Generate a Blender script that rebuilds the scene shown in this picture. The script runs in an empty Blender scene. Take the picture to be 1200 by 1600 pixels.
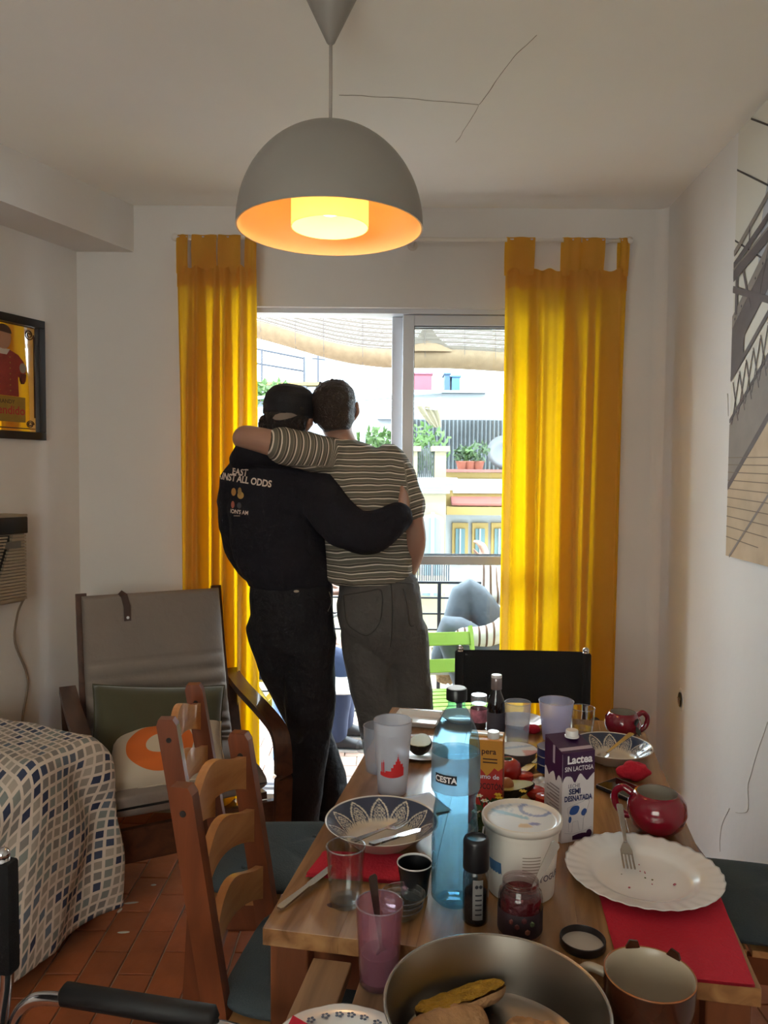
import bpy, bmesh, math, random
from mathutils import Vector, Matrix, noise
from mathutils.bvhtree import BVHTree
random.seed(7)
SC = bpy.context.scene
COL = SC.collection
PI = math.pi
R = math.radians

# ------------------------------------------------------------------ camera, world, lights, exposure
F, PITCH, ROLL, EYE = 1200.0, R(2.8), R(0.45), 1.47
cam = bpy.data.cameras.new('camera'); cam_o = bpy.data.objects.new('camera', cam); COL.objects.link(cam_o)
cam.sensor_fit = 'VERTICAL'; cam.sensor_height = 32.0; cam.lens = 32.0 * F / 1600; cam.clip_start = 0.02; cam.clip_end = 300
cam_o.matrix_world = Matrix.Translation((0, 0, EYE)) @ Matrix.Rotation(PI / 2 - PITCH, 4, 'X') @ Matrix.Rotation(ROLL, 4, 'Z')
SC.camera = cam_o
w = bpy.data.worlds.new('world'); SC.world = w; w.use_nodes = True
bg = w.node_tree.nodes['Background']; bg.inputs[0].default_value = (0.80, 0.92, 1.0, 1); bg.inputs[1].default_value = 8.0
SC.view_settings.view_transform = 'Standard'; SC.view_settings.look = 'None'
SC.view_settings.exposure = 0.95; SC.view_settings.gamma = 1.0; SC.view_settings.use_curve_mapping = False
SC.cycles.max_bounces = 12; SC.cycles.diffuse_bounces = 6; SC.cycles.transparent_max_bounces = 24
SC.cycles.caustics_reflective = False; SC.cycles.caustics_refractive = False; SC.cycles.sample_clamp_indirect = 6.0
def area_light(name, loc, target, sx, sy, power, color, portal=False):
    l = bpy.data.lights.new(name, 'AREA'); l.shape = 'RECTANGLE'; l.size = sx; l.size_y = sy; l.energy = power; l.color = color
    o = bpy.data.objects.new(name, l); COL.objects.link(o); o.location = loc
    o.rotation_euler = (Vector(target) - Vector(loc)).to_track_quat('-Z', 'Y').to_euler()
    l.cycles.is_portal = portal
    return o
sun = bpy.data.lights.new('sun', 'SUN'); sun.energy = 3.5; sun.angle = R(4); sun.color = (1, 0.95, 0.86)
sun_o = bpy.data.objects.new('sun', sun); COL.objects.link(sun_o); sun_o.rotation_euler = (R(38), 0, R(-28))
area_light('door_portal', (0.07, 3.62, 1.1), (0.07, 0, 1.1), 1.46, 2.2, 1, (1, 1, 1), True)
area_light('fill_window_portal', (-1.0, -1.68, 1.55), (-1.0, 3, 1.55), 1.8, 1.4, 1, (1, 1, 1), True)
area_light('rear_fill_light', (-1.0, -1.62, 1.55), (-0.6, 0.6, 2.63), 1.7, 1.3, 9.5, (0.92, 0.99, 1.0))  # added fill lamp, aimed up to brighten the ceiling

# ------------------------------------------------------------------ helpers
def at(px, py, Y):
    """point of the photograph at a known distance Y in front of the camera"""
    u, v = (px - 600) / F, (py - 800) / F
    c, s = math.cos(ROLL), math.sin(ROLL); u, v = u * c + v * s, -u * s + v * c
    d = Vector((u, math.cos(PITCH) - v * math.sin(PITCH), -math.sin(PITCH) - v * math.cos(PITCH)))
    return Vector((0, 0, EYE)) + d * (Y / d.y)
def lin(c):
    return tuple((x / 12.92 if x <= 0.04045 else ((x + 0.055) / 1.055) ** 2.4) for x in c)
def rgb(r, g, b): return lin((r / 255, g / 255, b / 255))
MATS = {}
def setin(b, **k):
    for n, v in k.items():
        n = n.replace('_', ' ')
        if n in b.inputs:
            b.inputs[n].default_value = v
def mat(name, col, rough=0.6, metal=0.0, bump=0.0, bscale=60.0, var=0.0, vscale=6.0, sheen=0, trans=0.0, coat=0.0, emit=None, estr=0, spec=0.5, rnd=0.0, tcol=None, bdist=0.01):
    if name in MATS: return MATS[name]
    m = bpy.data.materials.new(name); m.use_nodes = True; nt = m.node_tree; b = nt.nodes['Principled BSDF']
    c4 = tuple(col[:3]) + (1,)
    b.inputs['Base Color'].default_value = c4; b.inputs['Roughness'].default_value = rough; b.inputs['Metallic'].default_value = metal
    b.inputs['Specular IOR Level'].default_value = spec
    b.inputs['Coat Weight'].default_value = coat
    if sheen: b.inputs['Sheen Weight'].default_value = sheen
    if emit: b.inputs['Emission Color'].default_value = tuple(emit) + (1,); b.inputs['Emission Strength'].default_value = estr
    tc = None
    if bump or var or rnd:
        tc = nt.nodes.new('ShaderNodeTexCoord')
    src = None
    if var:
        n = nt.nodes.new('ShaderNodeTexNoise'); n.inputs['Scale'].default_value = vscale; n.inputs['Detail'].default_value = 5
        nt.links.new(tc.outputs['Object'], n.inputs['Vector'])
        mr = nt.nodes.new('ShaderNodeMapRange'); mr.inputs[1].default_value = 0.3; mr.inputs[2].default_value = 0.7
        mr.inputs[3].default_value = 1 - var; mr.inputs[4].default_value = 1 + var
        nt.links.new(n.outputs['Fac'], mr.inputs[0]); src = mr.outputs[0]
    if rnd:
        oi = nt.nodes.new('ShaderNodeObjectInfo'); mr2 = nt.nodes.new('ShaderNodeMapRange')
        mr2.inputs[3].default_value = 1 - rnd; mr2.inputs[4].default_value = 1 + rnd
        nt.links.new(oi.outputs['Random'], mr2.inputs[0])
        if src:
            mu = nt.nodes.new('ShaderNodeMath'); mu.operation = 'MULTIPLY'
            nt.links.new(src, mu.inputs[0]); nt.links.new(mr2.outputs[0], mu.inputs[1]); src = mu.outputs[0]
        else: src = mr2.outputs[0]
    if src:
        vm = nt.nodes.new('ShaderNodeVectorMath'); vm.operation = 'SCALE'; vm.inputs[0].default_value = col[:3]
        nt.links.new(src, vm.inputs['Scale']); nt.links.new(vm.outputs[0], b.inputs['Base Color'])
    if bump:
        n2 = nt.nodes.new('ShaderNodeTexNoise'); n2.inputs['Scale'].default_value = bscale; n2.inputs['Detail'].default_value = 4
        nt.links.new(tc.outputs['Object'], n2.inputs['Vector'])
        bp = nt.nodes.new('ShaderNodeBump'); bp.inputs['Strength'].default_value = bump; bp.inputs['Distance'].default_value = bdist
        nt.links.new(n2.outputs['Fac'], bp.inputs['Height']); nt.links.new(bp.outputs[0], b.inputs['Normal'])
    if trans:
        t = nt.nodes.new('ShaderNodeBsdfTranslucent'); t.inputs[0].default_value = c4
        if tcol: t.inputs[0].default_value = tuple(tcol) + (1,)
        elif src: nt.links.new(vm.outputs[0], t.inputs[0])
        mx = nt.nodes.new('ShaderNodeMixShader'); mx.inputs[0].default_value = trans
        nt.links.new(b.outputs[0], mx.inputs[1]); nt.links.new(t.outputs[0], mx.inputs[2])
        nt.links.new(mx.outputs[0], nt.nodes['Material Output'].inputs[0])
    MATS[name] = m; return m
def wood(name, c1, c2, scale=(3, 40, 40), rough=0.45, coat=0.0, rnd=0.0):
    if name in MATS: return MATS[name]
    m = bpy.data.materials.new(name); m.use_nodes = True; nt = m.node_tree; b = nt.nodes['Principled BSDF']
    tc = nt.nodes.new('ShaderNodeTexCoord'); mp = nt.nodes.new('ShaderNodeMapping'); mp.inputs['Scale'].default_value = scale
    nt.links.new(tc.outputs['Object'], mp.inputs[0])
    n = nt.nodes.new('ShaderNodeTexNoise'); n.inputs['Scale'].default_value = 1; n.inputs['Detail'].default_value = 6; n.inputs['Distortion'].default_value = 1.2
    nt.links.new(mp.outputs[0], n.inputs['Vector'])
    cr = nt.nodes.new('ShaderNodeValToRGB'); cr.color_ramp.elements[0].position = 0.3; cr.color_ramp.elements[1].position = 0.7
    cr.color_ramp.elements[0].color = tuple(c1) + (1,); cr.color_ramp.elements[1].color = tuple(c2) + (1,)
    nt.links.new(n.outputs['Fac'], cr.inputs[0])
    nt.links.new(cr.outputs[0], b.inputs['Base Color'])
    b.inputs['Roughness'].default_value = rough; b.inputs['Coat Weight'].default_value = coat
    bp = nt.nodes.new('ShaderNodeBump'); bp.inputs['Strength'].default_value = 0.12; bp.inputs['Distance'].default_value = 0.004
    nt.links.new(n.outputs['Fac'], bp.inputs['Height']); nt.links.new(bp.outputs[0], b.inputs['Normal'])
    MATS[name] = m; return m
def glass(name, tint=(1, 1, 1), refl=0.9, rough=0.0, frost=0.0, fcol=(0.9, 0.9, 0.95)):
    """clear sheet: see-through tint with a fresnel gloss; frost adds a milky scattering share"""
    if name in MATS: return MATS[name]
    m = bpy.data.materials.new(name); m.use_nodes = True; nt = m.node_tree; nt.nodes.remove(nt.nodes['Principled BSDF'])
    out = nt.nodes['Material Output']
    tr = nt.nodes.new('ShaderNodeBsdfTransparent'); tr.inputs[0].default_value = tuple(tint) + (1,)
    gl = nt.nodes.new('ShaderNodeBsdfGlossy'); gl.inputs['Roughness'].default_value = rough
    fr = nt.nodes.new('ShaderNodeLayerWeight'); fr.inputs[0].default_value = 0.5
    pw = nt.nodes.new('ShaderNodeMath'); pw.operation = 'POWER'; pw.inputs[1].default_value = 3.5; nt.links.new(fr.outputs['Facing'], pw.inputs[0])
    mu = nt.nodes.new('ShaderNodeMath'); mu.operation = 'MULTIPLY_ADD'; mu.inputs[1].default_value = 0.75 * refl; mu.inputs[2].default_value = 0.035 * refl; mu.use_clamp = True
    nt.links.new(pw.outputs[0], mu.inputs[0])
    base = tr.outputs[0]
    if frost:
        d = nt.nodes.new('ShaderNodeBsdfDiffuse'); d.inputs[0].default_value = tuple(fcol) + (1,)
        t = nt.nodes.new('ShaderNodeBsdfTranslucent'); t.inputs[0].default_value = tuple(fcol) + (1,)
        m1 = nt.nodes.new('ShaderNodeMixShader'); m1.inputs[0].default_value = 0.5
        nt.links.new(d.outputs[0], m1.inputs[1]); nt.links.new(t.outputs[0], m1.inputs[2])
        m2 = nt.nodes.new('ShaderNodeMixShader'); m2.inputs[0].default_value = frost
        nt.links.new(base, m2.inputs[1]); nt.links.new(m1.outputs[0], m2.inputs[2]); base = m2.outputs[0]
    mx = nt.nodes.new('ShaderNodeMixShader')
    nt.links.new(mu.outputs[0], mx.inputs[0]); nt.links.new(base, mx.inputs[1]); nt.links.new(gl.outputs[0], mx.inputs[2])
    nt.links.new(mx.outputs[0], out.inputs[0])
    MATS[name] = m; return m
def attr_mat(name, rough=0.5, coat=0.0, metal=0.0):
    if name in MATS: return MATS[name]
    m = bpy.data.materials.new(name); m.use_nodes = True; nt = m.node_tree; b = nt.nodes['Principled BSDF']
    a = nt.nodes.new('ShaderNodeAttribute'); a.attribute_name = 'print'
    nt.links.new(a.outputs['Color'], b.inputs['Base Color']); b.inputs['Roughness'].default_value = rough
    b.inputs['Coat Weight'].default_value = coat; b.inputs['Metallic'].default_value = metal
    MATS[name] = m; return m
def paint(o, fn, top=0, under=(.55, .5, .42)):
    """flat print on a surface: colour by the point's own place on the object"""
    me = o.data
    ca = me.color_attributes.new('print', 'FLOAT_COLOR', 'POINT')
    for i, v in enumerate(me.vertices):
        c = fn(v.co) if not top else (fn(v.co) if i < top else under); ca.data[i].color = (c[0], c[1], c[2], 1)

class MB:
    """collects shapes for ONE mesh object"""
    def __init__(s): s.bm = bmesh.new()
    def box(s, c, d, rot=None, bevel=0.0):
        r = bmesh.ops.create_cube(s.bm, size=1.0); vs = r['verts']
        M4 = Matrix.Translation(c) @ (rot.to_4x4() if rot else Matrix.Identity(4)) @ Matrix.Diagonal((d[0], d[1], d[2], 1))
        bmesh.ops.transform(s.bm, matrix=M4, verts=vs)
        if bevel:
            es = list({e for v in vs for e in v.link_edges})
            bmesh.ops.bevel(s.bm, geom=es, offset=bevel, segments=2, profile=0.5, affect='EDGES')
        return s
    def b2(s, x0, x1, y0, y1, z0, z1, bevel=0.0):
        return s.box(((x0 + x1) / 2, (y0 + y1) / 2, (z0 + z1) / 2), (abs(x1 - x0), abs(y1 - y0), abs(z1 - z0)), None, bevel)
    def grid(s, f, nu, nv, closed_u=False):
        vs = [[s.bm.verts.new(f(i / (nu if closed_u else nu - 1), j / (nv - 1))) for j in range(nv)] for i in range(nu)]
        for i in range(nu if closed_u else nu - 1):
            for j in range(nv - 1):
                k = (i + 1) % nu
                s.bm.faces.new((vs[i][j], vs[k][j], vs[k][j + 1], vs[i][j + 1]))
        return s
    def rings(s, rs, cap=True, closed=False):
        """rs: list of rings, each a list of points"""
        vr = [[s.bm.verts.new(p) for p in r] for r in rs]; n = len(rs[0])
        for a, b in zip(vr[:-1], vr[1:]):
            for k in range(n):
                l = (k + 1) % n; s.bm.faces.new((a[k], a[l], b[l], b[k]))
        if closed:
            a, b = vr[-1], vr[0]
            for k in range(n):
                l = (k + 1) % n; s.bm.faces.new((a[k], a[l], b[l], b[k]))
        elif cap:
            s.bm.faces.new(list(reversed(vr[0]))); s.bm.faces.new(vr[-1])
        return s
    def lathe(s, prof, n=36, c=(0, 0, 0), sx=1.0, sy=1.0):
        c = Vector(c); last = None
        for (r, z) in prof:
            if r < 1e-6: cur = [s.bm.verts.new(c + Vector((0, 0, z)))]
            else: cur = [s.bm.verts.new(c + Vector((r * sx * math.cos(2 * PI * k / n), r * sy * math.sin(2 * PI * k / n), z))) for k in range(n)]
            if last:
                for k in range(n):
                    l = (k + 1) % n
                    if len(last) == 1 and len(cur) == 1: break
                    if len(last) == 1: s.bm.faces.new((last[0], cur[l], cur[k]))
                    elif len(cur) == 1: s.bm.faces.new((last[k], last[l], cur[0]))
                    else: s.bm.faces.new((last[k], last[l], cur[l], cur[k]))
            last = cur
        return s
    def tube(s, pts, r, n=10, cap=True, closed=False):
        pts = [Vector(p) for p in pts]; m = len(pts)
        rr = r if isinstance(r, (list, tuple)) else [r] * m
        up = None; rs = []
        for i, p in enumerate(pts):
            a = pts[(i - 1) % m] if (i > 0 or closed) else p; b = pts[(i + 1) % m] if (i < m - 1 or closed) else p
            t = (b - a).normalized()
            if up is None:
                up = t.orthogonal().normalized()
            up = (up - t * up.dot(t)).normalized(); sd = t.cross(up)
            rs.append([p + (up * math.cos(2 * PI * k / n) + sd * math.sin(2 * PI * k / n)) * rr[i] for k in range(n)])
        return s.rings(rs, cap, closed)
    def flat_bar(s, pts, wd, th, up=(0, 0, 1)):
        """bar of rectangular section along a polyline; up = direction of the section's height wd"""
        pts = [Vector(p) for p in pts]; up = Vector(up); rs = []
        for i, p in enumerate(pts):
            t = (pts[min(i + 1, len(pts) - 1)] - pts[max(i - 1, 0)]).normalized()
            sd = t.cross(up).normalized(); u2 = sd.cross(t).normalized()
            rs.append([p + u2 * wd / 2 + sd * th / 2, p - u2 * wd / 2 + sd * th / 2, p - u2 * wd / 2 - sd * th / 2, p + u2 * wd / 2 - sd * th / 2])
        return s.rings(rs)
    def ball(s, c, r, sub=2, sc=(1, 1, 1), rot=None):
        q = bmesh.ops.create_icosphere(s.bm, subdivisions=sub, radius=1.0)
        M4 = Matrix.Translation(c) @ (rot.to_4x4() if rot else Matrix.Identity(4)) @ Matrix.Diagonal((r * sc[0], r * sc[1], r * sc[2], 1))
        bmesh.ops.transform(s.bm, matrix=M4, verts=q['verts']); return s
    def poly(s, pts, th=None, d=(0, 0, 1)):
        vs = [s.bm.verts.new(p) for p in pts]; f = s.bm.faces.new(vs)
        if th:
            e = bmesh.ops.extrude_face_region(s.bm, geom=[f])
            bmesh.ops.translate(s.bm, vec=Vector(d) * th, verts=[v for v in e['geom'] if isinstance(v, bmesh.types.BMVert)])
        return s
    def xf(s, M4): bmesh.ops.transform(s.bm, matrix=M4, verts=s.bm.verts); return s
    def build(s, name, m=None, parent=None, smooth=False, loc=None, rz=0, angle=None):
        bmesh.ops.recalc_face_normals(s.bm, faces=s.bm.faces)
        me = bpy.data.meshes.new(name)
        s.bm.to_mesh(me); s.bm.free()
        if smooth:
            me.shade_smooth()
            if angle is not None: me.set_sharp_from_angle(angle=R(angle))
        o = bpy.data.objects.new(name, me); COL.objects.link(o)
        if m: me.materials.append(m)
        if parent: o.parent = parent
        if loc is not None: o.location = loc
        o.rotation_euler.z = rz
        return o
def tag(o, label, cat, group=None):
    o['label'] = label; o['category'] = cat
    if group: o['group'] = group
    return o
def thing(name, label, cat, loc=(0, 0, 0), rz=0, group=None):
    o = bpy.data.objects.new(name, None); COL.objects.link(o); o.empty_display_size = 0.05
    o.location = loc; o.rotation_euler.z = rz
    return tag(o, label, cat, group)
def struct(o): o['kind'] = 'structure'; return o
def dup(root, loc, rz, label=None, group=None):
    r = root.copy(); COL.objects.link(r); r.location = loc; r.rotation_euler = (0, 0, rz)
    if label: r['label'] = label
    if group: r['group'] = group
    for ch in list(root.children):
        c = ch.copy(); COL.objects.link(c); c.parent = r
        for g in list(ch.children):
            d = g.copy(); COL.objects.link(d); d.parent = c
    return r
def evaluated(o):
    dg = bpy.context.evaluated_depsgraph_get(); dg.update()
    return bpy.data.meshes.new_from_object(o.evaluated_get(dg))
def text_bm(txt, size, bold=0.0, align='CENTER', extrude=0.0):
    cu = bpy.data.curves.new('lettering', 'FONT'); cu.body = txt; cu.size = size; cu.align_x = align; cu.align_y = 'CENTER'
    cu.offset = bold; cu.extrude = extrude; cu.resolution_u = 3
    o = bpy.data.objects.new('lettering', cu); COL.objects.link(o)
    me = evaluated(o); bm = bmesh.new(); bm.from_mesh(me)
    bpy.data.objects.remove(o); bpy.data.curves.remove(cu); bpy.data.meshes.remove(me)
    return bm
def lettering(name, txt, size, m, parent, M4, bold=0.0, wrap=None, sx=1.0, align='CENTER'):
    """flat print: text in local x/y placed by M4; wrap = radius to bend it round a vertical cylinder"""
    b = MB(); b.bm.free(); b.bm = text_bm(txt, size, bold, align)
    if wrap:
        bmesh.ops.subdivide_edges(b.bm, edges=[e for e in b.bm.edges if e.calc_length() > 0.006], cuts=2)
        for v in b.bm.verts:
            a = v.co.x * sx / wrap; v.co = Vector((wrap * math.sin(a), -wrap * math.cos(a), v.co.y))
    elif sx != 1: 
        for v in b.bm.verts: v.co.x *= sx
    b.xf(M4)
    return b.build(name, m, parent)
def FACE(loc, rz=0):
    """stand text upright facing -y, turned by rz"""
    return Matrix.Translation(loc) @ Matrix.Rotation(rz, 4, 'Z') @ Matrix.Rotation(PI / 2, 4, 'X')
def bez(p, n=10):
    """smooth polyline through points (catmull-rom)"""
    p = [Vector(q) for q in p]; out = []
    for i in range(len(p) - 1):
        a, b, c, d = p[max(i - 1, 0)], p[i], p[i + 1], p[min(i + 2, len(p) - 1)]
        for k in range(n):
            t = k / n
            out.append(0.5 * ((2 * b) + (c - a) * t + (2 * a - 5 * b + 4 * c - d) * t * t + (3 * b - a - 3 * c + d) * t ** 3))
    return out + [p[-1]]
# ------------------------------------------------------------------ the room
YW, CEIL = 3.40, 2.63
WA = Vector((0.398, 0.917, 0)).normalized()      # the left wall runs this way
WN = Vector((WA.y, -WA.x, 0))                    # and faces this way
WC = Vector((-1.35, YW, 0))                      # its corner with the window wall
m_wall = mat('wall_paint', rgb(214, 211, 208), 0.85, bump=0.25, bscale=9, var=0.03, vscale=2.5)
m_ceil = mat('ceiling_paint', rgb(240, 240, 236), 0.9, bump=0.15, bscale=5, var=0.025, vscale=1.6)
m_white_al = mat('white_aluminium', rgb(205, 208, 215), 0.35)
m_tile = mat('terracotta', rgb(158, 88, 52), 0.5, bump=0.2, bscale=30, var=0.16, vscale=9, rnd=0.14)
m_grout = mat('grout', rgb(176, 160, 140), 0.9, var=0.15, vscale=14)
m_glass = glass('window_glass', (0.97, 0.985, 0.98), 0.7)
m_dark_tile = mat('skirting_tile', rgb(88, 50, 34), 0.45, var=0.2)

fl = struct(MB().b2(-4.2, 1.6, -1.9, YW + 0.02, -0.12, -0.006).build('floor', m_grout))
TWX, TWY = 0.107, 0.215
tile_me = None; rest = MB(); n_t = 0
nx0, nx1 = int(-4.1 / TWX), int(1.25 / TWX)
for i in range(nx0, nx1 + 1):
    for j in range(-9, 16):
        x = i * TWX + 0.03; y = j * TWY + (TWY / 2 if i % 2 else 0) + 0.03
        if y + TWY / 2 > YW - 0.001: continue
        if (Vector((x, y, 0)) - WC).dot(WN) < -0.1: continue
        dz = 0.0012 * noise.noise(Vector((i * 3.1, j * 2.3, 0)))
        if -1.45 < x < 0.12 and 1.35 < y and n_t < 300:
            if tile_me is None:
                b = MB(); b.box((0, 0, -0.004), (TWX - 0.006, TWY - 0.006, 0.012), None, 0.0015)
                o = b.build('floor_tile', m_tile, fl); tile_me = o.data
            else:
                o = bpy.data.objects.new('floor_tile', tile_me); COL.objects.link(o); o.parent = fl
            o.location = (x, y, dz); n_t += 1
        else:
            rest.box((x, y, -0.004 + dz), (TWX - 0.006, TWY - 0.006, 0.012))
ro = rest.build('floor_tile_field', m_tile, fl); ro['kind'] = 'stuff'
# bits of pale repair putty on the tiles
for (px, py, l, a) in ((205, 1412, 0.05, 0.2), (193, 1458, 0.04, 0.1), (187, 1424, 0.03, 1.4), (240, 1384, 0.02, .1)):
    p = None
    v = at(px, py, 1.0) - Vector((0, 0, EYE)); t = -EYE / v.z; q = Vector((0, 0, EYE)) + v * t
    MB().ball((0, 0, 0), 1, 2, (l / 2, 0.006, 0.0015)).build('putty_fleck', mat('putty', rgb(196, 190, 178), 0.9), fl, True, (q.x, q.y, 0.003), a)

ce = struct(MB().b2(-4.2, 1.6, -1.9, YW + 0.25, CEIL, CEIL + 0.12).build('ceiling', m_ceil))
m_crack = mat('plaster_crack', rgb(168, 160, 150), 0.95)
def crack(pts, parent, axis, wd=0.0012):
    pts = bez(pts, 6); b = MB(); rs = []
    for i, p in enumerate(pts):
        t = (pts[min(i + 1, len(pts) - 1)] - pts[max(i - 1, 0)]).normalized(); s = t.cross(axis).normalized()
        w2 = wd * (0.35 + 0.65 * abs(noise.noise(p * 23)) * 1.6)
        p = p + s * 0.006 * noise.noise(p * 17)
        rs.append([p + s * w2, p - s * w2, p - s * w2 + axis * 0.0012, p + s * w2 + axis * 0.0012])
    b.rings(rs); return b.build('plaster_crack', m_crack, parent)
def on_ceil(px, py):
    v = at(px, py, 1.0) - Vector((0, 0, EYE)); t = (CEIL - 0.0005 - EYE) / v.z; return Vector((0, 0, EYE)) + v * t
crack([on_ceil(530, 148), on_ceil(610, 152), on_ceil(690, 158), on_ceil(748, 163)], ce, Vector((0, 0, -1)))
crack([on_ceil(748, 163), on_ceil(775, 128), on_ceil(800, 90), on_ceil(840, 55)], ce, Vector((0, 0, -1)), 0.0009)
crack([on_ceil(748, 165), on_ceil(730, 195), on_ceil(712, 222)], ce, Vector((0, 0, -1)), 0.0009)

# window wall with the balcony door opening; the facade goes on above it
DX0, DX1, DZ1 = -0.66, 0.80, 2.20
b = MB()
b.b2(-1.75, DX0, YW, YW + 0.24, -0.3, 6.5); b.b2(DX1, 1.75, YW, YW + 0.24, -0.3, 6.5); b.b2(DX0, DX1, YW, YW + 0.24, DZ1, 6.5); b.b2(DX0, DX1, YW, YW + 0.24, -0.3, -0.002)
b.b2(-6, -1.75, YW, YW + 0.24, -3.0, 6.5); b.b2(1.75, 6, YW, YW + 0.24, -3.0, 6.5)
wb = struct(b.build('wall_window', m_wall))
# left wall
def wp(s, off, z): return WC + WA * s + WN * off + Vector((0, 0, z))
b = MB(); b.rings([[wp(0.3, 0, -0.1), wp(0.3, -0.15, -0.1), wp(0.3, -0.15, CEIL + 0.05), wp(0.3, 0, CEIL + 0.05)], [wp(-6.0, 0, -0.1), wp(-6.0, -0.15, -0.1), wp(-6.0, -0.15, CEIL + 0.05), wp(-6.0, 0, CEIL + 0.05)]])
struct(b.build('wall_left', m_wall))
b = MB(); b.rings([[wp(0.14, 0.001, 2.43), wp(0.14, 0.23, 2.43), wp(0.14, 0.23, CEIL), wp(0.14, 0.001, CEIL)], [wp(-5.5, 0.001, 2.43), wp(-5.5, 0.23, 2.43), wp(-5.5, 0.23, CEIL), wp(-5.5, 0.001, CEIL)]])
struct(b.build('trim_1', m_wall))
# right wall with a rounded inner corner
RD = Vector((0.05, 1, 0)).normalized(); RN = Vector((-RD.y, RD.x, 0)); RC = Vector((1.22, YW, 0))
def rp(s, off, z): return RC - RD * s + RN * off + Vector((0, 0, z))
b = MB()
prof = [rp(-0.3, -0.15, 0), rp(-0.3, 0, 0), rp(0.0, 0.0, 0)] + [rp(5.3, 0, 0), rp(5.3, -0.15, 0)]
b.rings([[p + Vector((0, 0, -0.1)) for p in prof], [p + Vector((0, 0, CEIL + 0.05)) for p in prof]])
wr = struct(b.build('wall_right', m_wall))
# soft corner fillet between window wall and right wall
b = MB(); rad = 0.05; c0 = Vector((1.22 - rad, YW - rad, 0)); arc = [c0 + Vector((math.sin(a) * rad, math.cos(a) * rad, 0)) for a in [k * PI / 2 / 8 for k in range(9)]]
prof = arc + [Vector((1.23, YW - rad, 0)), Vector((1.23, YW + 0.01, 0)), Vector((1.22 - rad, YW + 0.01, 0))]
b.rings([[p for p in prof], [p + Vector((0, 0, CEIL)) for p in prof]])
struct(b.build('trim_2', m_wall, None, True, None, 0, 40))
def on_rwall(px, py):
    o = Vector((0, 0, EYE)); v = at(px, py, 1.0) - o; t = (RC - o).dot(RN) / v.dot(RN); return o + v * t + RN * 0.0006
crack([on_rwall(1200, 1128), on_rwall(1183, 1180), on_rwall(1170, 1225), on_rwall(1168, 1268), on_rwall(1150, 1270)], wr, RN, 0.0012)
crack([on_rwall(1140, 1262), on_rwall(1127, 1295), on_rwall(1125, 1330)], wr, RN, 0.0010)
crack([on_rwall(1137, 615), on_rwall(1139, 650)], wr, RN, 0.0014)
b = MB(); b.rings([[rp(0.02, 0.0, 0), rp(0.02, 0.012, 0), rp(0.02, 0.012, 0.08), rp(0.02, 0, 0.08)], [rp(5.2, 0.0, 0), rp(5.2, 0.012, 0), rp(5.2, 0.012, 0.08), rp(5.2, 0, 0.08)]])
struct(b.build('baseboard_right', m_dark_tile))
b = MB(); b.b2(-1.34, DX0, YW - 0.012, YW, 0, 0.08); struct(b.build('baseboard_window', m_dark_tile))
b = MB(); b.b2(DX1, 1.19, YW - 0.012, YW, 0, 0.08); struct(b.build('baseboard_corner', m_dark_tile))
# rear wall (behind the photographer); its unseen window is added to let fill light in
b = MB(); b.b2(-4.2, -1.9, -1.9, -1.7, -0.1, CEIL); b.b2(-0.1, 1.6, -1.9, -1.7, -0.1, CEIL); b.b2(-1.9, -0.1, -1.9, -1.7, -0.1, 0.85); b.b2(-1.9, -0.1, -1.9, -1.7, 2.25, CEIL)
struct(b.build('wall_rear', m_wall))
wn = struct(MB().b2(-1.9, -1.84, -1.82, -1.76, 0.85, 2.25).b2(-0.16, -0.1, -1.82, -1.76, 0.85, 2.25).b2(-1.84, -0.16, -1.82, -1.76, 0.85, 0.91).b2(-1.84, -0.16, -1.82, -1.76, 2.19, 2.25).b2(-1.03, -0.97, -1.82, -1.76, 0.91, 2.19).build('fill_window', m_white_al))
struct(MB().b2(-7, 5, -5.4, -5.2, -9, 6).b2(-7, -6.8, -5.2, -1.9, -9, 6).b2(4.8, 5, -5.2, -1.9, -9, 6).build('light_block_wall', mat('light_block_plaster', rgb(206, 192, 172), .9)))  # unseen wall added to hold back sky and sun at the rear window
MB().b2(-1.84, -1.03, -1.795, -1.788, 0.91, 2.19).build('pane', m_glass, wn); MB().b2(-0.97, -0.16, -1.795, -1.788, 0.91, 2.19).build('pane', m_glass, wn)

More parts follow.
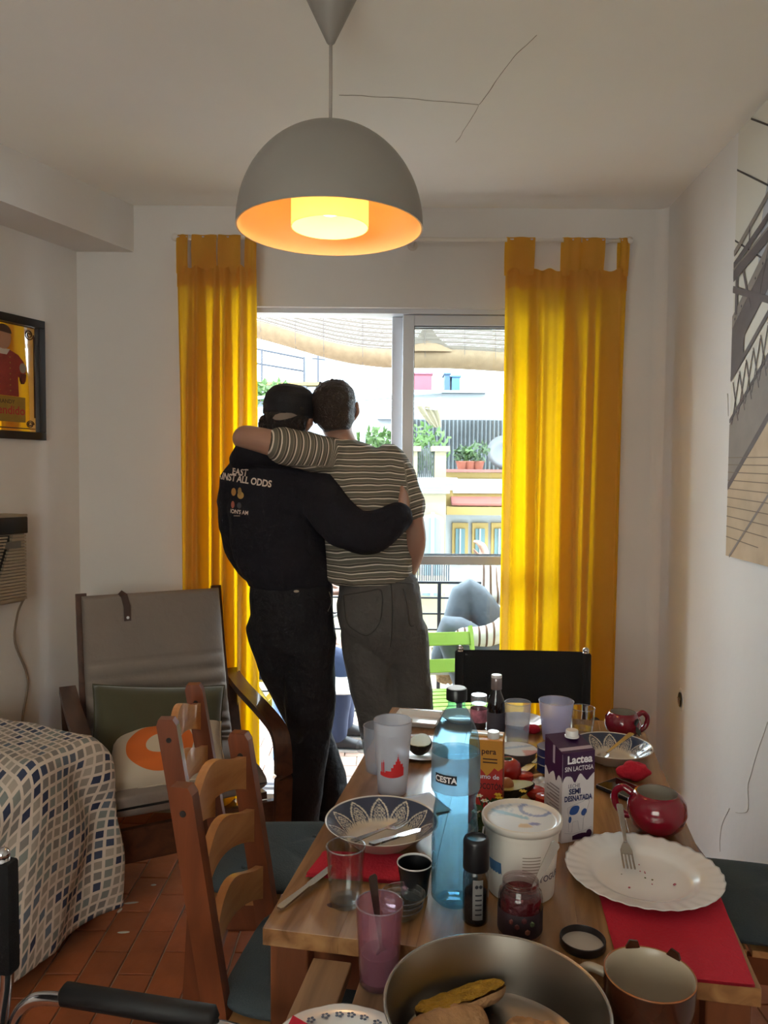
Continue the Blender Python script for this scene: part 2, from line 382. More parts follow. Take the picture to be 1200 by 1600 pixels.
# sliding balcony door: the outer frame and two leaves slid together on the right
fr = struct(MB().b2(DX0, DX1, YW + 0.03, YW + 0.14, DZ1 - 0.02, DZ1).b2(DX0, DX0 + 0.03, YW + 0.03, YW + 0.14, 0, DZ1).b2(DX1 - 0.03, DX1, YW + 0.03, YW + 0.14, 0, DZ1).build('door_1', m_white_al))
MB().b2(DX0, DX1, YW + 0.01, YW + 0.16, -0.001, 0.022).b2(DX0, DX1, YW + 0.06, YW + 0.066, 0.022, 0.034).b2(DX0, DX1, YW + 0.11, YW + 0.116, 0.022, 0.034).build('sill_track', m_white_al, fr)
def leaf(name, x0, x1, y, zt):
    o = struct(MB().b2(x0, x0 + 0.05, y - 0.017, y + 0.017, 0.03, zt, 0.003).b2(x1 - 0.05, x1, y - 0.017, y + 0.017, 0.03, zt, 0.003).build(name, m_white_al))
    MB().b2(x0 + 0.05, x1 - 0.05, y - 0.016, y + 0.016, zt - 0.045, zt, 0.003).build('top_rail', m_white_al, o)
    MB().b2(x0 + 0.05, x1 - 0.05, y - 0.016, y + 0.016, 1.065, 1.105, 0.003).build('middle_rail', m_white_al, o)
    MB().b2(x0 + 0.05, x1 - 0.05, y - 0.016, y + 0.016, 0.03, 0.11, 0.003).build('bottom_rail', m_white_al, o)
    MB().b2(x0 + 0.045, x1 - 0.045, y - 0.0025, y + 0.0025, 1.105, zt - 0.045).build('pane', m_glass, o)
    MB().b2(x0 + 0.045, x1 - 0.045, y - 0.0025, y + 0.0025, 0.11, 1.065).build('pane', m_glass, o)
    MB().b2(x0 + 0.05, x0 + 0.053, y - 0.004, y + 0.004, 0.11, zt - 0.045).b2(x0 + 0.05, x1 - 0.05, y - 0.004, y + 0.004, zt - 0.049, zt - 0.045).b2(x0 + 0.05, x1 - 0.05, y - 0.004, y + 0.004, 1.105, 1.109).build('gasket', mat('rubber_gasket', rgb(50, 52, 58), 0.6), o)
leaf('door_2', 0.078, DX1 - 0.032, YW + 0.063, DZ1 - 0.022)
leaf('door_3', 0.03, DX1 - 0.08, YW + 0.113, DZ1 - 0.022)

# ------------------------------------------------------------------ balcony
ZB, YR = -0.10, 4.78
m_btile = mat('balcony_tile', rgb(196, 164, 148), 0.6, var=0.1, vscale=8, rnd=0.06)
bf = struct(MB().b2(-3.0, 3.0, YW + 0.24, YR + 0.1, ZB - 0.25, ZB - 0.006).build('balcony_floor', m_grout))
me = None
for i in range(-12, 13):
    for j in range(0, 9):
        if me is None:
            o = MB().box((0, 0, -0.004), (0.135, 0.135, 0.012), None, 0.001).build('balcony_tile', m_btile, bf); me = o.data
        else: o = bpy.data.objects.new('balcony_tile', me); COL.objects.link(o); o.parent = bf
        o.location = (i * 0.14 + 0.07 * (j % 2), YW + 0.312 + j * 0.14, ZB)
m_iron = mat('black_iron', rgb(48, 52, 60), 0.5, 0.4)
rl = thing('balcony_railing', 'black iron railing with thin bars along the balcony edge', 'railing', (0, YR, ZB))
MB().b2(-3, 3, -0.012, 0.012, 0.89, 0.905).build('top_rail', m_iron, rl)
for z in (0.80, 0.70, 0.60, 0.40, 0.2, 0.08): MB().b2(-3, 3, -0.005, 0.005, z - 0.005, z + 0.005).build('bar', m_iron, rl)
for x in (-2.6, -1.6, -0.62, 0.35, 1.32, 2.3): MB().b2(x - 0.011, x + 0.011, -0.011, 0.011, 0, 0.89).build('post', m_iron, rl)

# rolled bamboo blind hung at the balcony edge
m_bam = mat('bamboo', rgb(150, 128, 100), 0.7, trans=0.12, var=0.12, vscale=30)
m_slat = mat('bamboo_slat', rgb(150, 142, 132), 0.7, trans=0.34)
bl = thing('bamboo_blind', 'beige bamboo roll blind half rolled up outside the balcony door', 'blind', (0, 4.6, 0))
def blind_low(x):   # height of the roll's centre: drooping to the left of the middle post
    t = max(0, min(1, (x + 1.1) / 1.25)); return 2.36 - 0.20 * (t * t * (3 - 2 * t)) + 0.012 * math.sin(x * 5)
b = MB(); NS = 70
for k in range(NS):
    def strip_pt(x, d):
        top, low = 2.80, blind_low(x) + .045; p = (top - low) / NS; return Vector((x, 0.002 * math.sin(k * 2.1), top - p * k - p * (.03 if d else .97)))
    b.rings([[strip_pt(x, 1), strip_pt(x, 0), strip_pt(x, 0) + Vector((0, .0016, 0)), strip_pt(x, 1) + Vector((0, .0016, 0))] for x in [-1.5 + q * .15 for q in range(21)]])
so = b.build('slat_sheet', m_slat, bl); so['kind'] = 'stuff'
xs = [-1.5 + q * 0.1 for q in range(31)]
MB().tube([(x, 0.05, blind_low(x)) for x in xs], [0.058 + 0.006 * math.sin(x * 3.1) for x in xs], 14).build('roll', m_bam, bl, True)
m_cord = mat('blind_cord', rgb(120, 112, 108), 0.9)
for q in range(15):
    x = -1.35 + q * 0.2 + 0.02 * math.sin(q * 2.2)
    lo = blind_low(x)
    MB().tube([(x, -0.006, 2.80), (x + 0.004, -0.006, lo + 0.05), (x + 0.005, -0.012, lo), (x + 0.004, 0.03, lo - 0.06)], 0.0018, 6).build('cord', m_cord, bl)
# the peak where the sheet is gathered up by its cord, right of the middle post
b = MB(); cx = 0.252
b.lathe([(0.012, 2.43), (0.020, 2.41), (0.028, 2.37), (0.034, 2.33), (0.058, 2.295), (0.11, 2.25), (0.17, 2.215), (0.19, 2.20)], 24, (cx, 0.03, 0), 1, 0.3)
b.lathe([(0.0, 2.43), (0.020, 2.438), (0.034, 2.46), (0.0, 2.47)], 16, (cx, 0.03, 0), 1, 0.5)
b.build('gathered_peak', m_bam, bl, True)
MB().b2(-1.6, 1.6, -0.02, 0.03, 2.80, 2.84).build('head_rail', m_bam, bl)
for x in (-1.4, 0.1, 1.4): MB().tube([(x, 0.0, 2.845), (x, -0.5, 2.95), (x, YW + 0.235 - 4.6, 2.98)], 0.010, 8).build('bracket', m_iron, bl)

# ------------------------------------------------------------------ houses across the street
m_hwhite = mat('house_white', rgb(137, 141, 144), 0.9, var=0.04, vscale=0.6)
m_hcream = mat('house_cream', rgb(127, 119, 98), 0.9, var=0.05, vscale=0.8)
m_hyel = mat('house_yellow', rgb(129, 109, 63), 0.9, var=0.06, vscale=1)
m_hpale = mat('house_pale_blue', rgb(116, 124, 131), 0.9, var=0.06, vscale=0.5)
m_red = mat('roof_red', rgb(120, 68, 62), 0.8, var=0.1)
m_teal = mat('teal_shutter', rgb(67, 94, 99), 0.6)
m_corr = mat('corrugated_zinc', rgb(84, 90, 94), 0.6, 0.2, var=0.25, vscale=2.2)
m_leaf = mat('leaf_green', rgb(67, 94, 46), 0.7, trans=0.3, rnd=0.2)
m_leafd = mat('leaf_dark', rgb(49, 70, 40), 0.7, trans=0.25, rnd=0.2)
m_pot = mat('terracotta_pot', rgb(120, 67, 51), 0.8)
def W(px, py, Y): return at(px, py, Y)
def rect(b, x0, y0, x1, y1, Y, th):
    """block whose front face spans these places at distance Y, th deep"""
    a, c = W(x0, y0, Y), W(x1, y1, Y); return b.b2(a.x, c.x, Y, Y + th, c.z, a.z)
def foliage(name, c, r, n, m, parent=None, sc=(1, 1, 1), size=0.06):
    b = MB(); rnd = random.Random(sum(c) * 100)
    for k in range(n):
        d = Vector((rnd.gauss(0, 1), rnd.gauss(0, 1), rnd.gauss(0, 1))).normalized() * (rnd.random() ** 0.4)
        p = Vector((d.x * r * sc[0], d.y * r * sc[1], d.z * r * sc[2])); a = Vector((rnd.gauss(0, 1), rnd.gauss(0, 1), rnd.gauss(0, 1))).normalized()
        q = a.orthogonal().normalized(); s = size * (0.6 + 0.8 * rnd.random())
        b.poly([p - a * s, p + q * s * 0.45 + a * s * 0.1, p + a * s, p - q * s * 0.45 + a * s * 0.1])
    return b.build(name, m, parent, False, c)
st = struct(MB().b2(-30, 30, 4.9, 60, -9.2, -9).build('street', mat('asphalt', rgb(120, 118, 114), 0.9)))
# cream corner house with cornice and arched window
Y1 = 9.0
h1 = thing('corner_house', 'cream corner house with white cornice and arched balcony window', 'building', (0, 0, 0))
b = MB(); p0, p1 = W(560, 770, Y1), W(697, 770, Y1); b.b2(p0.x - 2.5, p1.x, Y1, Y1 + 1.8, -9, p0.z); b.build('wall', m_hcream, h1)
b = MB(); z = p0.z
for k, (dz, dy) in enumerate(((0, .04), (.04, .08), (.075, .12), (.11, .15), (.135, .12))): b.b2(p0.x - 2.5, p1.x + dy, Y1 - dy, Y1 + 1.85, z + dz - 0.0 * k, z + dz + 0.05)
b.build('cornice', m_hwhite, h1)
for (xa, xb) in ((640, 652), (680, 697)):
    a, c = W(xa, 705, Y1), W(xb, 752, Y1); MB().b2(a.x, c.x, Y1 + 0.02, Y1 + 0.32, c.z - .1, a.z).b2(a.x - .04, c.x + .04, Y1 - 0.02, Y1 + 0.36, a.z, a.z + .06).build('pillar', m_hcream, h1)
a, c = W(652, 700, Y1), W(680, 752, Y1)
for k in range(9):
    x = a.x + (c.x - a.x) * (k + 0.5) / 9; MB().b2(x - .008, x + .008, Y1 + .15, Y1 + .17, c.z - .05, a.z).build('balustrade_bar', m_corr, h1)
# arched window
b = MB(); a, c = W(660, 800, Y1), W(690, 930, Y1); cxm = (a.x + c.x) / 2; wr2 = (c.x - a.x) / 2
def arch(r, zb, zt, y): return [(cxm - r, y, zb), (cxm + r, y, zb)] + [(cxm + r * math.cos(k * PI / 12), y, zt + 0.55 * r * math.sin(k * PI / 12)) for k in range(13)]
MB().poly(arch(wr2 * 1.15, c.z, a.z - .1, Y1 - 0.03), 0.04, (0, 1, 0)).build('window_surround', m_hwhite, h1)
wq = MB().poly(arch(wr2 * 0.82, c.z, a.z - .12, Y1 - 0.05), 0.03, (0, 1, 0)).build('arched_window', mat('pale_shutter', rgb(102, 122, 132), 0.6), h1)
MB().b2(cxm - .02, cxm + .02, Y1 - .07, Y1 - .05, c.z, a.z).build('mullion', m_hwhite, wq)
a, c = W(640, 868, Y1), W(700, 908, Y1 - .5)
bl2 = MB().b2(a.x - .2, c.x, Y1 - .6, Y1, c.z - .12, c.z).build('balcony_slab', m_hcream, h1)
for k in range(26):
    x = a.x - .2 + (c.x - a.x + .2) * k / 25; MB().b2(x - .006, x + .006, Y1 - .58, Y1 - .565, c.z, a.z - .02).build('baluster', m_iron, h1)
MB().b2(a.x - .2, c.x, Y1 - .59, Y1 - .555, a.z - .02, a.z + .01).build('balcony_rail', m_iron, h1)
fo = foliage('terrace_shrub', tuple(W(662, 700, Y1 + 0.5)), 0.34, 260, m_leaf, None, (1.0, 0.7, 1.0), 0.055); tag(fo, 'green leafy shrub between the cream terrace pillars', 'plant')
fo = foliage('terrace_bush', tuple(W(598, 692, Y1 + 0.8)), 0.34, 260, m_leaf, None, (1.1, 0.7, 0.6), 0.055); tag(fo, 'green bush seen just right of the striped man\'s head', 'plant')
# yellow house with windows, red canopy and roof planter
Y2 = 11.0
h2 = thing('yellow_house', 'white and yellow house with teal shuttered windows and red tiled canopy', 'building')
a = W(690, 738, Y2); MB().b2(a.x, a.x + 5, Y2, Y2 + 1.4, -9, a.z).build('wall', m_hwhite, h2)
b = MB(); rect(b, 697, 738, 900, 800, Y2 - 0.04, 0.05); b.build('upper_band', m_hyel, h2)
b = MB(); rect(b, 708, 748, 900, 772, Y2 - 0.07, 0.05); b.build('white_panel', m_hwhite, h2)
b = MB(); rect(b, 690, 733, 900, 739, Y2 - 0.15, 0.5); b.build('roof_ledge', m_red, h2)
pa, pb = W(704, 780, Y2), W(900, 772, Y2)
MB().rings([[(pa.x, Y2, pa.z + .06), (pa.x, Y2 - .25, pa.z - .05), (pa.x, Y2 - .25, pa.z - .08), (pa.x, Y2, pa.z - .05)], [(pb.x, Y2, pa.z + .06), (pb.x, Y2 - .25, pa.z - .05), (pb.x, Y2 - .25, pa.z - .08), (pb.x, Y2, pa.z - .05)]]).build('tiled_canopy', m_red, h2)
b = MB(); rect(b, 698, 792, 900, 806, Y2 - 0.3, 0.31); b.build('cornice', m_hyel, h2)
for (xa, xb) in ((707, 731), (738, 762), (768, 792)):
    b = MB(); rect(b, xa, 817, xb, 880, Y2 - 0.05, 0.06); f = b.build('window_surround', m_hyel, h2)
    b = MB(); rect(b, xa + 5, 826, xb - 5, 880, Y2 - 0.07, 0.03); q = b.build('shutter', m_teal, f)
    b = MB(); rect(b, (xa + xb) / 2 - .8, 826, (xa + xb) / 2 + .8, 880, Y2 - 0.085, 0.02); b.build('mullion', m_hwhite, f)
# corrugated sheet fence
b = MB(); a, c = W(640, 655, Y2 + 1.2), W(830, 735, Y2 + 1.2); n = 150
b.grid(lambda u, v: Vector((a.x + (c.x - a.x) * u, Y2 + 1.2 + 0.03 * math.sin(u * 2 * PI * 30), W(690, 738, Y2).z - .02 + (a.z - W(690, 738, Y2).z + .02) * v)), n * 2, 2)
tag(b.build('corrugated_fence', m_corr, None, True), 'grey corrugated metal fence on the roof terrace across the street', 'fence')
# planter boxes and pots on the yellow house's ledge
for (px, col_, r_, lab) in ((722, m_leafd, .12, 'low green plant in the leftmost pot on the red ledge'), (735, m_leaf, .1, 'small green plant in the middle pot on the red ledge'), (748, m_leafd, .17, 'tall spiky plant in the rightmost pot on the red ledge')):
    q = W(px, 733, Y2); r2 = thing('potted_plant', lab, 'plant', (q.x, Y2 + 0.05, q.z), 0, 'potted plants on the roof ledge')
    MB().lathe([(0, 0), (.06, 0), (.085, .1), (.09, .1), (.09, .115), (.07, .115), (0, .1)], 14).build('pot', m_pot, r2, True, None, 0, 40)
    foliage('foliage', (0, 0, .12 + r_ * .8), r_, 70, col_, r2, (1, 1, 1.0), 0.05)
# white house behind with roof parapet and tanks
Y3 = 14.0
h3 = thing('white_house', 'white flat roofed house with plain wall behind the metal fence', 'building')
a = W(560, 614, Y3); MB().b2(a.x, a.x + 8, Y3, Y3 + 5, -9, a.z).build('wall', m_hwhite, h3)
b = MB(); rect(b, 640, 609, 760, 614, Y3 - .12, .4); b.build('parapet_coping', m_hpale, h3)
def roof_box(name, x0, y0, x1, y1, m, lab, cat):
    a, c = W(x0, y0, Y3 + .4), W(x1, y1, Y3 + .4); o = thing(name, lab, cat, ((a.x + c.x) / 2, Y3 + .4, c.z - .1)); h = a.z - c.z + .1; wd = c.x - a.x
    MB().b2(-wd / 2, wd / 2, 0, .5, 0, h, .01).build('body', m, o); MB().b2(-wd / 2 - .02, wd / 2 + .02, -.02, .52, h, h + .03).build('lid', m, o)
roof_box('roof_shed', 640, 585, 675, 607, mat('faded_red', rgb(128, 62, 75), .7), 'faded red box structure on the white roof', 'shed')
roof_box('water_tank', 695, 585, 703, 607, mat('tank_blue', rgb(43, 70, 100), .6), 'narrow tall blue tank on the white roof', 'tank')
roof_box('water_tank', 706, 589, 719, 607, mat('tank_blue2', rgb(51, 86, 120), .6), 'wider light blue tank on the white roof', 'tank')
# satellite dish at the far right of the glass
q = W(788, 710, Y2 + .6); dsh = thing('satellite_dish', 'grey satellite dish beside the right curtain', 'dish', (q.x, Y2 + .6, q.z - .2))
MB().lathe([(0, 0), (.15, .02), (.27, .08), (.275, .085), (.15, .03), (0, .012)], 24).xf(Matrix.Translation((0, 0, .2)) @ Matrix.Rotation(R(70), 4, 'X')).build('dish', mat('dish_grey', rgb(74, 78, 84), .6), dsh, True)
MB().tube([(0, .05, .2), (0, .15, 0), (0, .15, -.6)], .02, 8).build('mast', m_iron, dsh)
# houses on the left: white terraces
h4 = thing('terraced_house', 'white terraced house with low roof wall at the upper left', 'building')
Y4 = 15.0
a = W(380, 596, Y4); MB().b2(a.x - 4, W(480, 0, Y4).x, Y4, Y4 + 4, -9, a.z).build('wall', m_hwhite, h4)
b = MB(); rect(b, 474, 555, 560, 640, Y4 + .6, 3); b.build('side_block', m_hpale, h4)
b = MB(); rect(b, 360, 596, 500, 602, Y4 - .1, .3); b.build('coping', m_hyel, h4)
a, c = W(476, 566, Y4 - .2), W(538, 600, Y4 - .2)
MB().poly([(a.x, Y4 + .4, a.z), (W(530, 0, Y4).x, Y4 + .4, a.z), (W(556, 0, Y4).x, Y4 + .4, c.z - .6), (a.x, Y4 + .4, c.z - .6)], .1, (0, 1, 0)).build('gable', m_hwhite, h4)
rl2 = thing('roof_railing', 'thin grey metal railing on the white roof at the upper left', 'railing')
pts = [W(390, 543, Y4), W(475, 560, Y4)]; pts2 = [W(390, 566, Y4), W(475, 580, Y4)]
MB().tube(pts, .022, 6).build('top_bar', m_iron, rl2); MB().tube(pts2, .022, 6).build('middle_bar', m_iron, rl2)
for px, y0 in ((409, 546), (475, 558)): MB().tube([W(px, y0, Y4), W(px, 600, Y4)], .022, 6).build('post', m_iron, rl2)
ant = thing('roof_antenna', 'thin grey roof antenna mast left of the middle door post', 'antenna')
MB().tube([W(497, 545, Y4), W(497, 610, Y4)], .02, 6).build('mast', m_iron, ant); MB().tube([W(488, 560, Y4), W(508, 562, Y4)], .012, 6).build('crossbar', m_iron, ant)
fo = foliage('roof_plants', tuple(W(415, 612, 12)), .42, 260, m_leaf, None, (1.3, .6, .45), .07); tag(fo, 'bright green plants at the left edge of the doorway view', 'plant')
h5 = thing('low_house', 'low pale house below the green plants at the left', 'building')
b = MB(); rect(b, 340, 625, 520, 1300, 12.5, 2); b.build('wall', m_hpale, h5); b = MB(); rect(b, 340, 622, 520, 627, 12.4, .3); b.build('coping', m_red, h5)
# white awning with a hanging cloth and its pergola
aw = thing('terrace_awning', 'white fabric awning stretched over a pergola with one corner hanging loose', 'awning')
m_awn = mat('awning_cloth', rgb(142, 142, 139), .9, trans=.3)
Ya = 9.6
c4 = [W(548, 592, Ya + 1.2), W(690, 622, Ya), W(682, 640, Ya - .1), W(540, 604, Ya + 1.0)]
b = MB()
b.grid(lambda u, v: (c4[0].lerp(c4[1], u)).lerp(c4[3].lerp(c4[2], u), v) + Vector((0, 0, -.12 * math.sin(u * PI) + .03 * math.sin(v * 9 + u * 7))), 24, 8)
b.build('canopy', m_awn, aw, True)
b = MB(); t0, t1 = W(650, 634, Ya), W(682, 636, Ya)
tip = W(683, 668, Ya)
b.grid(lambda u, v: t0.lerp(t1, u).lerp(tip + Vector(((u - .5) * .10, 0, 0)), v ** 1.2) + Vector((.02 * math.sin(v * 3), .03 * math.sin(u * 18) * (1 - .4 * v), -.05 * math.sin(PI * v) * (1 - u))), 40, 16)
b.build('hanging_cloth', mat('awning_lining', rgb(132, 124, 104), .9, trans=.3), aw, True)
b = MB(); b.tube([W(567, 585, Ya), W(567, 720, Ya)], .035, 8); b.build('post', m_hpale, aw)
MB().tube([W(400, 640, Ya), W(690, 612, Ya)], .025, 8).build('beam', m_hpale, aw); MB().tube([W(400, 622, Ya + 1.5), W(600, 605, Ya + 1.5)], .025, 8).build('beam', m_hpale, aw)
h6 = thing('shuttered_house', 'pale house with sloped stair wall behind the awning post', 'building')
b = MB(); rect(b, 521, 640, 660, 900, 12.8, 1); b.build('wall', m_hwhite, h6)
b = MB(); rect(b, 590, 632, 640, 655, 12.7, .1); f = b.build('window', mat('louver_grey', rgb(110, 126, 140), .7), h6)
# ------------------------------------------------------------------ curtains
m_curt = mat('yellow_cotton', rgb(226, 180, 88), 0.9, bump=0.35, bscale=320, tcol=rgb(232, 178, 4), trans=0.62, var=0.04, vscale=30)
YC = 3.29
rod = thing('curtain_rod', 'thin white curtain rod above the balcony door', 'curtain rod', (0, YC, 2.462))
m_rod = mat('white_rod', rgb(214, 208, 200), 0.4)
MB().tube([(-0.875, 0, 0), (1.01, 0, 0)], 0.0085, 12).build('pole', m_rod, rod, True)
for x in (-0.89, 1.025): MB().ball((x, 0, 0), 0.017, 2).build('finial', m_rod, rod, True)
for x in (-0.83, 0.115, 0.93): MB().tube([(x, 0.0, -0.012), (x, 0.0, 0.004), (x, YW - YC, 0.004)], 0.008, 8).tube([(x, YW - YC - .006, 0.004), (x, YW - YC, 0.004)], 0.022, 12).build('bracket', m_rod, rod, True)
def curtain(label, xa, xb, folds, tabs, seed, gather=0.0):
    r = thing('curtain', label, 'curtain', (0, YC, 0), 0, 'yellow tab top curtains')
    rnd = random.Random(seed); ztop, zbot = 2.335, 0.03
    ph = [rnd.uniform(0, 6.28) for _ in range(6)]
    def y_at(u, z):
        k = 0.35 + 0.65 * min(1, (ztop - z) / 0.5)
        s = 0
        for f, a, q in folds: s += a * (math.sin(2 * PI * f * u + q + 0.25 * math.sin(z * 1.3 + q)))
        return s * k
    def pos(u, v):
        z = zbot + (ztop - zbot) * v
        x = xa + (xb - xa) * u
        x += 0.012 * math.sin(2 * PI * 3 * u + ph[0]) * (1 - v) + gather * (1 - v) * (u - 0.5)
        return Vector((x, y_at(u, z), z + 0.006 * math.sin(2 * PI * u * 7 + ph[1])))
    MB().grid(pos, 170, 34).build('panel', m_curt, r, True)
    # stitched top band and the loops over the rod
    def band(u, v):
        p = pos(u, 1.0); return p + Vector((0, -0.0035, -0.075 + 0.078 * v))
    MB().grid(band, 120, 3).build('top_band', m_curt, r, True)
    for (t0, t1) in tabs:
        w0, w1 = xa + (xb - xa) * t0, xa + (xb - xa) * t1
        yb = y_at((t0 + t1) / 2, ztop)
        prof = [(yb - 0.002, ztop - 0.02), (-0.013, ztop + 0.07), (-0.0115, 2.462), (-0.008, 2.470), (0, 2.4735), (0.008, 2.470), (0.0115, 2.462), (0.013, ztop + .07), (yb + .008, ztop - .02)]
        wv = 0.004
        MB().grid(lambda u, v: Vector((w0 + (w1 - w0) * u + 0.004 * math.sin(v * 5), bez([(0, y, z) for y, z in prof], 3)[int(round(v * (len(prof) - 1) * 3))].y + wv * math.sin(u * 9 + t0 * 20), bez([(0, y, z) for y, z in prof], 3)[int(round(v * (len(prof) - 1) * 3))].z)), 10, (len(prof) - 1) * 3 + 1).build('tab', m_curt, r, True)
    return r
curtain('yellow curtain bunched at the left of the balcony door', -0.885, -0.548, [(3.2, .026, .4), (5.7, .020, 1.2), (9.1, .011, 2.0)], [(0, .14), (.19, .5), (.52, .80), (.86, 1.0)], 3)
curtain('wide yellow curtain at the right of the balcony door with a sagging gap', 0.505, 1.022, [(3.4, .024, 4.0), (6.2, .020, 1.0), (10.3, .010, 0.5)], [(0, .23), (.46, .60), (.61, .80), (.92, 1.0)], 5, -0.02)

# ------------------------------------------------------------------ pendant lamp
LX, LY = -0.137, 1.9
lp = thing('pendant_lamp', 'white dome pendant lamp lit with a warm bulb', 'lamp', (LX, LY, 2.07))
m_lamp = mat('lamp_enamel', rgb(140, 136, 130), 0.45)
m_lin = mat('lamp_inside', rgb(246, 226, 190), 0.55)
prof = [(0.226 * math.cos(a), 0.239 * math.sin(a)) for a in [k * PI / 2 / 22 for k in range(22)]] + [(0.012, 0.239), (0, 0.239)]
MB().lathe([(0.2262, -0.006)] + prof, 64).build('dome', m_lamp, lp, True, None, 0, 50)
MB().lathe([(0.2262, -0.006), (0.2225, -0.006)] + [(r * 0.983, z * 0.983) for r, z in prof[:-2]] + [(0, .233)], 64).build('dome_lining', m_lin, lp, True, None, 0, 50)
MB().lathe([(0.094, -0.002), (0.094, 0.11), (0.092, 0.11), (0.092, -0.002), (0.094, -0.002)], 48).build('inner_ring', mat('lamp_ring', rgb(250, 236, 206), .6, trans=.5), lp, True, None, 0, 40)
for k in range(3):
    a = k * 2 * PI / 3; MB().tube([(.092 * math.cos(a), .092 * math.sin(a), .105), (.03 * math.cos(a), .03 * math.sin(a), .19)], .002, 6).build('ring_strut', m_lamp, lp)
MB().lathe([(0, .235), (.02, .235), (.02, .15), (.016, .145), (0, .145)], 20).build('socket', m_lamp, lp, True, None, 0, 40)
MB().lathe([(0, .025), (.018, .030), (.028, .05), (.030, .068), (.024, .095), (.014, .125), (.013, .15), (0, .15)], 24).build('bulb', mat('bulb_glow', (1, .8, .5), .3, emit=(1.0, .62, .22), estr=2.2), lp, True)
MB().tube([(0, 0, .238), (0.0005, 0, .34), (0, 0, .44)], 0.0042, 10).build('cable', mat('lamp_cable', rgb(168, 160, 152), .6), lp, True)
MB().lathe([(0.004, .430), (.010, .436), (.068, .556), (.069, .5595), (0, .5595)], 40).build('canopy', m_lamp, lp, True, None, 0, 40)
MB().tube([(0, 0, .238), (0, 0, .252)], .009, 12).build('cable_grip', m_lamp, lp, True)
pl = bpy.data.lights.new('bulb_light', 'POINT'); pl.energy = 1.55; pl.color = (1.0, .56, .20); pl.shadow_soft_size = .03
po = bpy.data.objects.new('bulb_light', pl); COL.objects.link(po); po.location = (LX, LY, 2.07 + .005)

# ------------------------------------------------------------------ dining table
TANG = R(-10.6); TU = Vector((math.cos(TANG), math.sin(TANG), 0)); TV = Vector((-TU.y, TU.x, 0))
T0 = Vector((-0.19, 1.201, 0)); TW, TL, TZ = 0.748, 1.20, 0.74
m_pine = wood('stained_pine', rgb(118, 80, 48), rgb(168, 124, 80), (22, 2.2, 22), 0.27, 0.3)
m_pined = wood('stained_pine_leg', rgb(96, 52, 30), rgb(132, 78, 46), (20, 20, 2.2), 0.4, 0.1)
tb = thing('dining_table', 'reddish brown pine dining table crowded with breakfast dishes', 'table', T0, TANG)
nb = 6
for k in range(nb):
    MB().b2(TW * k / nb + .00008, TW * (k + 1) / nb - .00008, 0, TL, TZ - .028, TZ, .0004).build('plank', m_pine, tb)
MB().b2(.05, TW - .05, .05, .072, TZ - .118, TZ - .029).build('apron', m_pined, tb); MB().b2(.05, TW - .05, TL - .072, TL - .05, TZ - .118, TZ - .029).build('apron', m_pined, tb)
MB().b2(.05, .072, .072, TL - .072, TZ - .118, TZ - .029).build('apron', m_pined, tb); MB().b2(TW - .072, TW - .05, .072, TL - .072, TZ - .118, TZ - .029).build('apron', m_pined, tb)
for (x, y) in ((.04, .045), (TW - .04, .045), (.04, TL - .045), (TW - .04, TL - .045)):
    MB().b2(x - .032, x + .032, y - .032, y + .032, 0, TZ - .029, .003).build('leg', m_pined, tb)
def tl(a, b_, z=TZ): return T0 + TU * a + TV * b_ + Vector((0, 0, z))
# knot mark on the top
MB().lathe([(0, 0), (.016, 0), (.016, .0004), (0, .0006)], 20, (.10, .085, TZ), 1, .5).build('wood_knot', mat('pine_knot', rgb(84, 46, 28), .5, var=.4, vscale=90), tb)

# slatted side table butted against the near end
SZ = 0.71
m_slatw = wood('weathered_slat', rgb(112, 84, 60), rgb(158, 126, 94), (24, 2.5, 24), .55)
sb = thing('slatted_table', 'weathered brown slatted table butted against the near end of dining table', 'table', T0, TANG)
for k in range(7):
    x = .088 + k * .083; MB().b2(x, x + .062, -.70, -.012, SZ - .02, SZ, .002).build('slat', m_slatw, sb)
for y in (-.62, -.10): MB().b2(.08, .66, y - .02, y + .02, SZ - .05, SZ - .0205).build('crossbar', m_slatw, sb)
for x in (.11, .63):
    MB().flat_bar([(x, -.66, 0), (x, -.06, SZ - .05)], .035, .018, (0, 1, 0)).build('leg', m_slatw, sb); MB().flat_bar([(x + (.02 if x < .3 else -.02), -.06, 0), (x + (.02 if x < .3 else -.02), -.66, SZ - .05)], .035, .018, (0, 1, 0)).build('leg', m_slatw, sb)

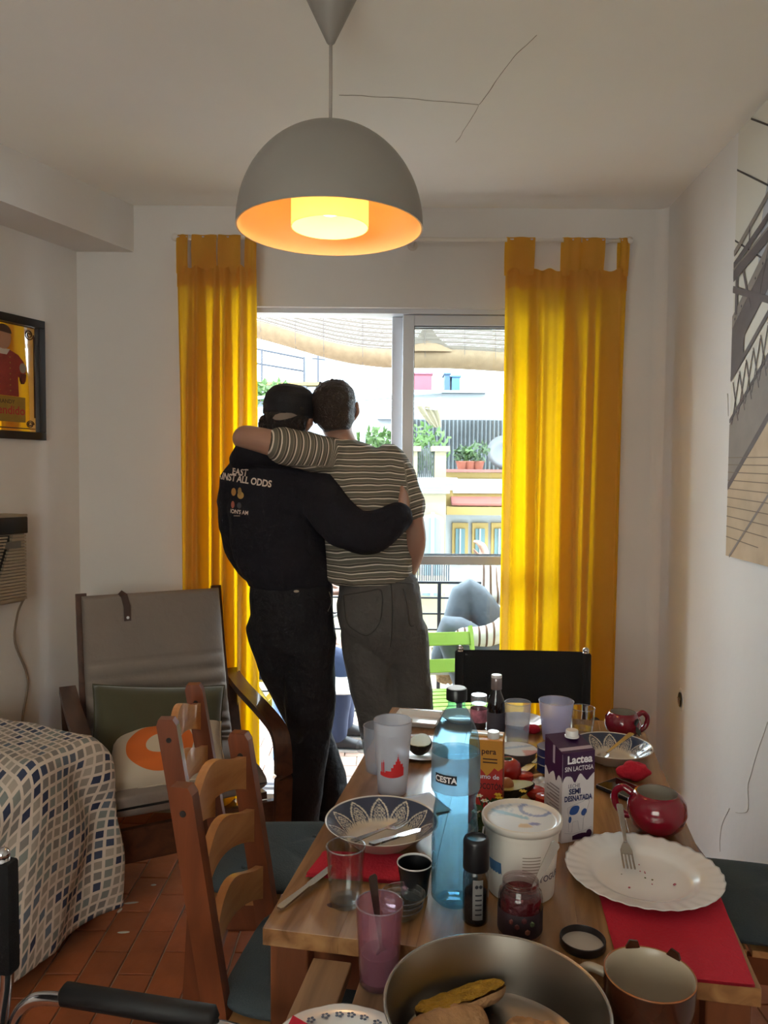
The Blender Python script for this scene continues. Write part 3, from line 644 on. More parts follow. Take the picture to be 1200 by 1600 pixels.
# ------------------------------------------------------------------ ladder back chairs with cushions
m_chair = wood('chair_pine', rgb(98, 48, 26), rgb(132, 70, 38), (14, 14, 2.5), .38, .2)
m_chair_lit = wood('chair_pine_lit', rgb(170, 110, 62), rgb(204, 150, 96), (14, 3, 20), .36, .25)  # same pine as the posts, with the window light on the slats put into its colour
m_bolt = mat('bolt_hole', rgb(30, 22, 18), .6)
m_cush = mat('teal_grey_cotton', rgb(62, 74, 80), .9, bump=.3, bscale=250, var=.06)
def back_x(z): return -.185 if z < .42 else -.185 - (z - .42) * .16
def make_chair(label):
    c = thing('dining_chair', label, 'chair', (0, 0, 0), 0, 'ladder back pine chairs')
    for s in (-1, 1):
        y = s * .152
        rs = []
        for z in (0, .2, .40, .46, .6, .75, .865, .88):
            x = back_x(z) - (.035 if z == 0 else .012 if z == .2 else 0) * 1.0; d = .024 if z < .87 else .017
            rs.append([(x - d, y - .0145, z), (x + d, y - .0145, z), (x + d, y + .0145, z), (x - d, y + .0145, z)])
        p = MB().rings(rs).build('back_post', m_chair, c)
        MB().tube([(back_x(.83), y - .0152, .83), (back_x(.83), y + .0152, .83)], .0065, 12).build('bolt', m_bolt, p)
        MB().b2(.17, .21, y - .018, y + .018, 0, .425, .002).build('front_leg', m_chair, c)
        MB().b2(-.19, .18, y - .010, y + .010, .36, .42).build('side_rail', m_chair, c)
        MB().b2(-.20, .18, y - .009, y + .009, .17, .20).build('stretcher', m_chair, c)
    MB().b2(.18, .20, -.14, .14, .36, .42).build('front_rail', m_chair, c); MB().b2(-.195, -.175, -.14, .14, .36, .42).build('rear_rail', m_chair, c)
    MB().b2(-.17, -.155, -.14, .14, .20, .235).build('stretcher', m_chair, c)
    for k in range(4): MB().b2(-.165 + k * .095, -.165 + k * .095 + .085, -.165, .165, .42, .436, .002).build('seat_slat', m_chair_lit, c)
    for z0 in (.545, .675, .795):                                   # arched back slats
        def sl(u, v, side):
            y = -.139 + .278 * u; k = 1 - (2 * u - 1) ** 2; k2 = .5 - .5 * math.cos(2 * PI * u)
            z = z0 - .042 + .076 * v + .036 * (k2 if v > .5 else k * .9)
            return Vector((back_x(z0) - .022 * k + side * .009, y, z))
        b = MB(); N = 16
        b.rings([[sl(i / N, 0, -1), sl(i / N, 0, 1), sl(i / N, 1, 1), sl(i / N, 1, -1)] for i in range(N + 1)])
        b.build('back_slat', m_chair_lit, c)
    return c
ch = make_chair('reddish pine ladder back chair nearest the camera at the table\'s left side')
ch.location = (-0.098, 1.534, 0); ch.rotation_euler.z = R(-9.8)
ch2 = dup(ch, (-0.266, 1.984, 0), R(1.9), 'reddish pine ladder back chair in front of the grey armchair')
ch3 = dup(ch, (.862, 1.79, 0), R(168), 'pine chair tucked at the table\'s right side against the wall')
def cushion_shape(u, v, a, b_, h, n=4.0):
    """rounded pillow, u round, v pole to pole"""
    t = 2 * PI * u; q = PI * (v - .5)
    cx, sx_ = math.cos(t), math.sin(t); e = lambda c, p: math.copysign(abs(c) ** p, c)
    k = abs(math.cos(q)) ** .45
    return Vector((a * e(cx, 2 / n) * k, b_ * e(sx_, 2 / n) * k, h * math.sin(q)))
def seat_cushion(label, loc, rz):
    c = thing('seat_cushion', label, 'cushion', loc, rz, 'dark teal tufted seat cushions')
    b = MB(); b.grid(lambda u, v: cushion_shape(u, v, .195, .178, .026, 5), 64, 26, True)
    bt = [(-.085, -.08), (-.085, .08), (.085, -.08), (.085, .08)]
    for v in b.bm.verts:
        for (x, y) in bt:
            d2 = ((v.co.x - x) ** 2 + (v.co.y - y) ** 2); v.co.z -= math.copysign(.018, v.co.z) * math.exp(-d2 / .0011)
    bmesh.ops.remove_doubles(b.bm, verts=b.bm.verts, dist=.0005)
    b.build('pad', m_cush, c, True)
    for (x, y) in bt: MB().ball((x, y, .0105), .008, 1, (1, 1, .5)).build('button', m_cush, c, True)
    for s in (-1, 1): MB().tube(bez([(-.175, s * .13, 0), (-.195, s * .14, -.01), (-.20, s * .142, -.05), (-.195, s * .14, -.09)], 5), .003, 6).build('tie', m_cush, c)
seat_cushion('dark teal tufted cushion on the nearest left chair', (-0.098, 1.534, .463), R(-9.8))
seat_cushion('dark teal tufted cushion on the left chair beside the armchair', (-0.266, 1.984, .463), R(1.9))
seat_cushion('dark teal tufted cushion on the chair by the right wall', (.862, 1.79, .463), R(168))

# ------------------------------------------------------------------ black chairs on chrome frames
m_chrome = mat('chrome', rgb(200, 200, 204), .12, 1.0)
m_blackf = mat('black_canvas', rgb(14, 14, 17), .85, bump=.2, bscale=300)
m_blackp = mat('black_foam', rgb(20, 20, 22), .6)
def make_black_chair(label, loc, rz):
    c = thing('canvas_chair', label, 'chair', loc, rz, 'black canvas chairs with chrome frames')
    for s in (-1, 1):
        y = s * .215
        MB().tube(bez([(-.225, y, .87), (-.22, y, .70), (-.20, y, .45), (.20, y, .02), (.205, y, .011)], 6), .0105, 10).build('back_frame', m_chrome, c, True)
        MB().tube(bez([(-.225, y + s * .012, .58), (-.20, y + s * .012, .625), (-.15, y + s * .012, .645), (0, y + s * .012, .645), (.16, y + s * .012, .640), (.205, y + s * .012, .615), (.21, y + s * .012, .56), (.20, y + s * .012, .44), (-.20, y + s * .012, .011)], 6), .0105, 10).build('arm_frame', m_chrome, c, True)
        MB().tube([(-.135, y + s * .012, .654), (-.128, y + s * .012, .656), (.118, y + s * .012, .655), (.125, y + s * .012, .652)], [.008, .0175, .0175, .008], 14).build('arm_pad', m_blackp, c, True)
        MB().ball((-.225, y, .874), .0115, 2).build('end_cap', m_chrome, c, True)
    MB().tube([(-.20, -.215, .03), (-.20, .215, .03)], .009, 8).tube([(.20, -.215, .03), (.20, .215, .03)], .009, 8).build('floor_bar', m_chrome, c, True)
    b = MB(); b.grid(lambda u, v: Vector((-.224 - .012 * math.sin(u * PI), -.228 + .456 * u, .685 + .18 * v)), 16, 6)
    b.grid(lambda u, v: Vector((-.240 - .012 * math.sin(u * PI), -.228 + .456 * u, .685 + .18 * v)), 16, 6)
    b.b2(-.243, -.207, -.231, -.203, .685, .865, .006); b.b2(-.243, -.207, .203, .231, .685, .865, .006)
    b.build('back_canvas', m_blackf, c, True, None, 0, 40)
    b = MB(); b.grid(lambda u, v: Vector((-.20 + .41 * v, -.215 + .43 * u, .45 - .02 * math.sin(u * PI))), 12, 8); b.grid(lambda u, v: Vector((-.20 + .41 * v, -.215 + .43 * u, .443 - .02 * math.sin(u * PI))), 12, 8)
    b.build('seat_canvas', m_blackf, c, True)
make_black_chair('black canvas chair at the far end of the table before the yellow curtain', (.472, 2.385, 0), R(-92))
make_black_chair('black canvas chair with padded chrome arm in the lower left foreground', (-.412, .913, 0), R(-11.5))

# ------------------------------------------------------------------ armchair with cushions
f_ = Vector((.469, -.883, 0)); ARZ = math.atan2(f_.y, f_.x)
ac = thing('armchair', 'brown bentwood armchair with thick grey ribbed cushion', 'chair', (-.665, 2.59, 0), ARZ)   # local +x = front; origin below the seat's front edge
m_bent = wood('dark_bentwood', rgb(58, 34, 22), rgb(88, 54, 36), (3, 20, 20), .35, .2)
for s in (-1, 1):
    y = s * .325
    MB().flat_bar(bez([(-.60, y, .62), (-.42, y, .59), (-.12, y, .565), (.02, y, .53), (.055, y, .42), (.045, y, .25), (.02, y, .08), (-.04, y, .02), (-.30, y, .015), (-.66, y, .015)], 8), .028, .06, (0, 0, 1)).build('arm', m_bent, ac, True, None, 0, 40)
    y2 = s * .27
    MB().flat_bar(bez([(-.62, y2, .99), (-.56, y2, .75), (-.46, y2, .46), (-.40, y2, .32), (-.28, y2, .27), (-.02, y2, .30)], 8), .024, .04, (1, 0, 0)).build('back_frame', m_bent, ac, True, None, 0, 40)
    MB().flat_bar(bez([(-.60, y, .60), (-.52, y, .35), (-.36, y, .10), (-.30, y, .02)], 8), .028, .05, (1, 0, 0)).build('rear_leg', m_bent, ac, True, None, 0, 40)
MB().b2(-.02, .005, -.325, .325, .17, .285, .003).build('front_rail', m_bent, ac); MB().b2(-.40, -.37, -.325, .325, .24, .27).build('rear_rail', m_bent, ac)
for k in range(4): q = (.86 - k * .12); MB().b2(-.60 + k * .03, -.585 + k * .03, -.27, .27, q, q + .05).build('back_lath', m_bent, ac)
# cushion: one bent pad from headrest to seat front, with quilted ribs
m_pad = mat('grey_linen', rgb(128, 118, 110), .9, bump=.4, bscale=22, var=.04)
path = bez([(-.585, 0, .985), (-.545, 0, .83), (-.49, 0, .64), (-.43, 0, .47), (-.36, 0, .385), (-.22, 0, .365), (-.06, 0, .385), (.035, 0, .37)], 16)
def padp(u, v):
    n = len(path) - 1; i = min(n - 1, int(v * n)); p = path[i].lerp(path[i + 1], v * n - i); t = (path[i + 1] - path[i]).normalized(); nn = Vector((-t.z, 0, t.x))
    th = .040 * min(1, (min(v, 1 - v) / .03) ** .5 + .12)
    if .22 < v < .58: th += .018 * abs(math.sin((v - .22) / .36 * PI * 8)) ** .7 - .010
    if .71 < v < .97: th += .004 * abs(math.sin((v - .71) / .26 * PI * 2))
    a = 2 * PI * u; e = lambda c, q: math.copysign(abs(c) ** q, c)
    return p + Vector((0, .272 * e(math.cos(a), .35), 0)) + nn * (th * e(math.sin(a), .6))
pd = MB().grid(padp, 48, 150, True).build('cushion_pad', m_pad, ac, True)
MB().flat_bar([padp(.27, .002) + Vector((0, 0, .004)), padp(.265, .02) + Vector((.006, 0, .004)), padp(.262, .06) + Vector((.006, 0, 0)), padp(.262, .105) + Vector((.006, 0, 0))], .004, .026, (1, 0, .2)).build('leather_strap', mat('brown_leather', rgb(58, 34, 26), .5), pd)
MB().tube([padp(.262, .095) + Vector((.008, 0, 0)), padp(.262, .095) + Vector((.013, 0, .001))], .006, 10).build('rivet', m_chrome, pd)
def pillow(name, label, M4, a, b_, h, m, seam=True):
    r = thing(name, label, 'cushion', M4.to_translation()); r.matrix_world = M4
    b = MB()
    def f(u, v, s):
        x, y = 2 * u - 1, 2 * v - 1; k = max(0, (1 - x ** 4)) ** .5 * max(0, (1 - y ** 4)) ** .5
        pinch = 1 - .06 * (1 - abs(x) ** 2) * abs(y) - .0; pinch2 = 1 - .06 * (1 - abs(y) ** 2) * abs(x)
        wv = .006 * noise.noise(Vector((x * 3, y * 3, s * 4.0 + a * 10)))
        return Vector((a * x * pinch2, b_ * y * pinch, s * (h * k + .002) + wv * k))
    for s in (-1, 1): b.grid(lambda u, v: f(u, v, s), 28, 28)
    bmesh.ops.remove_doubles(b.bm, verts=b.bm.verts, dist=.0045)
    b.build('cover', m, r, True)
    if seam:
        ed = [f(k / 24, 0, 1) for k in range(24)] + [f(1, k / 24, 1) for k in range(24)] + [f(1 - k / 24, 1, 1) for k in range(24)] + [f(0, 1 - k / 24, 1) for k in range(24)]
        MB().tube([Vector((p.x, p.y, 0)) for p in ed], .003, 6, False, True).build('piping', m, r, True)
    return r
ACM = Matrix.Translation((-.665, 2.59, 0)) @ Matrix.Rotation(ARZ, 4, 'Z')
m_green = mat('olive_velvet', rgb(70, 68, 46), .85, sheen=.3, var=.08, vscale=5)
# local frames: x right along the chair width, y up along the back
def frame_on(p, xdir, ydir):
    x = Vector(xdir).normalized(); y = Vector(ydir).normalized(); z = x.cross(y).normalized(); y = z.cross(x)
    return ACM @ Matrix(((x.x, y.x, z.x, p[0]), (x.y, y.y, z.y, p[1]), (x.z, y.z, z.z, p[2]), (0, 0, 0, 1)))
pillow('green_cushion', 'olive green square cushion leaning on the armchair back', frame_on((-.24, -.045, .525), (.0, 1, -.13), (-.40, -.02, .91)), .245, .165, .055, m_green)
m_or = None
def two_tone():
    m = bpy.data.materials.new('orange_white_print'); m.use_nodes = True; nt = m.node_tree; b = nt.nodes['Principled BSDF']; b.inputs['Roughness'].default_value = .9
    tc = nt.nodes.new('ShaderNodeTexCoord'); mp = nt.nodes.new('ShaderNodeMapping'); mp.inputs['Location'].default_value = (.02, .0, 0); nt.links.new(tc.outputs['Object'], mp.inputs[0])
    g = nt.nodes.new('ShaderNodeVectorMath'); g.operation = 'LENGTH'; 
    mp.inputs['Scale'].default_value = (1, 1, 0)
    nt.links.new(mp.outputs[0], g.inputs[0]); cr = nt.nodes.new('ShaderNodeValToRGB'); cr.color_ramp.interpolation = 'CONSTANT'
    el = cr.color_ramp.elements; el[0].position = 0; el[0].color = rgb(196, 182, 160) + (1,); el[1].position = .045; el[1].color = rgb(206, 104, 42) + (1,)
    e = el.new(.112); e.color = rgb(190, 178, 160) + (1,)
    nt.links.new(g.outputs['Value'], cr.inputs[0]); nt.links.new(cr.outputs[0], b.inputs['Base Color']); return m
pillow('orange_cushion', 'cream cushion with an orange ring print lying on the armchair seat', frame_on((-.10, -.05, .475), (.20, 1, .06), (-.92, .15, .38)), .20, .14, .062, two_tone())

# ------------------------------------------------------------------ sofa under its mosaic throw
SRZ = math.atan2(WN.y, WN.x)         # local +x = out from the wall, +y = away from the camera along the wall
SOX = Vector((-.885, 2.40, 0)) - WN * .075 - WA * .03
so = thing('sofa', 'dark upholstered sofa along the left wall hidden under a patterned throw', 'sofa', SOX, SRZ)
m_sofa = mat('dark_sofa_fabric', rgb(66, 58, 54), .9, bump=.2, bscale=200)
m_sleg = wood('sofa_leg', rgb(44, 22, 16), rgb(70, 38, 26), (20, 20, 3))
MB().b2(-.74, -.03, -1.75, -.01, .10, .32, .02).build('base', m_sofa, so, True, None, 0, 40)
MB().b2(-.60, -.02, -1.50, -.24, .32, .45, .04).build('seat_pad', m_sofa, so, True, None, 0, 50)
MB().b2(-.74, -.04, -.235, -.015, .321, .585, .05).build('armrest', m_sofa, so, True, None, 0, 50); MB().b2(-.74, -.04, -1.745, -1.51, .321, .585, .05).build('armrest', m_sofa, so, True, None, 0, 50)
MB().b2(-.74, -.60, -1.50, -.24, .40, .84, .05).build('backrest', m_sofa, so, True, None, 0, 50)
for (x, y) in ((-.07, -.06), (-.07, -1.70), (-.70, -.06), (-.70, -1.70)): MB().lathe([(0, 0), (.022, 0), (.036, .10), (0, .10)], 12, (x, y, 0)).build('leg', m_sleg, so, True, None, 0, 40)
def mosaic():
    m = bpy.data.materials.new('mosaic_throw'); m.use_nodes = True; nt = m.node_tree; b = nt.nodes['Principled BSDF']; b.inputs['Roughness'].default_value = .95
    L = nt.links.new; N = nt.nodes.new
    uv = N('ShaderNodeUVMap'); sc = N('ShaderNodeVectorMath'); sc.operation = 'SCALE'; sc.inputs['Scale'].default_value = 1 / .030; L(uv.outputs[0], sc.inputs[0])
    fl_ = N('ShaderNodeVectorMath'); fl_.operation = 'FLOOR'; L(sc.outputs[0], fl_.inputs[0]); fr_ = N('ShaderNodeVectorMath'); fr_.operation = 'FRACTION'; L(sc.outputs[0], fr_.inputs[0])
    wn_ = N('ShaderNodeTexWhiteNoise'); wn_.noise_dimensions = '2D'; L(fl_.outputs[0], wn_.inputs['Vector'])
    cr = N('ShaderNodeValToRGB'); cr.color_ramp.interpolation = 'CONSTANT'; el = cr.color_ramp.elements
    cols = [(0, (128, 124, 120)), (.25, (150, 142, 132)), (.45, (168, 158, 146)), (.6, (128, 134, 130)), (.78, (62, 72, 98)), (.86, (96, 106, 120)), (.94, (48, 56, 84))]
    el[0].position = 0; el[0].color = rgb(*cols[0][1]) + (1,); el[1].position = cols[1][0]; el[1].color = rgb(*cols[1][1]) + (1,)
    for p, c in cols[2:]: e = el.new(p); e.color = rgb(*c) + (1,)
    L(wn_.outputs['Value'], cr.inputs[0])
    sx = N('ShaderNodeSeparateXYZ'); L(fr_.outputs[0], sx.inputs[0])
    def inside(o):
        a = N('ShaderNodeMath'); a.operation = 'SUBTRACT'; a.inputs[1].default_value = .5; L(o, a.inputs[0]); c = N('ShaderNodeMath'); c.operation = 'ABSOLUTE'; L(a.outputs[0], c.inputs[0])
        d = N('ShaderNodeMath'); d.operation = 'LESS_THAN'; d.inputs[1].default_value = .36; L(c.outputs[0], d.inputs[0]); return d.outputs[0]
    mu = N('ShaderNodeMath'); mu.operation = 'MULTIPLY'; L(inside(sx.outputs[0]), mu.inputs[0]); L(inside(sx.outputs[1]), mu.inputs[1])
    mx = N('ShaderNodeMix'); mx.data_type = 'RGBA'; L(mu.outputs[0], mx.inputs[0]); mx.inputs[6].default_value = rgb(208, 196, 184) + (1,); L(cr.outputs[0], mx.inputs[7])
    L(mx.outputs[2], b.inputs['Base Color']); return m
b = MB(); nu, nv = 110, 90
def top_z(y): t = max(0, min(1, (y + .44) / .24)); t = t * t * (3 - 2 * t); return .475 + .14 * t
def throw(u, v):
    s = -1.25 + 1.42 * u; t = -.60 + 1.16 * v         # arc lengths: s along the sofa, t across towards the front edge
    ey, ex = .0, -.01
    ds, dt = max(0, s - ey), max(0, t - ex)
    y = min(s, ey); x = min(t, ex); z = top_z(y)
    drop = math.hypot(ds, dt) if ds > 0 and dt > 0 else ds + dt
    rr = .05
    def edge(d): return rr * math.sin(min(d / rr, PI / 2) ) if d > 0 else 0
    wv = noise.noise(Vector((s * 5, t * 4, 3.3)))
    fold = (.020 * math.sin(s * 17 + 3 * wv) + .012 * wv) * min(1, dt / .15)
    x += edge(dt) + fold + .05 * min(1, dt / .5); y += edge(ds) * 1.0 + .012 * math.sin(t * 20) * min(1, ds / .1)
    z -= max(0, drop - rr * .57)
    z += .006 * wv + .006 * noise.noise(Vector((s * 13, t * 11, 1)))
    z = max(z, .075)
    return Vector((x + .012, y + .012, z + .006))
vs = [[b.bm.verts.new(throw(i / (nu - 1), j / (nv - 1))) for j in range(nv)] for i in range(nu)]
uvl = b.bm.loops.layers.uv.new('UVMap')
for i in range(nu - 1):
    for j in range(nv - 1):
        dz = (i / nu * 1.42 - 1.25, j / nv * 1.16)
        if vs[i][j].co.z < .08 and vs[i + 1][j + 1].co.z < .08: continue
        fc = b.bm.faces.new((vs[i][j], vs[i + 1][j], vs[i + 1][j + 1], vs[i][j + 1]))
        for l, (p, q) in zip(fc.loops, ((i, j), (i + 1, j), (i + 1, j + 1), (i, j + 1))): l[uvl].uv = (p / (nu - 1) * 1.42 + .3 * q / (nv - 1), q / (nv - 1) * 1.16)
bmesh.ops.delete(b.bm, geom=[v for v in b.bm.verts if not v.link_faces], context='VERTS')
th = b.build('sofa_throw', mosaic(), None, True, SOX, SRZ)
md = th.modifiers.new('thickness', 'SOLIDIFY'); md.thickness = .004; md.offset = 1
tag(th, 'white throw with blue and grey mosaic squares draped over the sofa', 'blanket')

# ------------------------------------------------------------------ air conditioner on the left wall
acx = thing('air_conditioner', 'beige wall air conditioner with a slatted grille and dark control strip', 'air conditioner', wp(-.70, 0, .96), math.atan2(WN.y, WN.x))
m_acb = mat('aged_beige_plastic', rgb(150, 136, 116), .5); m_acd = mat('ac_dark', rgb(26, 24, 24), .35)
# local +x = out of the wall, +y = away from the camera
MB().b2(0, .105, -.31, .315, 0, .345, .008).build('body', m_acb, acx)
MB().b2(.100, .125, -.31, .312, .27, .335, .004).build('control_strip', m_acd, acx)
MB().b2(.10, .118, -.31, .315, .335, .345).build('top_lip', m_acb, acx)
for k in range(21): MB().b2(.104, .122, -.30, .05 + .10 * 0 + .17 - .0045 * (20 - k), .012 + k * .0122, .012 + k * .0122 + .0065).build('louvre', m_acb, acx)
for k in range(21): MB().b2(.104, .118, .075 + .17 - .0045 * (20 - k), .308, .012 + k * .0122, .012 + k * .0122 + .0095).build('front_rib', m_acb, acx)
MB().b2(.103, .106, -.30, .24, .012, .265).build('grille_back', m_acd, acx)
MB().b2(.118, .121, .20, .28, .215, .24).build('badge', mat('badge_grey', rgb(92, 88, 80), .4), acx)
MB().b2(.125, .127, -.05, .10, .285, .32).build('display', mat('ac_display', rgb(14, 14, 16), .1), acx)
cd = tag(MB().tube(bez([wp(-.385, .09, .965), wp(-.38, .05, .90), wp(-.36, .012, .78), wp(-.30, .010, .62), wp(-.33, .012, .46), wp(-.34, .010, .30)], 8), .0045, 8).build('power_cord', mat('beige_cord', rgb(138, 122, 106), .6), None, True), 'thin beige power cord hanging from the air conditioner down the wall', 'cord')

# ------------------------------------------------------------------ mirror picture on the left wall
mp_ = thing('mirror_picture', 'black framed advertising mirror with a man in a red coat', 'picture', wp(-.20, 0, 1.60), math.atan2(WN.y, WN.x))
m_bf = mat('black_frame', rgb(16, 17, 24), .35); PWD, PHT = .40, .49
for (y0, y1, z0, z1) in ((-PWD, 0, 0, .032), (-PWD, 0, PHT - .032, PHT), (-PWD, -PWD + .032, .032, PHT - .032), (-.032, 0, .032, PHT - .032)): MB().b2(.002, .026, y0, y1, z0, z1, .002).build('frame_bar', m_bf, mp_)
mir = MB().b2(.004, .012, -PWD + .03, -.03, .03, PHT - .03).build('mirror_glass', mat('mirror', (.86, .84, .80), .03, 1.0), mp_)
def flatp(name, pts, m, d=.0135):
    return MB().poly([(d, y, z) for y, z in pts], .0006, (1, 0, 0)).build(name, m, mir)
def ell(cy, cz, a, b_, n=22, t0=0, t1=2 * PI): return [(cy + a * math.cos(t0 + (t1 - t0) * k / n), cz + b_ * math.sin(t0 + (t1 - t0) * k / n)) for k in range(n)]
m_brn = mat('print_brown', rgb(70, 46, 34), .5); m_coat = mat('print_red', rgb(140, 48, 40), .6, var=.15, vscale=40); m_skinp = mat('print_skin', rgb(168, 124, 98), .6); m_gold = mat('print_gold', rgb(148, 118, 46), .5, var=.1, vscale=30)
for (y0, y1, z0, z1) in ((-.37, -.046, .452, .456), (-.37, -.046, .042, .046), (-.048, -.044, .09, .42)): flatp('printed_border', [(y0, z0), (y1, z0), (y1, z1), (y0, z1)], m_brn)
MB().tube([(.0135, -.07 + (.004 + .018 * k / 30) * math.cos(k * .42), .425 + (.004 + .018 * k / 30) * math.sin(k * .42)) for k in range(31)], .002, 5).build('printed_scroll', m_brn, mir)
MB().tube([(.0135, -.07 + (.004 + .015 * k / 30) * math.cos(-k * .42), .062 + (.004 + .012 * k / 30) * math.sin(-k * .42)) for k in range(31)], .0018, 5).build('printed_scroll', m_brn, mir)
flatp('printed_coat', [(-.315, .17), (-.125, .17), (-.128, .25), (-.10, .24), (-.088, .27), (-.10, .31), (-.125, .335), (-.165, .35), (-.27, .35), (-.33, .31), (-.345, .24), (-.32, .24)], m_coat)
flatp('printed_head', ell(-.195, .395, .036, .046), m_skinp, .0142); flatp('printed_hair', ell(-.195, .413, .038, .034, 20, 0, PI), m_brn, .0148)
flatp('printed_collar', [(-.225, .352), (-.165, .352), (-.18, .33), (-.21, .33)], mat('print_white', rgb(190, 180, 168), .6), .0142)
for k in range(7): flatp('printed_button', ell(-.165, .19 + k * .022, .003, .003, 8), m_gold, .0142); flatp('printed_button', ell(-.215, .19 + k * .022, .003, .003, 8), m_gold, .0142)
flatp('printed_hand', ell(-.105, .285, .016, .02), mat('print_cream', rgb(150, 140, 128), .6), .0145); flatp('printed_glass', [(-.118, .262), (-.088, .262), (-.092, .235), (-.10, .222), (-.11, .222), (-.116, .235)], mat('print_wine', rgb(86, 30, 30), .4), .0146)
flatp('printed_label', [(-.31, .068), (-.095, .068), (-.095, .168), (-.31, .168)], m_gold, .0143)
def TW_(y, z, d=.0152): return Matrix.Translation((d, y, z)) @ Matrix.Rotation(PI / 2, 4, 'Z') @ Matrix.Rotation(PI / 2, 4, 'X')
lettering('lettering', 'BRANDY', .022, m_brn, mir, TW_(-.19, .146), .0003)
lettering('lettering', 'Esplendido', .047, mat('print_letter_red', rgb(170, 40, 44), .5), mir, TW_(-.2, .112), .0008)

# ------------------------------------------------------------------ poster of a girder bridge on the right wall
# local x along the wall towards the camera, z up; x = 0 at its far edge
ps = thing('bridge_poster', 'large photo print of a steel bridge and plank walkway on the right wall', 'poster', rp(.81, .0, 1.205), math.atan2(-RD.y, -RD.x))
PW2, PH2 = 1.0, 1.405
m_sky = mat('print_sky', rgb(206, 202, 190), .7); m_gird = mat('print_girder', rgb(88, 78, 76), .7, var=.15, vscale=20); m_gird2 = mat('print_girder_light', rgb(126, 116, 108), .7, var=.1, vscale=12); m_plank = mat('print_plank', rgb(178, 156, 128), .7, var=.12, vscale=9); m_line = mat('print_line', rgb(60, 54, 52), .7); m_tower = mat('print_tower', rgb(160, 162, 168), .7)
# the wall faces local -y?  RN in local frame
ly = -1 if (Matrix.Rotation(-math.atan2(-RD.y, -RD.x), 3, 'Z') @ RN).y < 0 else 1
MB().b2(0, PW2, 0, ly * .02, 0, PH2).build('print_panel', m_sky, ps)
def pp(name, pts, m, lay=1):
    b = MB().poly([(x, ly * (.02 + .0004 * lay), z) for x, z in pts], .0003, (0, ly, 0))
    for co, no in (((0.0005, 0, 0), (-1, 0, 0)), ((0, 0, PH2 - .0005), (0, 0, 1)), ((PW2 - .0005, 0, 0), (1, 0, 0))):
        bmesh.ops.bisect_plane(b.bm, geom=list(b.bm.verts) + list(b.bm.edges) + list(b.bm.faces), plane_co=co, plane_no=no, clear_outer=True)
    return b.build(name, m, ps)
def strip(x0, z0, x1, z1, w_, m, lay): 
    d = Vector((x1 - x0, z1 - z0)).normalized(); n = Vector((-d.y, d.x)) * w_ / 2
    pp('printed_beam', [(x0 + n.x, z0 + n.y), (x1 + n.x, z1 + n.y), (x1 - n.x, z1 - n.y), (x0 - n.x, z0 - n.y)], m, lay)
pp('printed_tower', [(.17, .80), (.20, 1.05), (.26, 1.25), (.42, 1.25), (.42, .80)], m_tower, 1)
strip(.30, .70, .30, 1.40, .006, m_gird, 2)
for (x0, z0, x1, z1) in ((0, 1.28, .45, 1.02), (.0, 1.05, .42, .82), (.10, 1.40, .6, 1.1)): strip(x0, z0, x1, z1, .006, m_line, 3)
pp('printed_walkway', [(0, 0), (PW2, 0), (PW2, .85), (.55, .62), (0, .22)], m_plank, 2)
for k in range(10):
    z = .02 + k * .036 * (1 - .02 * k); strip(0, z + .045, min(PW2, .25 + k * .06), z + .03, .003, mat('print_plank_gap', rgb(112, 96, 80), .7), 4)
strip(.03, .0, .5, .36, .010, m_gird2, 4)
pp('printed_parapet', [(0, .22), (.55, .62), (PW2, .85), (PW2, 1.0), (.55, .80), (0, .44)], m_gird2, 3); strip(0, .23, .6, .68, .02, m_gird, 4); strip(0, .45, .6, .84, .014, m_gird, 5)
for k in range(9): strip(.02 + k * .05, .44 + k * .03, .07 + k * .05, .60 + k * .03, .006, m_gird, 5); strip(.07 + k * .05, .45 + k * .03, .02 + k * .05, .58 + k * .03, .006, m_gird, 5)
strip(0, .59, .6, .96, .018, m_gird, 6)
pp('printed_plate', [(0, .60), (.10, .66), (.10, .72), (.4, .92), (.4, 1.02), (0, .76)], m_gird, 5)
pp('printed_gusset', [(0, .76), (.4, 1.02), (.4, 1.06), (0, .80)], m_gird2, 6)
for k in range(8): strip(.02 + k * .05, .785 + k * .032, .026 + k * .05, .789 + k * .032, .008, m_line, 7)
strip(0, .89, .6, .68, .022, m_gird, 8); strip(.03, .80, .03, .93, .02, m_gird, 7); strip(.07, .95, .14, .80, .012, m_gird, 7); strip(.28, 1.0, .20, .82, .006, m_gird, 7)
strip(0, .93, .6, 1.07, .036, m_gird, 8); strip(0, .952, .6, 1.095, .008, m_gird2, 9); strip(0, .965, .6, 1.16, .024, m_gird, 8); strip(0, 1.005, .6, 1.27, .02, m_gird2, 8); strip(.12, .99, .12, 1.06, .008, m_gird, 8)

# open socket box on the right wall
q = on_rwall(1064, 1093)
sk = thing('wall_socket', 'bare brown wall socket hole with a broken plaster edge on the right wall', 'socket', q, math.atan2(RN.y, RN.x))
MB().lathe([(0, .0), (.024, .0), (.027, .003), (.034, .001), (.036, -.001)], 20, (0, 0, 0), 1, 1.35).xf(Matrix.Rotation(PI / 2, 4, 'Y') @ Matrix.Rotation(PI / 2, 4, 'Z')).build('plaster_edge', m_wall, sk, True)
MB().poly([(.0045, .020 * math.cos(a), .030 * math.sin(a)) for a in [k * PI / 8 for k in range(16)]], .001, (1, 0, 0)).build('socket_box', mat('socket_brown', rgb(52, 36, 24), .7, var=.4, vscale=60), sk)
MB().b2(.005, .008, -.02, .02, .002, .005).build('bridge_strip', mat('socket_strip', rgb(150, 130, 104), .7), sk); MB().b2(.005, .008, -.003, .003, -.026, .0).build('bridge_strip', MATS['socket_strip'], sk)
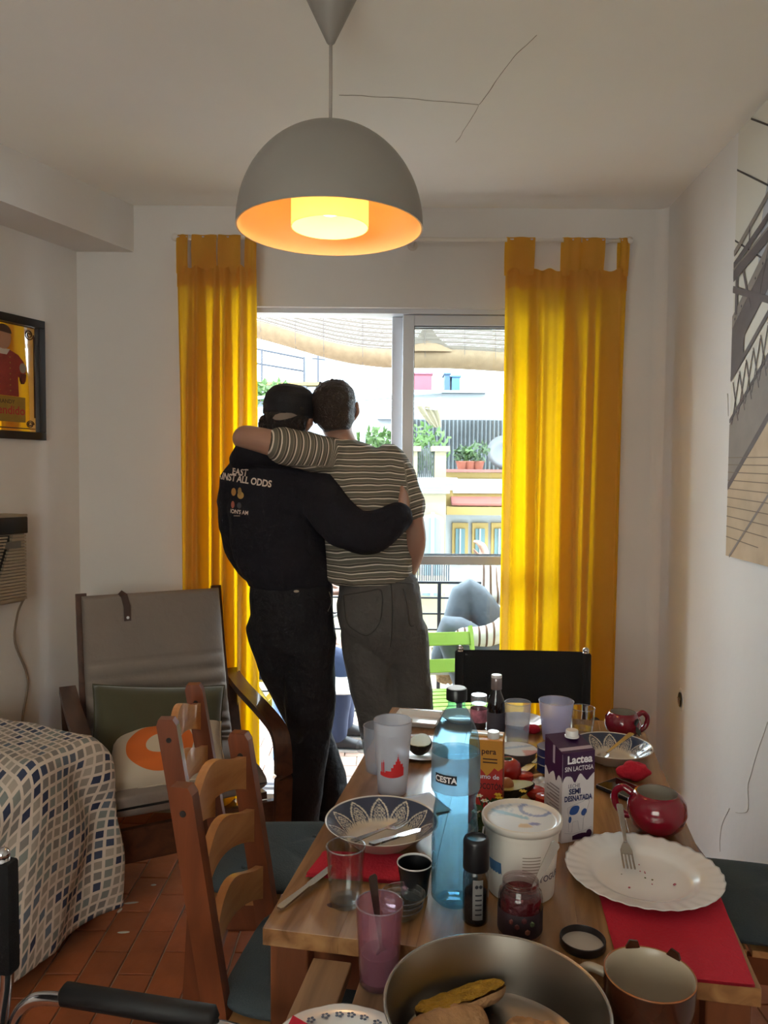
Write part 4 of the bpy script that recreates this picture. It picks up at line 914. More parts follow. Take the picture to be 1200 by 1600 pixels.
# ------------------------------------------------------------------ things on the tables
m_clear = glass('clear_glass', (.93, .95, .95), 1.7)
m_plastic = glass('clear_plastic', (.92, .94, .97), .8, .1, .16, (.8, .84, .95))
m_frost = glass('frosted_plastic', (.9, .92, .96), .5, .25, .5, (.84, .86, .92))
m_lilac = glass('lilac_plastic', (.90, .89, .97), .6, .2, .34, (.74, .76, .93))
m_steel = mat('stainless_steel', rgb(190, 186, 180), .25, 1.0)
m_cer = mat('white_porcelain', rgb(224, 222, 220), .18, coat=.3)
m_redn = mat('red_paper_napkin', rgb(186, 24, 48), .9, bump=.3, bscale=160)
m_redmug = mat('red_glaze', rgb(120, 10, 32), .12, coat=.6)
m_blackpl = mat('black_plastic', rgb(14, 15, 19), .35)
m_whitepl = mat('white_plastic', rgb(216, 208, 198), .4)
m_print_k = mat('print_black', rgb(18, 18, 26), .6); m_print_w = mat('print_white_ink', rgb(226, 224, 226), .6)
def lathe_part(name, prof, m, parent, n=40, c=(0, 0, 0), ang=45, sx=1, sy=1): return MB().lathe(prof, n, c, sx, sy).build(name, m, parent, True, None, 0, ang)
def tumbler(name, label, cat, loc, rb, rt, h, m, wall=.0016, base=.006, group=None, n=40):
    t = thing(name, label, cat, loc, 0, group)
    lathe_part('wall', [(0, 0), (rb - .002, 0), (rb, .002)] + [(rb + (rt - rb) * k / 8, .002 + (h - .002) * k / 8) for k in range(1, 9)] + [(rt - wall, h + .0005)] + [(rb - wall + (rt - rb) * k / 8, base + (h - base) * k / 8) for k in range(7, -1, -1)] + [(0, base)], m, t, n)
    lathe_part('rim', [(rt + .0004, h - .001), (rt + .0008, h), (rt - wall / 2, h + .0014), (rt - wall - .0004, h), (rt - wall, h - .001)], glass('rim_glass', (.85, .87, .9), 1.6, .05, .18), t, n)
    lathe_part('foot', [(0, .0006), (rb - .003, .0006), (rb - .0025, base - .001), (0, base - .001)], m, t, n)
    return t
def on(x, y, z=TZ): return (x, y, z + .0006)
tumbler('drinking_glass', 'clear straight drinking glass near the left table corner', 'glass', on(-.060, 1.273), .027, .0335, .100, m_clear, .0018, .010)
pg = tumbler('smoothie_glass', 'glass smeared with pink smoothie holding a spoon', 'glass', on(-.002, 1.115, SZ), .029, .0355, .122, glass('smeared_glass', (.92, .74, .80), 1.2, .05, .22, (.62, .34, .44)), .0016, .008)
lathe_part('smoothie', [(0, .009), (.0265, .009), (.0285, .042), (.0275, .048), (0, .044)], mat('berry_smoothie', rgb(92, 40, 58), .5), pg, 36)
lathe_part('foot_ring', [(.029, 0), (.030, .003), (.029, .007), (.027, .003), (.029, 0)], m_clear, pg)
cr_ = tumbler('event_cup', 'tall frosted plastic cup printed with a red skyline', 'cup', on(.024, 1.735), .033, .0445, .168, m_frost, .0018, .006)
lathe_part('cup_line', [(.0432, .141), (.0437, .142), (.0434, .143)], m_frost, cr_)
# red skyline print wrapped on the cup
m_redink = mat('print_skyline_red', rgb(206, 40, 44), .6)
b = MB()
for (x0, x1, z0, z1) in ((-.034, .034, -.004, .004), (-.030, -.0265, .004, .026), (-.0245, -.021, .004, .028), (-.0175, -.002, .004, .008), (-.002, .034, .004, .016), (.004, .031, .016, .024), (.010, .024, .024, .031), (.0135, .0205, .031, .036), (.0155, .0185, .036, .041), (.0165, .0175, .041, .048), (-.0285, -.0275, .026, .031), (-.0233, -.0222, .028, .033)):
    def wrapz(u, v):
        z = .054 + (z0 + (z1 - z0) * v) - .004 * math.sin((x0 + (x1 - x0) * u + .034) / .068 * PI) * (z0 < 0) * (1 - v); rr = .033 + .0115 * z / .168 + .0006; a = (x0 + (x1 - x0) * u) * .85 / rr - .05; return Vector((rr * math.sin(a), -rr * math.cos(a), z))
    b.grid(wrapz, 10, 2)
b.build('skyline_print', m_redink, cr_)
ck = tumbler('plastic_cup', 'clear plastic cup behind the frosted skyline cup', 'cup', on(-.006, 1.862), .034, .041, .112, m_plastic)
MB().tube(bez([(-.037, 0, .075), (-.052, 0, .07), (-.053, 0, .05), (-.036, 0, .045)], 5), .0035, 8).build('handle', m_plastic, ck, True)
tumbler('plastic_cup', 'lilac plastic cup in front of the black canvas chair', 'cup', on(.481, 2.098), .036, .048, .108, m_lilac)
tumbler('plastic_cup', 'narrow clear plastic cup beside the dark sauce bottle', 'cup', on(.369, 2.066), .030, .036, .112, m_plastic)
tumbler('whisky_glass', 'short clear glass beside the far red mug', 'glass', on(.572, 2.165), .031, .035, .068, m_clear, .0018, .010)

# patterned soup plates
navy, crm = rgb(52, 60, 84), rgb(206, 196, 178)
def plate_print(co, r_in, r_out, n=11):
    r = math.hypot(co.x, co.y); a = math.atan2(co.y, co.x) / (2 * PI) * n; f = abs((a % 1) - .5) * 2
    if r < r_in: return crm
    k = (r - r_in) / (r_out - r_in)
    if k > .95: return rgb(214, 208, 198)
    e = .92 * (1 - (k / .86) ** 1.6) if k < .86 else -1
    if f > e: return navy if k > .12 else rgb(120, 120, 128)
    if f > e - .14: return rgb(214, 206, 190)
    if f > e - .30: return navy
    return rgb(196, 188, 174) if (int(k * 14) + int(f * 8)) % 2 else rgb(86, 90, 106)
def soup_plate(label, loc, r, h, rz=0):
    t = thing('soup_plate', label, 'plate', loc, rz, 'navy petal patterned plates')
    ri = r * .60
    prof = [(0, .004)] + [(ri * k / 4, .004) for k in range(1, 4)] + [(ri, .006), (ri * 1.06, .012)] + [(ri * 1.06 + (r - ri * 1.06) * k / 24, .012 + (h - .012) * (k / 24) ** .85) for k in range(1, 25)]
    prof += [(r + .001, h - .001), (r - .003, h - .004), (ri * 1.1, .008), (ri * .9, 0), (0, 0)]
    o = MB().lathe(prof, 264).build('dish', attr_mat('printed_porcelain', .18, .4), t, True)
    paint(o, lambda co: plate_print(co, ri * 1.06, r), 1 + (len(prof) - 6) * 264); return t
p1 = soup_plate('navy petal patterned soup plate holding fork and knife', on(0.0, 1.50), .112, .044, .2)
p2 = soup_plate('navy petal patterned plate with a spoon at the far right', on(.592, 1.945), .100, .040, .5)
m_crumb = mat('food_crumb', rgb(150, 112, 60), .9)
def crumbs(parent, n, r, z, seed, m=m_crumb):
    rnd = random.Random(seed)
    for k in range(n):
        a, q = rnd.uniform(0, 6.28), r * rnd.random() ** .5; MB().ball((0, 0, 0), rnd.uniform(.0012, .003), 1, (1, .8, .5)).build('crumb', m, parent, True, (q * math.cos(a), q * math.sin(a), z), a)
crumbs(p1, 9, .05, .0052, 1)
# fluted white dinner plate
wpl = thing('dinner_plate', 'large white fluted dinner plate with a fork on the right red napkin', 'plate', on(.472, 1.352, TZ + .003))
b = MB(); n = 144; r = .137
prof = [(0, .004), (.04, .004), (.078, .0045), (.088, .008), (.094, .013), (.105, .016), (.12, .0185), (.132, .021), (.137, .022), (.136, .0205), (.12, .0165), (.095, .010), (.085, .002), (.075, 0), (0, 0)]
b.lathe(prof, n)
for v in b.bm.verts:
    q = math.hypot(v.co.x, v.co.y)
    if q > .10:
        a = math.atan2(v.co.y, v.co.x); k = (q - .10) / .037; v.co.x *= 1 + .005 * k * math.cos(a * 32); v.co.y *= 1 + .005 * k * math.cos(a * 32); v.co.z += .0012 * k * math.cos(a * 32)
b.build('dish', m_cer, wpl, True); crumbs(wpl, 8, .06, .0052, 4, mat('pink_crumb', rgb(176, 96, 110), .8)); crumbs(wpl, 3, .06, .0052, 9, mat('green_crumb', rgb(80, 84, 40), .8))
# near plate with blue flowers
np_ = thing('flower_plate', 'white scalloped plate with little blue flowers at the bottom edge', 'plate', on(-.052, .938, SZ))
b = MB(); b.lathe([(0, .004), (.055, .004), (.062, .008), (.08, .016), (.098, .021), (.1, .0205), (.08, .013), (.06, 0), (0, 0)], 96)
for v in b.bm.verts:
    q = math.hypot(v.co.x, v.co.y)
    if q > .07: a = math.atan2(v.co.y, v.co.x); k = 1 + .02 * (q - .07) / .03 * (abs(math.sin(a * 5)) - .5); v.co.x *= k; v.co.y *= k
b.build('dish', m_cer, np_, True)
for k, a in enumerate((.95, 1.2, 1.42, 1.62, 1.85, 2.1, 2.35, 2.6, .7, .4)):
    x, y = .083 * math.cos(a), .083 * math.sin(a)
    for q in range(5): MB().ball((x + .0042 * math.cos(q * 1.257), y + .0042 * math.sin(q * 1.257), .0178), .0026, 1, (1, 1, .2)).build('printed_petal', mat('print_blue_flower', rgb(98, 110, 132), .5), np_)
def napkin(name, label, pts, z, layers=3, seed=1, cat='napkin'):
    """folded paper: stack of sheets over a four cornered outline"""
    c = sum((Vector(p) for p in pts), Vector((0, 0))) / 4
    t = thing(name, label, cat, (c.x, c.y, z)); rnd = random.Random(seed)
    for k in range(layers):
        b = MB(); q = [Vector(p) - c + Vector((rnd.uniform(-.004, .004), rnd.uniform(-.004, .004))) * (k > 0) for p in pts]
        def f(u, v, s):
            p = q[0].lerp(q[1], v).lerp(q[3].lerp(q[2], v), u); zz = .0012 + k * .0022 + s * .0014 + .0015 * (1 + noise.noise(Vector((p.x * 14, p.y * 14, seed + k * .2))))
            return Vector((p.x, p.y, zz))
        for s in (0, 1): b.grid(lambda u, v: f(u, v, s), 14, 14)
        bmesh.ops.recalc_face_normals(b.bm, faces=b.bm.faces); b.build('sheet', m_redn, t, True)
    return t
napkin('paper_napkin', 'folded red paper napkin under the patterned soup plate', [(-.133, 1.353), (-.113, 1.445), (.072, 1.425), (.056, 1.328)], TZ, 3, 1)
napkin('paper_napkin', 'red paper napkin spread at the right near corner of the table', [(.352, 1.085), (.380, 1.31), (.588, 1.30), (.535, 1.062)], TZ, 2, 5)
cn = thing('paper_napkin', 'small red napkin corner on the near flower plate', 'napkin', (-.105, .985, SZ + .024))
MB().rings([[(-.03, -.05, 0), (.02, -.05, .003), (.02, -.05, .005), (-.03, -.05, .002)], [(-.012, .012, .008), (.03, -.022, .01), (.03, -.022, .012), (-.012, .012, .010)]]).build('sheet', m_redn, cn)
def crumple(label, loc, r, sc, seed):
    b = MB(); b.ball((0, 0, 0), r, 4, sc)
    for v in b.bm.verts: v.co *= 1 + .28 * noise.noise(v.co * 45 + Vector((seed, 0, 0))) + .12 * noise.noise(v.co * 110)
    mn = min(v.co.z for v in b.bm.verts)
    return tag(b.build('crumpled_napkin', m_redn, None, True, (loc[0], loc[1], loc[2] - mn)), label, 'napkin')
crumple('crumpled red napkin in front of the far patterned plate', (.602, 1.812, TZ), .036, (1, .6, .62), 2)
crumple('scrap of red napkin behind the narrow plastic cup', (.424, 2.145, TZ), .026, (.8, .7, .5), 8)

# cutlery ------------------------------------------------------------
def handle_prof(b, L, w0, w1, th):
    b.rings([[(x, -wd / 2, -t / 2), (x, wd / 2, -t / 2), (x, wd / 2, t / 2), (x, -wd / 2, t / 2)] for x, wd, t in ((0, w0 * .6, th), (.004, w0, th), (L * .5, (w0 + w1) / 2, th), (L * .9, w1, th), (L, w1, th))])
def place(o, p, q, roll=0.0):
    """lay a piece of cutlery from p (handle end) towards q"""
    p, q = Vector(p), Vector(q); x = (q - p).normalized(); z = Vector((0, 0, 1)); y = z.cross(x).normalized(); z = x.cross(y)
    o.matrix_world = Matrix(((x.x, y.x, z.x, p.x), (x.y, y.y, z.y, p.y), (x.z, y.z, z.z, p.z), (0, 0, 0, 1))) @ Matrix.Rotation(roll, 4, 'X')
def fork(label, p, q, L=.185, grp=None):
    t = thing('fork', label, 'fork', (0, 0, 0), 0, grp); b = MB(); handle_prof(b, L * .62, .013, .006, .0022); b.build('handle', m_steel, t, True, None, 0, 40)
    b = MB(); h0 = L * .60
    b.rings([[(h0 + x, -w_ / 2, z - .0009), (h0 + x, w_ / 2, z - .0009), (h0 + x, w_ / 2, z + .0009), (h0 + x, -w_ / 2, z + .0009)] for x, w_, z in ((0, .006, 0), (.012, .016, -.003), (.022, .022, -.004), (.032, .022, -.004))]); b.build('head', m_steel, t, True, None, 0, 40)
    for k in range(4): y = -.0094 + k * .00627; MB().flat_bar([(h0 + .031, y, -.004), (h0 + .05, y, -.003), (L, y, .001)], .0018, .0032).build('tine', m_steel, t)
    place(t, p, q); return t
def knife(label, p, q, L=.2, blade_w=.016, grp=None, m_h=None):
    t = thing('knife', label, 'knife', (0, 0, 0), 0, grp); b = MB(); handle_prof(b, L * .5, .014, .009, .004); b.build('handle', m_h or m_steel, t, True, None, 0, 40)
    s = L * .5; MB().poly([(s, -.005, 0), (s + .01, -blade_w / 2, 0), (L - .02, -blade_w / 2, 0), (L, blade_w / 2 - .004, 0), (L - .01, blade_w / 2, 0), (s + .01, blade_w / 2, 0), (s, .005, 0)], .0014).build('blade', m_steel, t)
    place(t, p, q); return t
def spoon(label, p, q, L=.17, m=None, grp=None, roll=0.0):
    m = m or m_steel; t = thing('spoon', label, 'spoon', (0, 0, 0), 0, grp); b = MB(); handle_prof(b, L * .72, .016, .006, .002); b.build('handle', m, t, True, None, 0, 40)
    b = MB(); b.grid(lambda u, v: Vector((L * .70 + L * .15 + L * .15 * v * math.cos(2 * PI * u), L * .09 * v * math.sin(2 * PI * u), -.006 * (1 - v * v))), 28, 7, True)
    b.grid(lambda u, v: Vector((L * .70 + L * .15 + L * .15 * v * math.cos(2 * PI * u), L * .09 * v * math.sin(2 * PI * u), -.006 * (1 - v * v) - .0014)), 28, 7, True); b.build('bowl', m, t, True)
    place(t, p, q, roll); return t
fork('steel fork resting in the patterned soup plate', (-.055, 1.405, TZ + .044), (.040, 1.532, TZ + .022), .175)
knife('steel knife beside the fork across the soup plate rim', (-.020, 1.378, TZ + .052), (.075, 1.49, TZ + .026), .16)
knife('steel knife lying at the left table corner by the glass', (-.170, 1.248, TZ + .005), (-.105, 1.345, TZ + .012), .15, .014)
fork('steel fork with its handle raised in the white fluted plate', (.488, 1.545, TZ + .058), (.442, 1.32, TZ + .012), .195)
spoon('dark handled spoon standing in the pink smoothie glass', (-.013, 1.128, SZ + .158), (.006, 1.108, SZ + .012), .150, mat('dark_steel', rgb(110, 98, 92), .35, 1.0), None, R(90) * 0)
spoon('steel spoon leaning out of the jam jar', (.288, 1.235, TZ + .128), (.218, 1.185, TZ + .03), .13, None, None, R(-60))
spoon('spoon resting in the far patterned plate', (.662, 2.005, TZ + .050), (.552, 1.915, TZ + .016), .16)
knife('small knife with pale blade leaning on the cutting pack', (.418, 1.935, TZ + .018), (.335, 1.815, TZ + .016), .15, .02, None, mat('pale_blade', rgb(206, 206, 204), .3))

# water bottle -------------------------------------------------------
wb_ = thing('water_bottle', 'large blue plastic water bottle with a dark cap', 'bottle', on(.126, 1.288))
m_blue = glass('blue_pet', (.62, .84, .94), .9, .02, .05, (.3, .6, .85))
s = .040
bp = [(0, .006), (.024, .002), (.031, 0), (s, .010), (s, .060), (s - .002, .066), (s, .072), (s, .110), (s - .0025, .118), (s, .126), (s - .0045, .165), (s - .0055, .175), (s - .004, .186), (s + .001, .196), (s + .001, .262), (s, .276), (s - .003, .292), (s - .010, .310), (.021, .328), (.0150, .337), (.0145, .347), (0, .347)]
lathe_part('shell', bp, m_blue, wb_, 48, (0, 0, 0), 60)
lathe_part('water', [(0, .008), (.028, .006), (s - .002, .014), (s - .002, .16), (s - .0065, .176), (s - .001, .2), (s - .001, .256), (0, .256)], glass('water', (.80, .92, .97), .35), wb_, 48, (0, 0, 0), 60)
lathe_part('label', [(s + .0016, .198), (s + .0018, .199), (s + .0018, .259), (s + .0016, .260)], glass('bottle_label', (.74, .80, .84), .3, .3, .42, (.62, .64, .66)), wb_, 48)
MB().grid(lambda u, v: Vector(((s + .0024) * math.sin(-1.0 + .95 * u), -(s + .0024) * math.cos(-1.0 + .95 * u), .216 + .016 * v)), 12, 2).build('label_box', m_print_k, wb_, True)
lettering('lettering', 'CESTA', .0135, m_print_w, wb_, Matrix.Translation((0, 0, .2235)) @ Matrix.Rotation(-.52, 4, 'Z'), .0004, s + .0028)
lathe_part('cap', [(0, .3485), (.0172, .3485), (.0178, .349), (.0178, .366), (.0165, .368), (0, .368)], m_blackpl, wb_, 32)
lathe_part('cap_top', [(0, .3682), (.0155, .3682), (.0145, .3696), (0, .3698)], mat('cap_white', rgb(220, 226, 236), .4), wb_, 32)
# grinder
gr = thing('spice_grinder', 'glass spice grinder with a tall black cap', 'grinder', on(.155, 1.226))
lathe_part('jar', [(0, 0), (.019, 0), (.021, .003), (.021, .078), (.017, .088), (0, .088)], glass('grinder_glass', (.62, .62, .64), 1.0), gr, 32)
lathe_part('spice', [(0, .003), (.018, .003), (.018, .05), (0, .052)], mat('peppercorns', rgb(42, 36, 34), .8, var=.5, vscale=300), gr, 32)
lathe_part('cap', [(.0, .0885), (.021, .0885), (.0215, .092), (.0215, .134), (.0195, .139), (.0165, .1405), (.015, .138), (0, .137)], m_blackpl, gr, 36)
MB().grid(lambda u, v: Vector((.0214 * math.sin(-.35 + .8 * u), -.0214 * math.cos(-.35 + .8 * u), .012 + .066 * v)), 10, 2).build('label', mat('label_grey', rgb(120, 116, 114), .6), gr, True)
for k, x in enumerate((-.05, .25)): MB().ball((.0216 * math.sin(x), -.0216 * math.cos(x), .067), .0034, 1, (1, .2, 1)).build('label_mark', m_print_k, gr)
for k in range(5): MB().grid(lambda u, v: Vector((.0217 * math.sin(-.15 + .5 * u), -.0217 * math.cos(-.15 + .5 * u), .02 + k * .008 + .0025 * v)), 6, 2).build('label_line', m_print_k, gr)
# espresso cup
es = thing('espresso_cup', 'small black espresso cup with a white rim', 'cup', on(.058, 1.302))
lathe_part('body', [(0, 0), (.0215, 0), (.023, .003), (.0255, .03), (.0305, .056), (.0295, .0565), (.025, .034), (.021, .006), (0, .005)], m_blackpl, es)
lathe_part('rim', [(.0300, .0555), (.0312, .0575), (.0305, .059), (.0288, .0575), (.0292, .0555)], m_cer, es)
lathe_part('coffee', [(0, .012), (.0222, .012), (.0222, .0125), (0, .0125)], mat('coffee', rgb(40, 26, 18), .1), es)
# clear stacked dishes
for k in range(3):
    t = thing('glass_dish', ('clear glass dish at the bottom of the small stack', 'clear glass dish in the middle of the small stack', 'clear glass dish on top of the small stack')[k], 'dish', on(.033 + .002 * k, 1.247 + .001 * k, TZ + k * .0085), 0, 'stacked clear glass dishes')
    lathe_part('dish', [(0, 0), (.029, 0), (.033, .002), (.037, .014), (.036, .0148), (.032, .0045), (.028, .0035), (0, .003)], m_clear, t); lathe_part('rim', [(.0365, .0136), (.0376, .0146), (.036, .0154), (.0356, .0145)], glass('rim_glass'), t)
# yoghurt tub
yt = thing('yoghurt_tub', 'big white plastic yoghurt tub with a printed lid', 'tub', on(.247, 1.325))
lathe_part('tub', [(0, 0), (.055, 0), (.0575, .002), (.0645, .112), (.0665, .113), (.0665, .124), (.064, .124), (.06, .11), (0, .11)], m_whitepl, yt, 56)
ld = MB().lathe([(0, .1265)] + [(.058 * k / 12, .1265) for k in range(1, 13)] + [(.062, .1275), (.0665, .1325), (.0692, .1325), (.0705, .130), (.0695, .1205), (.0668, .1202)], 96).build('lid', attr_mat('printed_lid', .3), yt, True)
def lid_print(co):
    r = math.hypot(co.x, co.y)
    if r > .0585: return rgb(206, 198, 188)
    d = math.hypot(co.x - .03, co.y - .035)
    if .022 < d < .03: return rgb(120, 140, 190)
    if abs(co.x * .6 + co.y - .005) < .006 and co.x < .012: return rgb(130, 178, 206)
    if co.x < -.01 and co.y > .012 and (int(co.y * 300) % 2): return rgb(160, 182, 206)
    if math.hypot((co.x) / 1.5, co.y + .03) < .008: return rgb(206, 180, 150)
    if math.hypot((co.x - .018) / 1.6, co.y + .022) < .006: return rgb(110, 120, 180)
    return rgb(206, 214, 224)
paint(ld, lid_print)
MB().tube(bez([(-.068, -.01, .116), (-.072, -.02, .09), (-.067, -.03, .05), (-.062, -.03, .03)], 6), .0016, 6).build('bail_handle', m_whitepl, yt)
for k in range(6): MB().grid(lambda u, v: Vector(((.0600 + .0014 + .0006 * k * .9) * math.sin(-.15 + .5 * u), -(.0600 + .0014 + .0006 * k * .9) * math.cos(-.15 + .5 * u), .058 + k * .0055 + .0018 * v)), 8, 2).build('printed_line', mat('tub_print', rgb(150, 136, 124), .7), yt)
lettering('lettering', 'YOGUR', .015, mat('tub_letter', rgb(96, 84, 96), .7), yt, Matrix.Translation((0, 0, .045)) @ Matrix.Rotation(.75, 4, 'Z'), .0003, .0612)
MB().grid(lambda u, v: Vector(((.0585 + .004 * v) * math.sin(-1.25 + .5 * u), -(.0585 + .004 * v) * math.cos(-1.25 + .5 * u), .03 + .038 * v)), 10, 4).build('printed_patch', mat('tub_blue', rgb(70, 110, 150), .6), yt, True)
# jam jar and its lid
jj = thing('jam_jar', 'open glass jar of dark red jam with a spoon in it', 'jar', on(.222, 1.192))
lathe_part('jar', [(0, 0), (.031, 0), (.035, .004), (.035, .062), (.033, .071), (.0285, .076), (.0285, .088), (.027, .0885), (.027, .076), (.0325, .066), (.0325, .006), (0, .004)], glass('jam_glass', (.92, .86, .87), 1.2), jj, 44)
lathe_part('jam', [(0, .005), (.032, .006), (.0322, .06), (.028, .07), (.02, .066), (0, .064)], mat('jam', rgb(78, 12, 22), .25, bump=.5, bscale=120), jj, 36)
lathe_part('label', [(.0354, .010), (.0357, .011), (.0357, .046), (.0354, .047)], mat('jam_label', rgb(36, 18, 24), .6, var=.5, vscale=60), jj, 44)
for (a, z, c_) in ((-.55, .036, (96, 40, 28)), (-.3, .03, (84, 30, 20)), (.15, .022, (110, 60, 44)), (.35, .034, (66, 76, 44)), (0.0, .04, (80, 24, 26))):
    MB().ball((.0358 * math.sin(a), -.0358 * math.cos(a), z), .005, 1, (1, .3, 1)).build('label_fruit', mat('fruit%d%d' % (c_[0], c_[1]), rgb(*c_), .6), jj)
MB().tube([(.0285 * math.cos(k * .4), .0285 * math.sin(k * .4), .078 + k * .0003) for k in range(28)], .0008, 5).build('thread', m_clear, jj)
jl = thing('jar_lid', 'upturned dark jar lid on the table near the red napkin', 'lid', on(.314, 1.160))
lathe_part('shell', [(0, 0), (.033, 0), (.0348, .002), (.035, .013), (.0338, .0138), (.0332, .0125), (.0328, .003), (0, .0025)], mat('lid_black', rgb(28, 24, 26), .35), jl)
lathe_part('liner', [(0, .003), (.0318, .003), (.0318, .0036), (0, .0036)], mat('lid_liner', rgb(176, 168, 158), .4), jl)

# milk carton --------------------------------------------------------
mk = thing('milk_carton', 'purple and white milk carton with a white screw cap', 'carton', on(.381, 1.535), R(18))
hw, hd, hh = .0365, .034, .192
m_cart = mat('carton_white', rgb(206, 200, 202), .45); m_purp = mat('carton_purple', rgb(56, 20, 62), .4)
MB().rings([[(-hw, -hd, 0), (hw, -hd, 0), (hw, hd, 0), (-hw, hd, 0)], [(-hw, -hd, hh - .012), (hw, -hd, hh - .012), (hw, hd, hh + .004), (-hw, hd, hh + .004)]]).build('box', m_cart, mk)
MB().rings([[(-hw - .0004, -hd - .0004, hh - .0125), (hw + .0004, -hd - .0004, hh - .0125), (hw + .0004, hd, hh + .0042), (-hw - .0004, hd, hh + .0042)], [(-hw - .0004, -hd - .0004, hh - .0105), (hw + .0004, -hd - .0004, hh - .0105), (hw + .0004, hd, hh + .0062), (-hw - .0004, hd, hh + .0062)]]).build('top', m_purp, mk)
def drip(n, amp, seed):
    return [.118 + amp * (abs(math.sin(k / n * PI * 2.5 + seed)) * .9 + .1 * math.sin(k * 1.3)) for k in range(n + 1)]
zz = drip(20, .020, .2)
MB().poly([(-hw + 2 * hw * k / 20, -hd - .0006, zz[k]) for k in range(21)] + [(hw, -hd - .0006, hh - .0115), (-hw, -hd - .0006, hh - .0115)]).build('purple_front', m_purp, mk)
zz2 = drip(20, .018, 1.0); zz2[20] = zz[0]
MB().poly([(-hw - .0006, hd - 2 * hd * k / 20, zz2[k]) for k in range(21)] + [(-hw - .0006, -hd, hh - .0115), (-hw - .0006, hd, hh + .004)]).build('purple_side', m_purp, mk)
MB().b2(-.036, .036, -.028, -.018, 0, .0006).xf(Matrix.Translation((0, .0, hh - .0023)) @ Matrix.Rotation(R(13.5), 4, 'X')).build('top_seam', mat('carton_seam', rgb(176, 160, 172), .5), mk)
MB().b2(-hw - .0012, -hw - .0004, -.006, .001, hh - .040, hh - .004).build('side_flap', MATS['carton_seam'], mk)
MB().lathe([(0, 0), (.0145, 0), (.0145, .003), (.0128, .0035), (.0128, .013), (.0118, .0145), (0, .0145)], 32).build('screw_cap', m_cer, mk, True, (.012, .012, hh + .0035), 0, 40)
def mfront(x, z): return FACE((x, -hd - .0010, z))
m_pw = m_print_w; m_pb = mat('print_navy', rgb(34, 40, 92), .6); m_cow = mat('print_cow_blue', rgb(36, 74, 140), .6)
lettering('lettering', 'Lactea', .0225, m_pw, mk, mfront(.002, .166), .0007, None, .98)
lettering('lettering', 'SIN LACTOSA', .0135, m_pw, mk, mfront(.001, .148), .0001, None, .78)
lettering('lettering', 'LECHE', .0105, m_pb, mk, mfront(-.010, .1135), -.0001, None, .9)
lettering('lettering', 'SEMI', .0150, m_pb, mk, mfront(-.008, .102), .0006, None, .9)
lettering('lettering', 'DESNATADA', .0150, m_pb, mk, mfront(.0, .088), .0006, None, .72)
for (x, z, a, c_, rr) in ((-.008, .064, .012, .009, .3), (.014, .058, .006, .0075, -.3), (-.018, .046, .0035, .0065, 0)):
    MB().poly([(x + a * math.cos(t) * (1 + .15 * math.sin(2 * t)) * math.cos(rr) - c_ * math.sin(t) * math.sin(rr), -hd - .0009, z + a * math.cos(t) * math.sin(rr) + c_ * math.sin(t) * math.cos(rr)) for t in [k * PI / 10 for k in range(20)]]).build('cow_patch', m_cow, mk)
for ps_ in ([(-.024, .07), (-.02, .045), (-.021, .022), (-.013, .02), (-.012, .04), (0, .042), (.004, .022), (.012, .022), (.013, .045), (.02, .06), (.026, .078), (.02, .088), (.012, .08), (-.006, .076), (-.024, .07)], [(-.03, .02), (-.01, .016), (.015, .02), (.032, .026)]):
    MB().tube([(x, -hd - .0008, z) for x, z in ps_], .0003, 4).build('cow_outline', mat('print_outline', rgb(150, 148, 160), .7), mk)
MB().poly([(-.012 + .042 * k / 6, -hd - .0009, .012 + .004 * math.sin(k / 6 * 3)) for k in range(7)] + [(.03, -hd - .0009, .004), (-.012, -hd - .0009, .004)]).build('purple_foot', m_purp, mk)
MB().poly([(.026 + .0065 * math.cos(t), -hd - .0012, .014 + .0075 * math.sin(t)) for t in [k * PI / 8 for k in range(16)]]).build('purple_dot', m_purp, mk)
for k in range(12): MB().b2(-hw - .0008, -hw - .0004, -.024, .024 - .012 * (k % 3 == 2), .030 + k * .0068, .0325 + k * .0068).build('printed_line', mat('carton_print', rgb(150, 138, 140), .7), mk)

# juice carton -------------------------------------------------------
jc = thing('juice_carton', 'orange and red peach juice carton behind the water bottle', 'carton', on(.222, 1.60), R(-12))
hw, hd, hh = .035, .030, .180
MB().b2(-hw, hw, -hd, hd, 0, hh, .0015).build('box', mat('juice_orange', rgb(206, 140, 48), .4), jc)
pk = [(-hw, .10), (-.028, .112), (-.02, .108), (-.012, .12), (-.004, .112), (.002, .104), (.010, .112), (.018, .122), (.026, .116), (hw, .124)]
MB().poly([(x, -hd - .0006, z) for x, z in pk] + [(hw, -hd - .0006, 0), (-hw, -hd - .0006, 0)]).build('red_front', mat('juice_red', rgb(186, 44, 36), .45, var=.1, vscale=20), jc)
MB().poly([(hw + .0006, -hd, .124), (hw + .0006, 0, .11), (hw + .0006, hd, .12), (hw + .0006, hd, 0), (hw + .0006, -hd, 0)]).build('red_side', mat('juice_red_side', rgb(160, 50, 56), .45), jc)
MB().b2(-hw + .002, hw - .002, -.004, .004, hh, hh + .004).build('top_seam', mat('foil_seam', rgb(206, 196, 170), .3), jc)
MB().lathe([(0, 0), (.0125, 0), (.0125, .012), (.0115, .0135), (0, .0135)], 28).build('screw_cap', m_cer, jc, True, (.014, -.012, hh + .0002), 0, 40)
m_dk = mat('juice_letter', rgb(66, 26, 20), .6)
lettering('lettering', 'pera', .017, m_dk, jc, FACE((.006, -hd - .0008, .156)), .0003)
lettering('lettering', 'zumo de', .014, m_pw, jc, FACE((.004, -hd - .0010, .103)), .0002)
lettering('lettering', 'MELOCOTÓN', .0175, m_dk, jc, FACE((.0, -hd - .0010, .082)), .0003, None, .66)
for k in range(2): MB().b2(-.006, .024, -hd - .0009, -hd - .0005, .139 - k * .007, .1415 - k * .007).build('printed_line', m_dk, jc)

